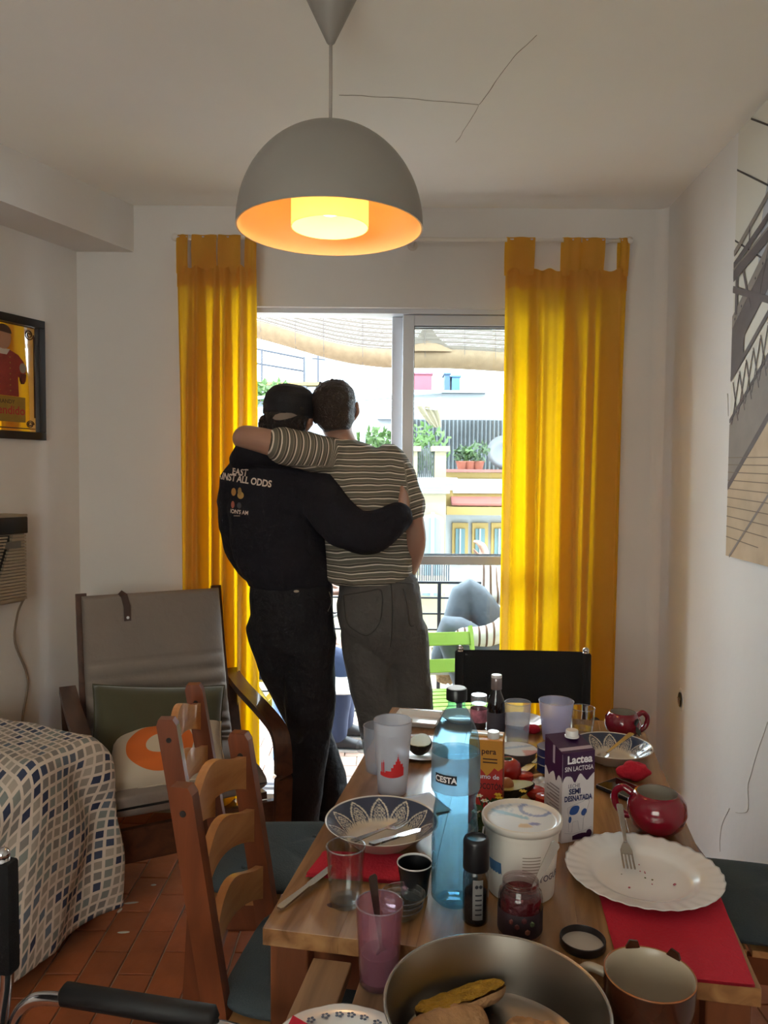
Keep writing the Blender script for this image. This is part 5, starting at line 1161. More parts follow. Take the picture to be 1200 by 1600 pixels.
# far small containers ----------------------------------------------
vb = thing('sauce_bottle', 'slim dark sauce bottle with a silver cap', 'bottle', on(.311, 2.072))
lathe_part('bottle', [(0, 0), (.022, 0), (.0245, .003), (.0245, .095), (.022, .118), (.014, .138), (.0125, .146), (0, .146)], mat('dark_glass', rgb(20, 12, 16), .08, coat=.5), vb, 32)
lathe_part('cap', [(0, .1465), (.0145, .1465), (.015, .148), (.015, .176), (.0142, .178), (0, .178)], mat('clear_cap', rgb(150, 140, 142), .15, .5), vb, 28)
lathe_part('cap_top', [(0, .1785), (.0145, .1785), (.0145, .184), (.0135, .186), (0, .186)], mat('cap_silver', rgb(212, 210, 212), .3), vb, 28)
lathe_part('label', [(.0249, .014), (.0251, .015), (.0251, .085), (.0249, .086)], mat('label_slate', rgb(64, 62, 74), .5), vb, 32)
sp = thing('spice_jar', 'glass spice jar with a clear lid and pink label', 'jar', on(.278, 2.184))
lathe_part('jar', [(0, 0), (.022, 0), (.024, .003), (.024, .066), (.021, .072), (0, .072)], m_clear, sp, 28); lathe_part('contents', [(0, .002), (.021, .003), (.021, .04), (0, .042)], mat('dark_spice', rgb(44, 26, 30), .8), sp, 28)
lathe_part('label', [(.0244, .022), (.0246, .023), (.0246, .058), (.0244, .059)], mat('label_pink', rgb(188, 120, 140), .5, var=.5, vscale=40), sp, 28)
lathe_part('lid', [(0, .0725), (.0225, .0725), (.0235, .074), (.0235, .094), (.022, .098), (0, .098)], glass('lid_glass', (.75, .8, .8), 1.4, .1, .2), sp, 28)
hm = thing('dip_tub', 'round low dip tub with a printed foil lid', 'tub', on(.345, 1.935))
lathe_part('tub', [(0, 0), (.044, 0), (.046, .003), (.049, .027), (.0515, .028), (.0515, .0305), (0, .0305)], mat('tub_grey', rgb(92, 86, 88), .5), hm, 44)
lo_ = MB().lathe([(0, .0312)] + [(.0505 * k / 8, .0312) for k in range(1, 9)] + [(.0515, .0306)], 60).build('lid', attr_mat('printed_lid'), hm, True)
paint(lo_, lambda co: rgb(196, 140, 146) if co.x > .012 and co.y < -.012 else (rgb(150, 172, 200) if abs(co.y - co.x * .3 - .01) < .007 else rgb(206, 212, 220)))
for k in range(3):
    t = thing('fish_tin', ('round blue tin at the bottom of the stack behind the milk', 'round blue tin in the middle of the stack behind the milk', 'round blue tin on top of the stack behind the milk')[k], 'tin', on(.418, 1.872, TZ + k * .0205), 0, 'stacked blue tins')
    lathe_part('can', [(0, 0), (.032, 0), (.0335, .001), (.033, .003), (.033, .017), (.0335, .0185), (.0325, .0198), (0, .0198)], mat('tin_blue', rgb(34, 48, 104), .4), t, 36); lathe_part('rim', [(.0330, .0175), (.0342, .0185), (.033, .0200), (.0318, .0195)], m_steel, t, 36)
# red glazed mugs
def red_mug(label, loc, rz, r, h, leaf=False):
    t = thing('red_mug', label, 'mug', loc, rz, 'apple shaped red mugs')
    lathe_part('body', [(0, 0), (r * .55, 0), (r * .62, .003), (r * .86, h * .22), (r, h * .52), (r * .95, h * .78), (r * .78, h * .96), (r * .70, h), (r * .66, h), (r * .74, h * .93), (r * .88, h * .76), (r * .92, h * .5), (r * .78, h * .22), (r * .5, .008), (0, .006)], m_redmug, t, 48)
    lathe_part('inside', [(r * .655, h * .998), (r * .735, h * .928), (r * .875, h * .76), (r * .915, h * .5), (r * .775, h * .22), (r * .49, .0085), (0, .0065)], mat('mug_inside', rgb(178, 170, 156), .3), t, 48)
    MB().tube(bez([(r * .86, 0, h * .86), (r * 1.15, 0, h * .95), (r * 1.42, 0, h * .78), (r * 1.38, 0, h * .48), (r * 1.12, 0, h * .28), (r * .9, 0, h * .26)], 8), .0075, 12).build('handle', m_redmug, t, True)
    if leaf:
        for k in range(6):
            a = -2.2 + k * .32; p0 = Vector((r * .97 * math.cos(-1.15), r * .97 * math.sin(-1.15), h * .62))
            d = Vector((math.cos(a) * .3, math.sin(a) * .2, math.sin(k * 1.05 + .5))).normalized()
            q = p0 + d * .026 + Vector((.2, -.9, 0)) * .004; sd = d.cross(Vector((math.cos(-1.15), math.sin(-1.15), 0))).normalized() * .006
            MB().poly([p0, (p0 + q) / 2 + sd, q, (p0 + q) / 2 - sd], .0012, (math.cos(-1.15), math.sin(-1.15), 0)).build('leaf', mat('mug_leaf', rgb(52, 46, 36), .4), t)
    return t
red_mug('glossy red round mug with its handle to the left beside the white plate', on(.566, 1.548), R(150), .060, .082)
red_mug('red round mug with dark leaves at the far right of the table', on(.672, 2.118), R(5), .050, .072, True)
# phone
ph = thing('mobile_phone', 'dark mobile phone lying in front of the crumpled napkin', 'phone', on(.560, 1.742, TZ), R(35))
MB().b2(-.038, .038, -.052, .052, 0, .009, .003).build('case', mat('phone_case', rgb(26, 22, 22), .4), ph); MB().b2(-.035, .035, -.049, .049, .0092, .0098).build('screen', mat('phone_screen', rgb(34, 28, 22), .06), ph); MB().tube([(-.036, -.05, .0095), (.036, -.05, .0095), (.036, .05, .0095), (-.036, .05, .0095)], .0008, 5, False, True).build('bezel', m_steel, ph)
# tomatoes, avocados, pack
m_tom = mat('tomato_skin', rgb(178, 30, 22), .2, coat=.4)
tm = thing('tomato', 'whole red tomato beside the juice carton', 'tomato', on(.300, 1.80)); MB().lathe([(0, .003), (.012, 0), (.026, .008), (.033, .026), (.029, .046), (.014, .055), (.004, .051), (0, .049)], 36).build('flesh', m_tom, tm, True)
MB().lathe([(0, .05), (.010, .0545), (.0105, .0555), (.003, .0535), (0, .054)], 10).build('calyx', m_leafd, tm)
m_tcut = mat('tomato_cut', rgb(196, 56, 38), .3, var=.25, vscale=70)
for k, (x, y, rz, lab) in enumerate(((.348, 1.705, .4, 'cut tomato half in front of the foil pack'), (.362, 1.668, 1.9, 'cut tomato wedge behind the milk carton corner'), (.338, 1.792, .9, 'tomato slice beside the small knife'))):
    t = thing('tomato_piece', lab, 'tomato', on(x, y), rz, 'cut tomato pieces')
    b = MB(); b.lathe([(0, 0), (.016, .002), (.023, .012), (.0215, .02), (0, .021)], 24); b.build('skin', m_tom, t, True, None, 0, 50); MB().lathe([(0, .0212), (.0205, .0205), (.0205, .0214), (0, .022)], 24).build('cut_face', m_tcut, t, True)
def avocado(label, loc, rz, stone):
    t = thing('avocado_half', label, 'avocado', loc, rz, 'avocado halves'); N = 14
    prof = [(0, -.052), (.018, -.048), (.028, -.035), (.032, -.018), (.030, 0), (.024, .02), (.017, .038), (.008, .05), (0, .052)]
    b = MB(); b.lathe(prof, 28); b.xf(Matrix.Rotation(PI / 2, 4, 'Y'))
    bmesh.ops.bisect_plane(b.bm, geom=list(b.bm.verts) + list(b.bm.edges) + list(b.bm.faces), plane_co=(0, 0, 0), plane_no=(0, 0, 1), clear_outer=True)
    b.xf(Matrix.Translation((0, 0, .032))); b.build('skin', mat('avocado_skin', rgb(24, 26, 18), .5, bump=.4, bscale=150), t, True, None, 0, 50)
    pts = [(z, r) for r, z in prof]; out = [(x, r, .0325) for x, r in pts] + [(x, -r, .0325) for x, r in reversed(pts[1:-1])]
    MB().poly([(x * .94, y * .92, z) for x, y, z in out], .001).build('flesh', mat('avocado_flesh', rgb(166, 160, 92), .5), t)
    if stone: MB().ball((-.016, 0, .034), .0165, 3).build('stone', mat('avocado_stone', rgb(160, 104, 62), .5), t, True)
    return t
avocado('avocado half with its stone beside the juice carton', on(.296, 1.700), R(15), True)
sp2 = thing('small_plate', 'small white plate under the avocado left of the water bottle', 'plate', on(.105, 1.975)); lathe_part('dish', [(0, .003), (.05, .003), (.07, .011), (.0705, .010), (.05, 0), (0, 0)], m_cer, sp2, 44)
avocado('avocado half lying on the small plate left of the bottle', on(.10, 1.975, TZ + .0045), R(80), False)
fp = thing('foil_pack', 'opened silver foil pack behind the milk carton', 'packet', on(.365, 1.765), R(20))
MB().grid(lambda u, v: Vector((-.035 + .07 * u, -.04 + .08 * v, .008 + .010 * noise.noise(Vector((u * 4, v * 4, 1))))), 16, 16).grid(lambda u, v: Vector((-.035 + .07 * u, -.04 + .08 * v, .001)), 4, 4).build('foil', mat('foil', rgb(206, 208, 212), .3, .6), fp, True)
MB().b2(-.036, .036, .036, .046, .002, .014, .003).build('crust_edge', mat('toast', rgb(186, 140, 88), .8), fp)
# plates and tray at the far end
for (x, y, r, lab) in ((.235, 2.255, .062, 'small white plate behind the spice jar'), (.405, 2.215, .068, 'white plate with a red napkin scrap behind the narrow cup')):
    t = thing('side_plate', lab, 'plate', on(x, y), 0, 'white plates at the far end'); lathe_part('dish', [(0, .003), (r * .6, .003), (r * .72, .007), (r, .018), (r + .001, .017), (r * .7, .002), (r * .6, 0), (0, 0)], m_cer, t, 48)
ty_ = thing('food_tray', 'white rectangular food tray at the far left corner of the table', 'tray', on(.105, 2.235), R(-14))
MB().rings([[(-.055, -.045, 0), (.055, -.045, 0), (.055, .045, 0), (-.055, .045, 0)], [(-.068, -.058, .016), (.068, -.058, .016), (.068, .058, .016), (-.068, .058, .016)]], False).b2(-.055, .055, -.045, .045, .0, .003).build('tray', m_cer, ty_)
MB().tube([(-.068, -.058, .016), (.068, -.058, .016), (.068, .058, .016), (-.068, .058, .016)], .002, 6, False, True).build('rim', m_cer, ty_)
pn = tag(MB().grid(lambda u, v: Vector((-.05 + .1 * u, -.05 + .1 * v, .001 + .0015 * (1 + noise.noise(Vector((u * 5, v * 5, 0)))))), 10, 10).build('paper_sheet', mat('white_paper', rgb(206, 212, 222), .7), None, True, on(.085, 1.66), R(25)), 'crumpled sheet of white paper left of the water bottle', 'paper')
md = pn.modifiers.new('thickness', 'SOLIDIFY'); md.thickness = .0006
# bunch of wild flowers
fb = thing('flower_bunch', 'small bunch of yellow and white wild flowers with green leaves', 'flowers', on(.236, 1.495))
rnd = random.Random(11)
lv = foliage('leaves', (0, 0, .044), .056, 240, mat('herb_green', rgb(58, 76, 34), .7, trans=.2), fb, (1.1, .7, .75), .012)
for k in range(16):
    x, y, z = rnd.uniform(-.05, .05), rnd.uniform(-.03, .03), rnd.uniform(.060, .098); yel = k % 3 == 0
    MB().tube([(x * .3, y * .3, .004), (x * .7, y * .8, z * .6), (x, y, z)], .0008, 5).build('stem', m_leafd, fb)
    f = MB().ball((x, y, z), .0028, 1, (1, 1, .7)).build('flower_centre', mat('flower_yellow', rgb(206, 170, 36), .7), fb)
    for q in range(6):
        a = q * PI / 3; MB().ball((x + .005 * math.cos(a), y + .005 * math.sin(a), z), .0038, 1, (1, .7, .35), Matrix.Rotation(a, 3, 'Z')).build('petal', MATS['flower_yellow'] if yel else mat('flower_white', rgb(216, 204, 186), .7), f)

# pan with bread -----------------------------------------------------
pan = thing('steel_pan', 'wide stainless steel pan holding bread in the foreground', 'pan', on(.150, .962, SZ))
lathe_part('pan', [(0, 0), (.122, 0), (.128, .004), (.1435, .078), (.1450, .0785), (.1455, .080), (.1442, .0812), (.142, .080), (.1262, .0065), (.120, .003), (0, .003)], mat('brushed_steel', rgb(168, 160, 150), .32, 1.0), pan, 90, (0, 0, 0), 35)
MB().tube([(.145 * math.cos(a), .145 * math.sin(a), .080) for a in [k * 2 * PI / 72 for k in range(72)]], .0017, 6, False, True).build('rolled_rim', m_steel, pan, True)
m_crust = mat('bread_crust', rgb(176, 134, 92), .85, bump=.8, bscale=45, var=.25, vscale=30); m_crumbm = mat('bread_crumb', rgb(190, 146, 44), .9, bump=1.0, bscale=140, var=.2, vscale=50)
def bread(label, p, rz, tilt, L, wd, h, top=True):
    t = thing('bread_piece', label, 'bread', p, rz, 'bread pieces in the pan')
    t.rotation_euler = (tilt, 0, rz)
    def f(u, v):
        a = PI * u; x = -L / 2 + L * v; e = (1 - abs(2 * v - 1) ** 3) ** .4 * .9 + .1; q = 1 + .16 * noise.noise(Vector((u * 3, v * 5, L * 20))) + .05 * noise.noise(Vector((u * 9, v * 17, 3)))
        return Vector((x, -wd / 2 * math.cos(a) * e * q, h * math.sin(a) ** .8 * e * q))
    MB().grid(f, 20, 24).build('crust', m_crust, t, True)
    b = MB(); b.grid(lambda u, v: Vector((-L / 2 + L * v, (u - .5) * wd * ((1 - abs(2 * v - 1) ** 3) ** .4 * .9 + .1), -.003 - .004 * noise.noise(Vector((u * 7, v * 9, 2))))), 16, 24); b.build('crumb_face', m_crumbm, t, True)
    return t
bread('split bread piece with yellow crumb leaning in the pan', (.112, 1.035, SZ + .034), R(28), R(158), .140, .062, .022)
bread('bread crust lying in front of the yellow piece in the pan', (.088, .985, SZ + .020), R(26), R(30), .125, .055, .028)
bread('brown bread slice at the right of the pan', (.205, .972, SZ + .012), R(-20), R(8), .09, .06, .03)
crumbs(pan, 14, .09, .0042, 21, mat('bread_speck', rgb(110, 74, 40), .9))
# cat eared mug
cm = thing('cat_mug', 'brown mug with little cat ears on the rim and a cream inside', 'mug', on(.366, 1.012, SZ))
m_bm = mat('brown_glaze', rgb(62, 30, 18), .2, coat=.4); m_cmi = mat('cream_glaze', rgb(170, 156, 136), .25)
lathe_part('body', [(0, 0), (.040, 0), (.044, .003), (.056, .03), (.060, .06), (.0605, .084), (.0585, .0855)], m_bm, cm, 56)
lathe_part('inside', [(.0585, .0855), (.0565, .083), (.0565, .06), (.052, .03), (.04, .008), (0, .006)], m_cmi, cm, 56)
MB().tube([(.0595 * math.cos(a), .0595 * math.sin(a), .0852) for a in [k * 2 * PI / 56 for k in range(56)]], .0012, 6, False, True).build('rim_line', mat('rim_copper', rgb(150, 92, 52), .2), cm, True)
for a in (R(95), R(38)):
    c = Vector((.0585 * math.cos(a), .0585 * math.sin(a), .084)); tdir = Vector((-math.sin(a), math.cos(a), 0)); n_ = Vector((math.cos(a), math.sin(a), 0))
    MB().rings([[c - tdir * .011 - n_ * .0018, c + tdir * .011 - n_ * .0018, c + tdir * .011 + n_ * .0018, c - tdir * .011 + n_ * .0018], [c - tdir * .008 - n_ * .0015 + Vector((0, 0, .010)), c + tdir * .004 - n_ * .0015 + Vector((0, 0, .012)), c + tdir * .004 + n_ * .0015 + Vector((0, 0, .012)), c - tdir * .008 + n_ * .0015 + Vector((0, 0, .010))]]).build('ear', m_bm, cm)
MB().tube(bez([(-.052, .022, .070), (-.075, .032, .073), (-.088, .036, .055), (-.078, .032, .032), (-.053, .02, .03)], 8), .0065, 10).build('handle', m_cmi, cm, True)
# ------------------------------------------------------------------ people
def ring(c, A, B, n=20): return [c + A * math.cos(2 * PI * k / n) + B * math.sin(2 * PI * k / n) for k in range(n)]
def limb(pts, rad, flat=1.0, side=None, n=14, cap=True):
    """tapering limb through joints; returns its rings"""
    P = [Vector(p) for p in pts]; m = len(P); up = Vector(side) if side else None; rs = []
    for i, p in enumerate(P):
        t = (P[min(i + 1, m - 1)] - P[max(i - 1, 0)]).normalized()
        if up is None: up = t.orthogonal()
        up = (up - t * up.dot(t)).normalized(); s = t.cross(up); r = rad[i]
        if i == 0 and cap: rs += [ring(p - t * r * .85, up * r * .35, s * r * .35 * flat, n), ring(p - t * r * .5, up * r * .8, s * r * .8 * flat, n)]
        rs.append(ring(p, up * r, s * r * flat, n))
        if i == m - 1 and cap: rs += [ring(p + t * r * .5, up * r * .8, s * r * .8 * flat, n), ring(p + t * r * .85, up * r * .35, s * r * .35 * flat, n)]
    return rs
def smooth_limb(pts, rad, flat=1.0, side=None, n=14, sub=4):
    P = [Vector((*p, r)) for p, r in zip([tuple(q) for q in pts], rad)]
    out = []
    for i in range(len(P) - 1):
        a, b, c, d = P[max(i - 1, 0)], P[i], P[i + 1], P[min(i + 2, len(P) - 1)]
        for k in range(sub):
            t = k / sub; out.append(0.5 * ((2 * b) + (c - a) * t + (2 * a - 5 * b + 4 * c - d) * t * t + (3 * b - a - 3 * c + d) * t ** 3))
    out.append(P[-1])
    return limb([Vector(q[:3]) for q in out], [max(q[3], .002) for q in out], flat, side, n)
def stack(levels, n=26):
    """torso: levels of (centre, half width vector, half depth vector)"""
    rs = [ring(c, A * .55, B * .55, n) for c, A, B in levels[:1]] + [ring(c, A, B, n) for c, A, B in levels] + [ring(c, A * .5, B * .5, n) for c, A, B in levels[-1:]]
    c0, A0, B0 = levels[0]; c1, A1, B1 = levels[-1]; d = (levels[1][0] - c0).normalized() * .012; e = (c1 - levels[-2][0]).normalized() * .012
    rs[0] = ring(c0 - d, A0 * .8, B0 * .8, n); rs[-1] = ring(c1 + e, A1 * .8, B1 * .8, n); return rs
HEAD = [(-.118, .024, .026, .056), (-.104, .044, .052, .038), (-.078, .057, .078, .018), (-.04, .066, .092, .004), (0, .072, .098, 0), (.04, .075, .099, -.004), (.075, .068, .088, -.006), (.10, .048, .062, -.006), (.113, .02, .028, -.006)]
def head(c, up, fwd, s=1.0):
    up = Vector(up).normalized(); fwd = Vector(fwd); fwd = (fwd - up * fwd.dot(up)).normalized(); sd = fwd.cross(up); c = Vector(c)
    ch = [[ring(c + up * h * s + fwd * o * s, sd * a * s, fwd * b_ * s, 22) for h, a, b_, o in HEAD]]
    ch.append(limb([c + fwd * .088 * s + up * .02 * s, c + fwd * .104 * s - up * .012 * s, c + fwd * .112 * s - up * .028 * s, c + fwd * .094 * s - up * .036 * s], [.009 * s, .012 * s, .015 * s, .012 * s]))   # nose
    ch.append(limb([c + fwd * .088 * s + sd * .03 * s + up * .036 * s, c + fwd * .094 * s + up * .034 * s, c + fwd * .088 * s - sd * .03 * s + up * .036 * s], [.010 * s] * 3))            # brow
    ch.append(limb([c + fwd * .088 * s + sd * .022 * s - up * .066 * s, c + fwd * .096 * s - up * .064 * s, c + fwd * .088 * s - sd * .022 * s - up * .066 * s], [.007 * s, .010 * s, .007 * s]))   # mouth
    for q in (-1, 1):
        ch.append(limb([c + sd * q * .074 * s - up * .034 * s - fwd * .002 * s, c + sd * q * .090 * s - up * .008 * s - fwd * .014 * s, c + sd * q * .090 * s + up * .022 * s - fwd * .014 * s], [.011 * s, .017 * s, .014 * s], .6, fwd))   # ears
    return ch
def hand(wrist, d, nrm, flip=1, curl=.5, s=1.0):
    """palm, four unequal curled fingers and a thumb off the palm's side; d = pointing direction, nrm = back of hand"""
    d = Vector(d).normalized(); nrm = Vector(nrm); nrm = (nrm - d * nrm.dot(d)).normalized(); sd = d.cross(nrm) * flip; w0 = Vector(wrist); ch = []
    ch.append(limb([w0 - d * .01 * s, w0 + d * .03 * s, w0 + d * .065 * s, w0 + d * .088 * s], [.027 * s, .036 * s, .041 * s, .037 * s], .42, sd))
    for k, L in enumerate((.066, .076, .070, .054)):
        p = w0 + d * .082 * s + sd * (.030 - .0205 * k) * s; q = d; pts = [p]
        for j, f in enumerate((.46, .30, .24)):
            ang = curl * (.5 + .35 * j); q = (q * math.cos(ang) - nrm * math.sin(ang)); pts.append(pts[-1] + q * L * f * s)
            nrm2 = nrm
        ch.append(limb(pts, [.0095 * s, .0092 * s, .0085 * s, .0072 * s], 1, None, 10))
    t0 = w0 + d * .025 * s + sd * .028 * s; td = (d * .62 + sd * .66 - nrm * .25).normalized()
    ch.append(limb([t0, t0 + td * .032 * s, t0 + (td * .058 + d * .006) * s, t0 + (td * .074 + d * .018) * s], [.014 * s, .0125 * s, .0105 * s, .008 * s], 1, None, 10))
    return ch
def fuse(name, chains, voxel, m, parent=None, it=3, wrinkle=0.0, wscale=9.0, post=None, stretch=(1, 1, 1)):
    b = MB()
    for c in chains: b.rings(c)
    o = b.build('tmp')
    md = o.modifiers.new('r', 'REMESH'); md.mode = 'VOXEL'; md.voxel_size = voxel; md.adaptivity = 0
    me = evaluated(o); old = o.data; bpy.data.objects.remove(o); bpy.data.meshes.remove(old)
    bm = bmesh.new(); bm.from_mesh(me)
    for _ in range(it): bmesh.ops.smooth_vert(bm, verts=bm.verts, factor=.5, use_axis_x=True, use_axis_y=True, use_axis_z=True)
    if wrinkle:
        bm.normal_update(); S = Vector(stretch)
        for v in bm.verts:
            p = Vector((v.co.x * S.x, v.co.y * S.y, v.co.z * S.z)) * wscale
            w_ = noise.noise(p + Vector((noise.noise(p * .6) * 1.4, 0, 0))); r_ = 1 - abs(noise.noise(p * .8 + Vector((7, 3, 1)))) * 2.2
            v.co += v.normal * wrinkle * (w_ * .7 + r_ * .6)
    if post: post(bm)
    bm.to_mesh(me); bm.free(); me.name = name; me.shade_smooth(); me.materials.clear(); me.materials.append(m)
    o = bpy.data.objects.new(name, me); COL.objects.link(o)
    if parent: o.parent = parent
    return o
X, Yv, Zv = Vector((1, 0, 0)), Vector((0, 1, 0)), Vector((0, 0, 1))
m_skin = mat('skin', rgb(160, 122, 104), .55, var=.05, vscale=14)
m_hair_d = mat('dark_hair', rgb(26, 20, 18), .55, bump=.8, bscale=160); m_hair_b = mat('brown_hair', rgb(46, 34, 28), .55, bump=.8, bscale=200)
m_eye = mat('eye_white', rgb(220, 216, 210), .3)
YP = 3.05
def A_(px, py, Y=YP): return at(px, py, Y)
def shoe(name, toe, heel, m, parent, sole=None):
    """shoe from heel to toe on the ground; points give the sole line"""
    h, t = Vector(heel), Vector(toe); d = (t - h).normalized(); s = Vector((-d.y, d.x, 0)); L = (t - h).length; ch = []
    lv = [(0, .030, .055), (.12, .036, .075), (.3, .038, .085), (.5, .040, .07), (.7, .045, .052), (.88, .041, .042), (1.0, .024, .03)]
    ch.append([ring(h + d * L * k + Zv * (hh / 2 + .012), s * w_, Zv * hh / 2, 16) for k, w_, hh in lv])
    o = fuse(name, ch, .008, m, parent, 2)
    b = MB(); b.poly([h + d * L * (k - .5) * 1.02 + d * L * .5 + s * w_ * 1.05 for k, w_, hh in lv] + [h + d * L * (k - .5) * 1.02 + d * L * .5 - s * w_ * 1.05 for k, w_, hh in reversed(lv)], .014, (0, 0, 1))
    b.build('sole', sole or m, o); return o

# --- left man: black hoodie with print, dark trousers, cap over curly hair
pa_ = thing('person', 'person in a black printed hoodie and dark trousers with an arm round the other\'s waist', 'person', (0, 0, 0))
hd = A_(452, 657, 3.04); upA = Vector((.10, .05, 1)); fwA = Vector((.15, 1, -.05))
torsoA = [(A_(462, 985), .145, .105), (A_(457, 945), .15, .11), (A_(448, 900), .14, .105), (A_(436, 840), .155, .11), (A_(431, 790), .165, .115), (A_(431, 750), .165, .105), (A_(436, 722), .11, .08), (A_(442, 704), .06, .06), (A_(446, 690), .054, .056), (A_(449, 676), .05, .054)]
tor = [(c, X * a, Yv * b_) for c, a, b_ in torsoA]
sA_r = [A_(492, 757, 3.02), A_(522, 805, 2.93), A_(556, 832, 2.885), A_(592, 829, 2.865), A_(622, 808, 2.90)]
sA_l = [A_(380, 752, 3.06), A_(372, 805, 3.12), A_(384, 860, 3.19), A_(405, 890, 3.25), A_(430, 895, 3.29)]
legA_r = [A_(482, 985, 3.05), A_(483, 1060, 3.05), A_(484, 1115, 3.05), A_(478, 1180, 3.03), A_(472, 1240, 3.02), A_(470, 1288, 3.02)]
legA_l = [A_(428, 975, 3.07), A_(440, 1030, 3.10), A_(466, 1095, 3.16), A_(494, 1160, 3.19), A_(514, 1215, 3.20), A_(518, 1268, 3.20)]
body = [stack(tor)] + head(hd, upA, fwA, 1.0)
body += [smooth_limb(sA_r, [.05, .046, .042, .036, .029]), smooth_limb(sA_l, [.05, .046, .042, .036, .029])]
body += hand(A_(628, 800, 2.90), (.14, .74, .62), (.86, -.45, .1), 1, .25) + hand(sA_l[-1], (.8, .2, -.1), (0, 0, 1), 1, .5)
body += [smooth_limb(legA_r, [.085, .078, .06, .055, .045, .04]), smooth_limb(legA_l, [.085, .078, .06, .055, .045, .04])]
fuse('body', body, .0055, m_skin, pa_, 2)
m_hood = mat('black_fleece', rgb(30, 30, 37), .95, bump=.8, bscale=11, spec=.25, bdist=.035)
hoodt = [(A_(453, 916), .166, .122), (A_(452, 908), .172, .128), (A_(446, 893), .182, .136), (A_(437, 850), .188, .138), (A_(431, 800), .190, .138), (A_(430, 765), .186, .132), (A_(431, 742), .172, .118), (A_(436, 722), .13, .10), (A_(441, 708), .085, .085)]
hoodie = [stack([(c, X * a, Yv * b_) for c, a, b_ in hoodt])]
hoodie += [smooth_limb(sA_r, [.088, .084, .080, .073, .058], 1, None, 18), smooth_limb(sA_l, [.088, .08, .075, .065, .05], 1, None, 18)]
hoodie += [smooth_limb([A_(378, 716, 2.99), A_(398, 706, 2.95), A_(435, 708, 2.935), A_(470, 716, 2.96), A_(492, 728, 3.02)], [.042, .052, .052, .045, .032]), smooth_limb([A_(374, 722, 3.0), A_(380, 712, 3.10), A_(410, 708, 3.17)], [.036, .04, .03])]
hood = fuse('hoodie', hoodie, .008, m_hood, pa_, 2, .011, 8.5)
limb_c = smooth_limb([A_(612, 817, 2.885), A_(624, 806, 2.90)], [.054, .046]); fuse('cuff', [limb_c], .006, m_hood, hood, 1)
# trousers
m_tro = mat('black_twill', rgb(26, 26, 31), .8, bump=.8, bscale=11, spec=.35, bdist=.035)
tr = [stack([(A_(456, 912), X * .160, Yv * .118), (A_(456, 930), X * .165, Yv * .124), (A_(457, 955), X * .168, Yv * .128), (A_(459, 985), X * .165, Yv * .120), (A_(460, 1010), X * .14, Yv * .10), (A_(460, 1035), X * .10, Yv * .07)])]
tr += [smooth_limb(legA_r, [.106, .103, .094, .086, .076, .072], 1, None, 18), smooth_limb(legA_l, [.108, .102, .088, .074, .070, .067], 1, None, 18)]
trA = fuse('trousers', tr, .008, m_tro, pa_, 6, .009, 9, None, (1, 1, .8))
MB().ball((0, 0, 0), .011, 2, (1, .3, .5)).build('back_tag', mat('tag_cream', rgb(170, 160, 142), .7), trA, True, A_(463, 924, 2.918), R(5))
bvh = BVHTree.FromPolygons([v.co.copy() for v in trA.data.vertices], [tuple(p.vertices) for p in trA.data.polygons])
def stitched(parent, path, tree, m, r=.0018, y0=2.5):
    pts = []
    for px, py in path:
        o = A_(px, py, 2.6); hit = tree.ray_cast(Vector((0, 0, EYE)), (o - Vector((0, 0, EYE))).normalized())
        if hit[0] is not None: pts.append(hit[0] + hit[1] * .0012)
    if len(pts) > 1: MB().tube(pts, r, 5).build('seam', m, parent, True)
stitched(trA, [(480, 928), (490, 934), (505, 938), (516, 934)], bvh, m_tro, .003); stitched(trA, [(514, 925), (518, 940), (512, 955)], bvh, mat('pocket_edge', rgb(110, 104, 96), .8), .0022)
shoe('shoe', A_(470, 1296, 3.2) * 0 + Vector((-.31, 3.24, 0)), Vector((-.335, 2.965, 0)), mat('dark_shoe', rgb(24, 22, 22), .6), pa_); shoe('shoe', Vector((-.20, 3.385, 0)), Vector((-.228, 3.13, 0)), MATS['dark_shoe'], pa_)
# hair with curls, and the cap
up = upA.normalized(); fw = (fwA - up * fwA.dot(up)).normalized(); sd = fw.cross(up)
def hair_rings(c, grow, low, back=.0, widen=0.0):
    rs = []
    for h, a, b_, o in HEAD[1:]:
        if h < low: continue
        front = (b_ + o) if h > .05 else (.03 + (h - low) * .1); rear = b_ - o + grow + back
        if h > .05: front += grow * .6
        rs.append(ring(c + up * (h * 1.04 + grow * .35 * (h > .05)) + fw * ((front - rear) / 2), sd * (a + (grow if h > .03 else grow * .55) + widen * (1 if h < .05 else .4)), fw * ((front + rear) / 2), 24))
    rs.append(ring(c + up * (.113 + grow), sd * .02, fw * .02, 24)); rs.insert(0, ring(c + up * (low - .012) - fw * .045, sd * .05, fw * .05, 24)); return rs
hair = [hair_rings(hd, .018, -.075, .008, .0)]
rnd = random.Random(5)
for k in range(90):                                            # curls round the nape and sides
    a = rnd.uniform(-1.75, .9) if k % 2 else rnd.uniform(-1.9, -.6); h = rnd.uniform(-.09, .0); c = hd + up * h - fw * (.098 * math.cos(a)) + sd * (.096 * math.sin(a)) ; r0 = rnd.uniform(.010, .018); ax = Vector((rnd.gauss(0, 1), rnd.gauss(0, 1), rnd.gauss(0, 1))).normalized(); u1 = ax.orthogonal().normalized(); u2 = ax.cross(u1)
    hair.append(limb([c + (u1 * math.cos(t) + u2 * math.sin(t)) * r0 + ax * .003 * t for t in (0, 1, 2, 3, 4, 5)], [.0055] * 6, 1, None, 8))
hr = fuse('hair', hair, .005, m_hair_d, pa_, 1, .003, 40)
capr = []
for h, a, b_, o in HEAD[4:]:
    if h < .0: continue
    capr.append(ring(hd + up * (h * 1.10 + .012) + fw * o - fw * .004, sd * (a + .030 - .07 * max(0, h - .06)), fw * (b_ + .028 - .07 * max(0, h - .06)), 26))
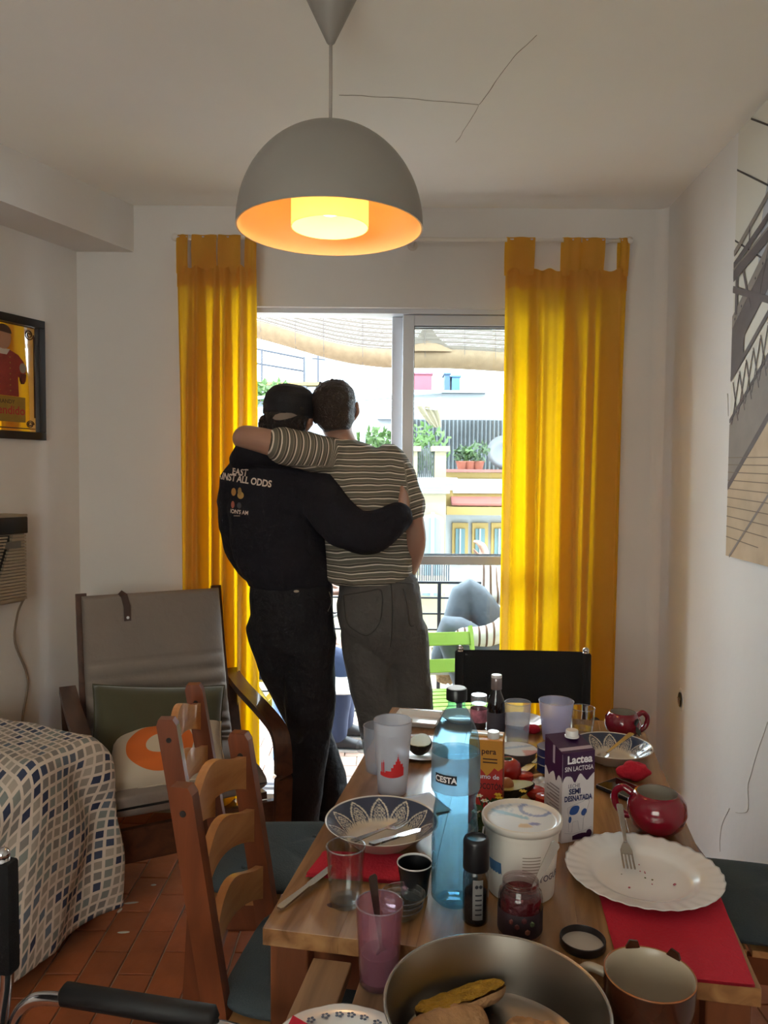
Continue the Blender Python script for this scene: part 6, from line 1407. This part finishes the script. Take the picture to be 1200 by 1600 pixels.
cap_ = fuse('cap', [capr], .006, mat('black_cap', rgb(20, 20, 26), .8, bump=.2, bscale=200), pa_, 2)
# pale crescent where the cap's back opening shows
bvc = BVHTree.FromPolygons([v.co.copy() for v in hr.data.vertices] + [v.co.copy() for v in cap_.data.vertices], [tuple(p.vertices) for p in hr.data.polygons] + [tuple(len(hr.data.vertices) + i for i in p.vertices) for p in cap_.data.polygons])
def project(b, tree, lift=.0015, cast=None):
    """lay flat print on a surface; drops what misses it"""
    dead = []
    for v in b.bm.verts:
        o = Vector((v.co.x, v.co.y - .5, v.co.z)); hit = tree.ray_cast(o, Vector((0, 1, 0)))
        if hit[0] is None or hit[0].y > v.co.y + .14: dead.append(v)
        else: v.co = hit[0] + hit[1] * lift if hit[1].y < 0 else hit[0] - Vector((0, lift, 0))
    bmesh.ops.delete(b.bm, geom=dead, context='VERTS')
cres = [(428, 654), (432, 649), (440, 646.5), (450, 645.5), (458, 646), (465, 650), (458, 653), (450, 655.5), (440, 657.5), (432, 657)]
b = MB(); b.poly([A_(x, y, 2.95) for x, y in cres]); bmesh.ops.triangulate(b.bm, faces=b.bm.faces); bmesh.ops.subdivide_edges(b.bm, edges=b.bm.edges, cuts=2); project(b, bvc, .003)
b.build('cap_opening', mat('pale_gap', rgb(120, 108, 100), .8), cap_, True)
# print on the hoodie's back
bvh = BVHTree.FromPolygons([v.co.copy() for v in hood.data.vertices], [tuple(p.vertices) for p in hood.data.polygons])
m_hp = mat('hoodie_print', rgb(206, 190, 178), .8)
def back_text(txt, size, px, py, rot, bold=.0008, sx=1.0, align='RIGHT'):
    b = MB(); b.bm.free(); b.bm = text_bm(txt, size, bold, align)
    for v in b.bm.verts: v.co.x *= sx
    bmesh.ops.triangulate(b.bm, faces=b.bm.faces); bmesh.ops.subdivide_edges(b.bm, edges=[e for e in b.bm.edges if e.calc_length() > .004], cuts=1)
    p = A_(px, py, 2.93); b.xf(Matrix.Translation(p) @ Matrix.Rotation(rot, 4, 'Y') @ Matrix.Rotation(PI / 2, 4, 'X')); project(b, bvh, .0022); b.build('print_lettering', m_hp, hood)
back_text('EAST', .038, 386, 740, R(7), .0008, .8); back_text('AGAINST ALL ODDS', .036, 425, 757, R(8), .001, .82); back_text("ION'S AM", .022, 388, 802, R(5), .0004, .8)
for (px, py, rx, rz_, c_) in ((363, 769, .011, .015, (176, 122, 60)), (374, 768, .008, .015, (150, 120, 70)), (375.5, 774, .013, .014, (170, 136, 74)), (362, 789, .008, .014, (168, 92, 76)), (373, 790, .009, .012, (60, 64, 74))):
    b = MB(); q = A_(px, py, 2.93); b.poly([q + Vector((rx * math.cos(t), 0, rz_ * math.sin(t))) for t in [k * PI / 8 for k in range(16)]]); bmesh.ops.triangulate(b.bm, faces=b.bm.faces); bmesh.ops.subdivide_edges(b.bm, edges=b.bm.edges, cuts=1); project(b, bvh, .0022)
    b.build('print_badge', mat('badge%d%d' % (c_[0], c_[1]), rgb(*c_), .8), hood)
MB().b2(-.012, .012, -.001, .001, -.0008, .0008).build('print_line', m_hp, hood, False, A_(370, 806, 2.925))

# --- right man: striped T shirt and grey jeans
pb_ = thing('person', 'person in a striped T shirt and grey jeans with an arm round the other\'s shoulders', 'person', (0, 0, 0))
hb = A_(524, 645, 3.04); upB = Vector((-.12, .05, 1)); fwB = Vector((.0, 1, -.08))
torB = [(A_(597, 985), .145, .10), (A_(593, 940), .148, .105), (A_(586, 890), .135, .10), (A_(577, 830), .145, .105), (A_(571, 775), .160, .11), (A_(567, 735), .165, .105), (A_(556, 712), .12, .085), (A_(542, 697), .068, .064), (A_(533, 686), .058, .06), (A_(528, 670), .054, .058)]
bR = [A_(614, 724, 3.05), A_(632, 770, 3.03), A_(644, 815, 3.02), A_(648, 850, 3.03), A_(640, 885, 3.10), A_(626, 912, 3.20)]
bL = [A_(518, 714, 3.03), A_(478, 704, 2.93), A_(436, 695, 2.90), A_(398, 686, 2.91), A_(382, 684, 2.955), A_(386, 694, 3.07), A_(404, 722, 3.2), A_(415, 735, 3.24)]
lB = [A_(571, 985, 3.07), A_(577, 1035, 3.07), A_(590, 1100, 3.07), A_(602, 1170, 3.07), A_(609, 1230, 3.06), A_(612, 1290, 3.06)]
rB = [A_(630, 985, 3.08), A_(638, 1040, 3.08), A_(645, 1105, 3.08), A_(649, 1170, 3.08), A_(652, 1230, 3.07), A_(653, 1290, 3.07)]
body = [stack([(c, X * a, Yv * b_) for c, a, b_ in torB])] + head(hb, upB, fwB, .98)
body += [smooth_limb(bR, [.056, .051, .048, .045, .038, .028]), smooth_limb(bL, [.056, .052, .052, .048, .046, .042, .033, .028])]
body += hand(bR[-1], (-.55, .3, -.6), (.3, .9, .2), 1, .5) + hand(bL[-1], (.5, .25, -.7), (-.2, 1, .2), 1, .4)
body += [smooth_limb(lB, [.085, .078, .062, .055, .045, .04]), smooth_limb(rB, [.085, .075, .06, .055, .045, .04])]
fuse('body', body, .0055, m_skin, pb_, 2)
def stripes():
    m = bpy.data.materials.new('striped_jersey'); m.use_nodes = True; nt = m.node_tree; b = nt.nodes['Principled BSDF']; b.inputs['Roughness'].default_value = .9; b.inputs['Specular IOR Level'].default_value = .2
    a = nt.nodes.new('ShaderNodeAttribute'); a.attribute_name = 'weft'; f = nt.nodes.new('ShaderNodeMath'); f.operation = 'FRACT'
    d = nt.nodes.new('ShaderNodeMath'); d.operation = 'DIVIDE'; d.inputs[1].default_value = .0255; nt.links.new(a.outputs['Fac'], d.inputs[0]); nt.links.new(d.outputs[0], f.inputs[0])
    cr = nt.nodes.new('ShaderNodeValToRGB'); el = cr.color_ramp.elements; cr.color_ramp.interpolation = 'CONSTANT'
    el[0].position = 0; el[0].color = rgb(108, 105, 95) + (1,); el[1].position = .36; el[1].color = rgb(222, 214, 200) + (1,)
    e = el.new(.52); e.color = rgb(86, 83, 75) + (1,); e = el.new(.78); e.color = rgb(150, 142, 128) + (1,); e = el.new(.88); e.color = rgb(108, 105, 95) + (1,)
    nt.links.new(f.outputs[0], cr.inputs[0]); nt.links.new(cr.outputs[0], b.inputs['Base Color'])
    tc = nt.nodes.new('ShaderNodeTexCoord'); n2 = nt.nodes.new('ShaderNodeTexNoise'); n2.inputs['Scale'].default_value = 12; nt.links.new(tc.outputs['Object'], n2.inputs['Vector']); bp = nt.nodes.new('ShaderNodeBump'); bp.inputs['Strength'].default_value = .8; bp.inputs['Distance'].default_value = .03
    nt.links.new(n2.outputs['Fac'], bp.inputs['Height']); nt.links.new(bp.outputs[0], b.inputs['Normal']); return m
shirt = [stack([(A_(577, 906), X * .174, Yv * .126), (A_(577, 898), X * .178, Yv * .130), (A_(576, 870), X * .174, Yv * .126), (A_(574, 820), X * .172, Yv * .122), (A_(571, 770), X * .180, Yv * .122), (A_(566, 735), X * .184, Yv * .118), (A_(559, 713), X * .15, Yv * .10), (A_(546, 699), X * .095, Yv * .082), (A_(536, 691), X * .070, Yv * .070)])]
shirt += [smooth_limb([A_(606, 722, 3.05), A_(620, 745, 3.04), A_(634, 780, 3.03), A_(639, 800, 3.025)], [.074, .074, .068, .066], 1, None, 18), smooth_limb([A_(526, 716, 3.03), A_(490, 707, 2.95), A_(455, 700, 2.912), A_(438, 696, 2.90)], [.078, .074, .070, .068], 1, None, 18)]
sh = fuse('t_shirt', shirt, .0075, stripes(), pb_, 2, .0085, 8.5)
wa = sh.data.attributes.new('weft', 'FLOAT', 'POINT')
aL0, aL1 = A_(512, 712, 3.0), A_(438, 696, 2.90); aR0, aR1 = A_(612, 728, 3.05), A_(639, 800, 3.025)
for i, v in enumerate(sh.data.vertices):
    c = v.co; dl = (aL1 - aL0).normalized(); tl_ = (c - aL0).dot(dl); dr = (aR1 - aR0).normalized()
    val = c.z + .05 * (c.x - .0) * .5 - .012 * math.sin((c.x + .25) * 6) + .009 * noise.noise(Vector((c.x * 7 + c.z * 5, c.z * 6 - c.x * 3, 4))) + .004 * noise.noise(Vector((c.x * 22, c.z * 16, 1)))
    if tl_ > 0 and c.z > 1.50: k = min(1, tl_ / .03); val = val * (1 - k) + (1.6 + tl_) * k
    elif c.x > aR0.x + .035 and c.z < aR0.z + .02 and c.z > aR1.z - .09 and c.x > aR0.x + .05 + (aR0.z - c.z) * .12: val = 2.4 - (c - aR0).dot(dr)
    wa.data[i].value = val
m_jean = mat('grey_denim', rgb(86, 85, 84), .85, bump=.8, bscale=11, bdist=.03, var=.12, vscale=9, spec=.3)
jn = [stack([(A_(591, 899), X * .150, Yv * .112), (A_(591, 915), X * .160, Yv * .118), (A_(592, 945), X * .168, Yv * .126), (A_(596, 980), X * .164, Yv * .120), (A_(602, 1005), X * .14, Yv * .095), (A_(606, 1030), X * .09, Yv * .06)])]
jn += [smooth_limb(lB, [.100, .098, .090, .090, .095, .094], 1, None, 18), smooth_limb(rB, [.098, .090, .084, .088, .092, .092], 1, None, 18)]
jeans = fuse('jeans', jn, .008, m_jean, pb_, 6, .009, 8, None, (1, 1, .8))
bvh = BVHTree.FromPolygons([v.co.copy() for v in jeans.data.vertices], [tuple(p.vertices) for p in jeans.data.polygons])
m_st = mat('denim_stitch', rgb(60, 58, 58), .9)
for path in ([(537, 930), (555, 927), (575, 924), (595, 922), (597, 950), (592, 975), (575, 992), (555, 985), (542, 970), (537, 930)], [(630, 920), (636, 945), (640, 975), (646, 978)], [(611, 912), (613, 950), (612, 990), (610, 1010)], [(530, 914), (560, 912), (600, 910), (645, 912)]):
    fine = [p for p in bez([(x, y, 0) for x, y in path], 8)]; stitched(jeans, [(p.x, p.y) for p in fine], bvh, m_st, .0022)
shoe('shoe', Vector((.05, 3.30, 0)), Vector((.03, 3.02, 0)), mat('white_trainer', rgb(190, 188, 184), .6), pb_); shoe('shoe', Vector((.15, 3.30, 0)), Vector((.132, 3.02, 0)), MATS['white_trainer'], pb_)
up = upB.normalized(); fw = (fwB - up * fwB.dot(up)).normalized(); sd = fw.cross(up)
hrb = [hair_rings(hb, .012, -.062, .004, .0)]
for k in range(60):
    a = rnd.uniform(-1.4, 1.4); h = rnd.uniform(-.03, .115); rr = math.sqrt(max(0, 1 - (h / .135) ** 2)); c = hb + up * h - fw * (.104 * rr * math.cos(a)) + sd * (.083 * rr * math.sin(a)); dn = (c - hb).normalized()
    hrb.append(limb([c + up * .012, c + dn * .004, c - up * .016 + dn * .002], [.004, .007, .003], 1, None, 8))
fuse('hair', hrb, .005, m_hair_b, pb_, 1, .0022, 45)

# --- people out on the balcony
def seated(label, loc, rz, m_top, m_leg, kneeL, ankL, kneeR, ankR, elbL, wrL, elbR, wrR, m_hair, m_foot):
    """seated figure, local +x = the way it faces, +y = its left"""
    r = thing('person', label, 'person', loc, rz); hip = Vector((0, 0, .50)); nk = Vector((-.05, 0, 1.03)); V = Vector
    tors = [(V((0, 0, .42)), .13, .16), (V((-.01, 0, .52)), .12, .165), (V((-.03, 0, .68)), .105, .15), (V((-.05, 0, .85)), .115, .17), (V((-.06, 0, .95)), .10, .165), (V((-.055, 0, 1.0)), .07, .09), (V((-.04, 0, 1.05)), .054, .056), (V((-.03, 0, 1.09)), .05, .052)]
    def lims(g): return [smooth_limb([(0, .09, .48), V((0, .09, .48)).lerp(V(kneeL), .5), kneeL, V(kneeL).lerp(V(ankL), .5), ankL], [.085 + g, .078 + g, .06 + g, .055 + g, .04 + g]), smooth_limb([(0, -.09, .48), V((0, -.09, .48)).lerp(V(kneeR), .5), kneeR, V(kneeR).lerp(V(ankR), .5), ankR], [.085 + g, .078 + g, .06 + g, .055 + g, .04 + g])]
    def arms(g, e=1.0): return [smooth_limb([(-.06, .17, .94), elbL, V(elbL).lerp(V(wrL), e)], [.05 + g, .044 + g, .03 + g]), smooth_limb([(-.06, -.17, .94), elbR, V(elbR).lerp(V(wrR), e)], [.05 + g, .044 + g, .03 + g])]
    ch = [stack([(c, Yv * b_, X * a) for c, a, b_ in tors])] + head((.0, 0, 1.18), (0, 0, 1), (1, 0, 0)) + lims(0) + arms(0)
    ch += hand(wrL, V(wrL) - V(elbL), (0, 0, 1), 1, .5) + hand(wrR, V(wrR) - V(elbR), (0, 0, 1), -1, .5)
    fuse('body', ch, .008, m_skin, r, 2)
    fuse('top', [stack([(c, Yv * (b_ + .022), X * (a + .02)) for c, a, b_ in tors[:-2]])] + arms(.016, .85), .011, m_top, r, 2, .005, 9)
    fuse('trousers', [stack([(c, Yv * (b_ + .012), X * (a + .012)) for c, a, b_ in tors[:2]])] + lims(.018), .011, m_leg, r, 2, .004, 9)
    hr = []
    for h, a, b_, o in HEAD[2:]: hr.append(ring(V((.0, 0, 1.18)) + Zv * h * 1.06 + X * (-.03 if h < .05 else -.006), Yv * (a + .012), X * (b_ - .01 if h < .05 else b_ + .01), 20))
    fuse('hair', [hr], .009, m_hair, r, 1, .003, 40)
    for an, kn in ((ankL, kneeL), (ankR, kneeR)): shoe('shoe', V((an[0] + .17, an[1], max(0, an[2] - .09))), V((an[0] - .06, an[1], max(0, an[2] - .09))), m_foot, r, mat('white_sole', rgb(206, 204, 200), .6))
    return r
m_gj = mat('grey_jeans_outside', rgb(86, 92, 100), .85, var=.15, vscale=20); m_strw = None
def stripe_sleeve():
    m = bpy.data.materials.new('white_brown_stripes'); m.use_nodes = True; nt = m.node_tree; b = nt.nodes['Principled BSDF']; b.inputs['Roughness'].default_value = .9
    tc = nt.nodes.new('ShaderNodeTexCoord'); sx = nt.nodes.new('ShaderNodeSeparateXYZ'); nt.links.new(tc.outputs['Object'], sx.inputs[0]); d = nt.nodes.new('ShaderNodeMath'); d.operation = 'DIVIDE'; d.inputs[1].default_value = .038
    f = nt.nodes.new('ShaderNodeMath'); f.operation = 'FRACT'; nt.links.new(sx.outputs[0], d.inputs[0]); nt.links.new(d.outputs[0], f.inputs[0]); g = nt.nodes.new('ShaderNodeMath'); g.operation = 'LESS_THAN'; g.inputs[1].default_value = .3; nt.links.new(f.outputs[0], g.inputs[0])
    mx = nt.nodes.new('ShaderNodeMix'); mx.data_type = 'RGBA'; mx.inputs[6].default_value = rgb(206, 202, 190) + (1,); mx.inputs[7].default_value = rgb(92, 66, 54) + (1,); nt.links.new(g.outputs[0], mx.inputs[0]); nt.links.new(mx.outputs[2], b.inputs['Base Color']); return m
seated('seated person in a brown striped top and grey jeans on the balcony', (.79, 4.27, ZB), PI, stripe_sleeve(), m_gj, (.42, .05, .72), (.30, .04, .30), (.30, -.14, .90), (.46, -.10, .52), (.17, .15, .72), (.40, .12, .69), (.12, -.26, .86), (.17, -.30, 1.05), m_hair_b, mat('boot_black', rgb(30, 30, 34), .6))
m_dj = mat('dark_jeans', rgb(44, 56, 84), .85)
seated('seated person in dark blue jeans and black shoes by the balcony railing', (-.66, 4.42, ZB), 0, mat('navy_top', rgb(40, 44, 56), .9), m_dj, (.42, .09, .50), (.43, .09, .09), (.42, -.10, .50), (.40, -.12, .09), (.12, .2, .66), (.32, .1, .6), (.12, -.2, .66), (.32, -.1, .6), m_hair_d, MATS['boot_black'])
# standing person in light jeans, mostly hidden by the curtain
pd_ = thing('person', 'standing person in light blue jeans just outside the door behind the hoodie', 'person', (-.475, 3.86, ZB), R(20))
V = Vector
tors = [(V((0, 0, .86)), .10, .15), (V((0, 0, .94)), .10, .15), (V((0, 0, 1.08)), .09, .13), (V((0, 0, 1.24)), .10, .155), (V((0, 0, 1.33)), .09, .15), (V((0, 0, 1.39)), .06, .08), (V((.01, 0, 1.43)), .05, .052), (V((.015, 0, 1.47)), .048, .05)]
legs = lambda g: [smooth_limb([(0, s * .085, .86), (.01, s * .09, .48), (0, s * .09, .09)], [.082 + g, .06 + g, .042 + g]) for s in (-1, 1)]
arms = lambda g, e: [smooth_limb([(0, s * .16, 1.32), (-.03, s * .21, 1.05), (.16 * e, s * .12, .98)], [.048 + g, .042 + g, .03 + g]) for s in (-1, 1)]
fuse('body', [stack([(c, Yv * b_, X * a) for c, a, b_ in tors])] + head((.03, 0, 1.545), (0, 0, 1), (1, 0, 0), .95) + legs(0) + arms(0, 1) + hand((.16, .12, .98), (1, 0, 0), (0, 0, 1), 1, .5) + hand((.16, -.12, .98), (1, 0, 0), (0, 0, 1), -1, .5), .008, m_skin, pd_, 2)
fuse('jacket', [stack([(c, Yv * (b_ + .025), X * (a + .025)) for c, a, b_ in tors[:-2]])] + arms(.02, .8), .011, mat('grey_jacket', rgb(110, 112, 114), .9), pd_, 2, .006, 9)
fuse('jeans', [stack([(c, Yv * (b_ + .012), X * (a + .012)) for c, a, b_ in tors[:2]])] + legs(.022), .010, mat('light_blue_denim', rgb(96, 122, 152), .85, var=.15, vscale=12), pd_, 2, .005, 9)
hr = [ring(V((.03, 0, 1.545)) + Zv * h + X * (-.03 if h < .05 else -.006), Yv * (a + .012), X * (b_ - .01 if h < .05 else b_ + .01), 20) for h, a, b_, o in HEAD[2:]]
fuse('hair', [hr], .009, m_hair_b, pd_, 1, .003, 40)
for s in (-1, 1): shoe('shoe', V((.17, s * .09, 0)), V((-.07, s * .09, 0)), mat('pale_trainer', rgb(196, 186, 170), .6), pd_)

# ------------------------------------------------------------------ balcony furniture
def folding_chair(label, loc, rz, col_name, c_):
    """slatted folding chair, local +x = front"""
    m = mat(col_name, rgb(*c_), .5); r = thing('folding_chair', label, 'chair', loc, rz)
    for s in (-1, 1):
        y = s * .19
        MB().flat_bar([(.20, y, .0), (-.05, y, .40), (-.20, y, .76)], .032, .018, (1, 0, .4)).build('back_leg', m, r); MB().flat_bar([(-.20, y * .88, .0), (.0, y * .88, .24), (.18, y * .88, .43)], .032, .018, (1, 0, -.4)).build('front_leg', m, r)
    for k in range(6): MB().b2(-.13 + k * .062, -.13 + k * .062 + .048, -.2, .2, .432, .446, .002).build('seat_slat', m, r)
    for z in (.57, .70): MB().box((-.118 - (z - .57) * .42, 0, z), (.014, .40, .07), Matrix.Rotation(R(-22), 3, 'Y'), .003).build('back_slat', m, r)
    for s in (-1, 1): MB().b2(-.14, .2, s * .15 - .008, s * .15 + .008, .40, .431).build('seat_rail', m, r)
    return r
folding_chair('lime green slatted folding chair behind the glass on the balcony', (.315, 3.865, ZB), R(-80), 'lime_paint', (126, 158, 52))
folding_chair('yellow slatted folding chair by the railing under the dark jeans sitter', (-.67, 4.42, ZB), R(0), 'lemon_paint', (178, 158, 46))
wc = thing('metal_chair', 'white metal chair with round seat on the balcony between the two men', 'chair', (-.215, 4.12, ZB), R(95)); m_wm = mat('white_metal', rgb(214, 212, 206), .4)
MB().lathe([(0, .42), (.17, .42), (.18, .428), (.17, .438), (0, .434)], 32).build('seat', m_wm, wc, True, None, 0, 40)
for s in (-1, 1):
    MB().tube(bez([(-.16, s * .12, .43), (-.19, s * .13, .62), (-.20, s * .11, .80), (-.20, 0, .86)], 6), .009, 8).build('back_tube', m_wm, wc, True)
    MB().tube(bez([(-.12, s * .11, .425), (-.16, s * .15, .30), (-.18, s * .17, .0)], 6), .010, 8).build('leg', m_wm, wc, True); MB().tube(bez([(.10, s * .11, .425), (.14, s * .15, .30), (.16, s * .17, .0)], 6), .010, 8).build('leg', m_wm, wc, True)
# wicker armchair under the seated person and the straw bag
wk = thing('wicker_chair', 'wicker armchair with curved cane arms under the striped person', 'chair', (.81, 4.27, ZB), PI); m_wk = mat('cane', rgb(188, 154, 100), .6, bump=.5, bscale=90)
MB().lathe([(0, .36), (.24, .36), (.26, .38), (.25, .40), (0, .40)], 28, (0, 0, 0), 1, 1).build('seat', m_wk, wk, True, None, 0, 40)
for s in (-1, 1):
    MB().tube(bez([(.24, s * .24, 0), (.27, s * .27, .35), (.20, s * .29, .56), (0, s * .30, .62), (-.22, s * .26, .66)], 6), .016, 8).build('arm', m_wk, wk, True); MB().tube([(-.2, s * .2, 0), (-.22, s * .24, .40), (-.28, s * .24, .90)], .016, 8).build('back_post', m_wk, wk, True)
MB().grid(lambda u, v: Vector((-.26 - .04 * v - .04 * math.sin(PI * u), -.24 + .48 * u, .42 + .48 * v + .06 * math.sin(PI * u) * v)), 16, 12).grid(lambda u, v: Vector((-.28 - .04 * v - .04 * math.sin(PI * u), -.24 + .48 * u, .42 + .48 * v + .06 * math.sin(PI * u) * v)), 16, 12).build('back_panel', m_wk, wk, True)
q = at(703, 1062, 4.42); bgs = thing('straw_bag', 'straw bag hanging behind the lime green chair', 'bag', (q.x, 4.42, q.z - .02))
def bagf(u, v):
    a = 2 * PI * u; k = .10 * (.75 + .35 * v) * (1 if v > .02 else .5); return Vector((k * math.cos(a), k * .55 * math.sin(a), .20 * v + .006 * math.sin(a * 9 + v * 20)))
MB().grid(bagf, 40, 14, True).build('basket', mat('straw', rgb(160, 138, 104), .9, bump=.8, bscale=120, var=.3, vscale=60), bgs, True)
MB().tube(bez([(-.07, 0, .19), (-.05, 0, .30), (.05, 0, .30), (.07, 0, .19)], 8), .006, 8).build('strap', MATS['straw'], bgs, True)
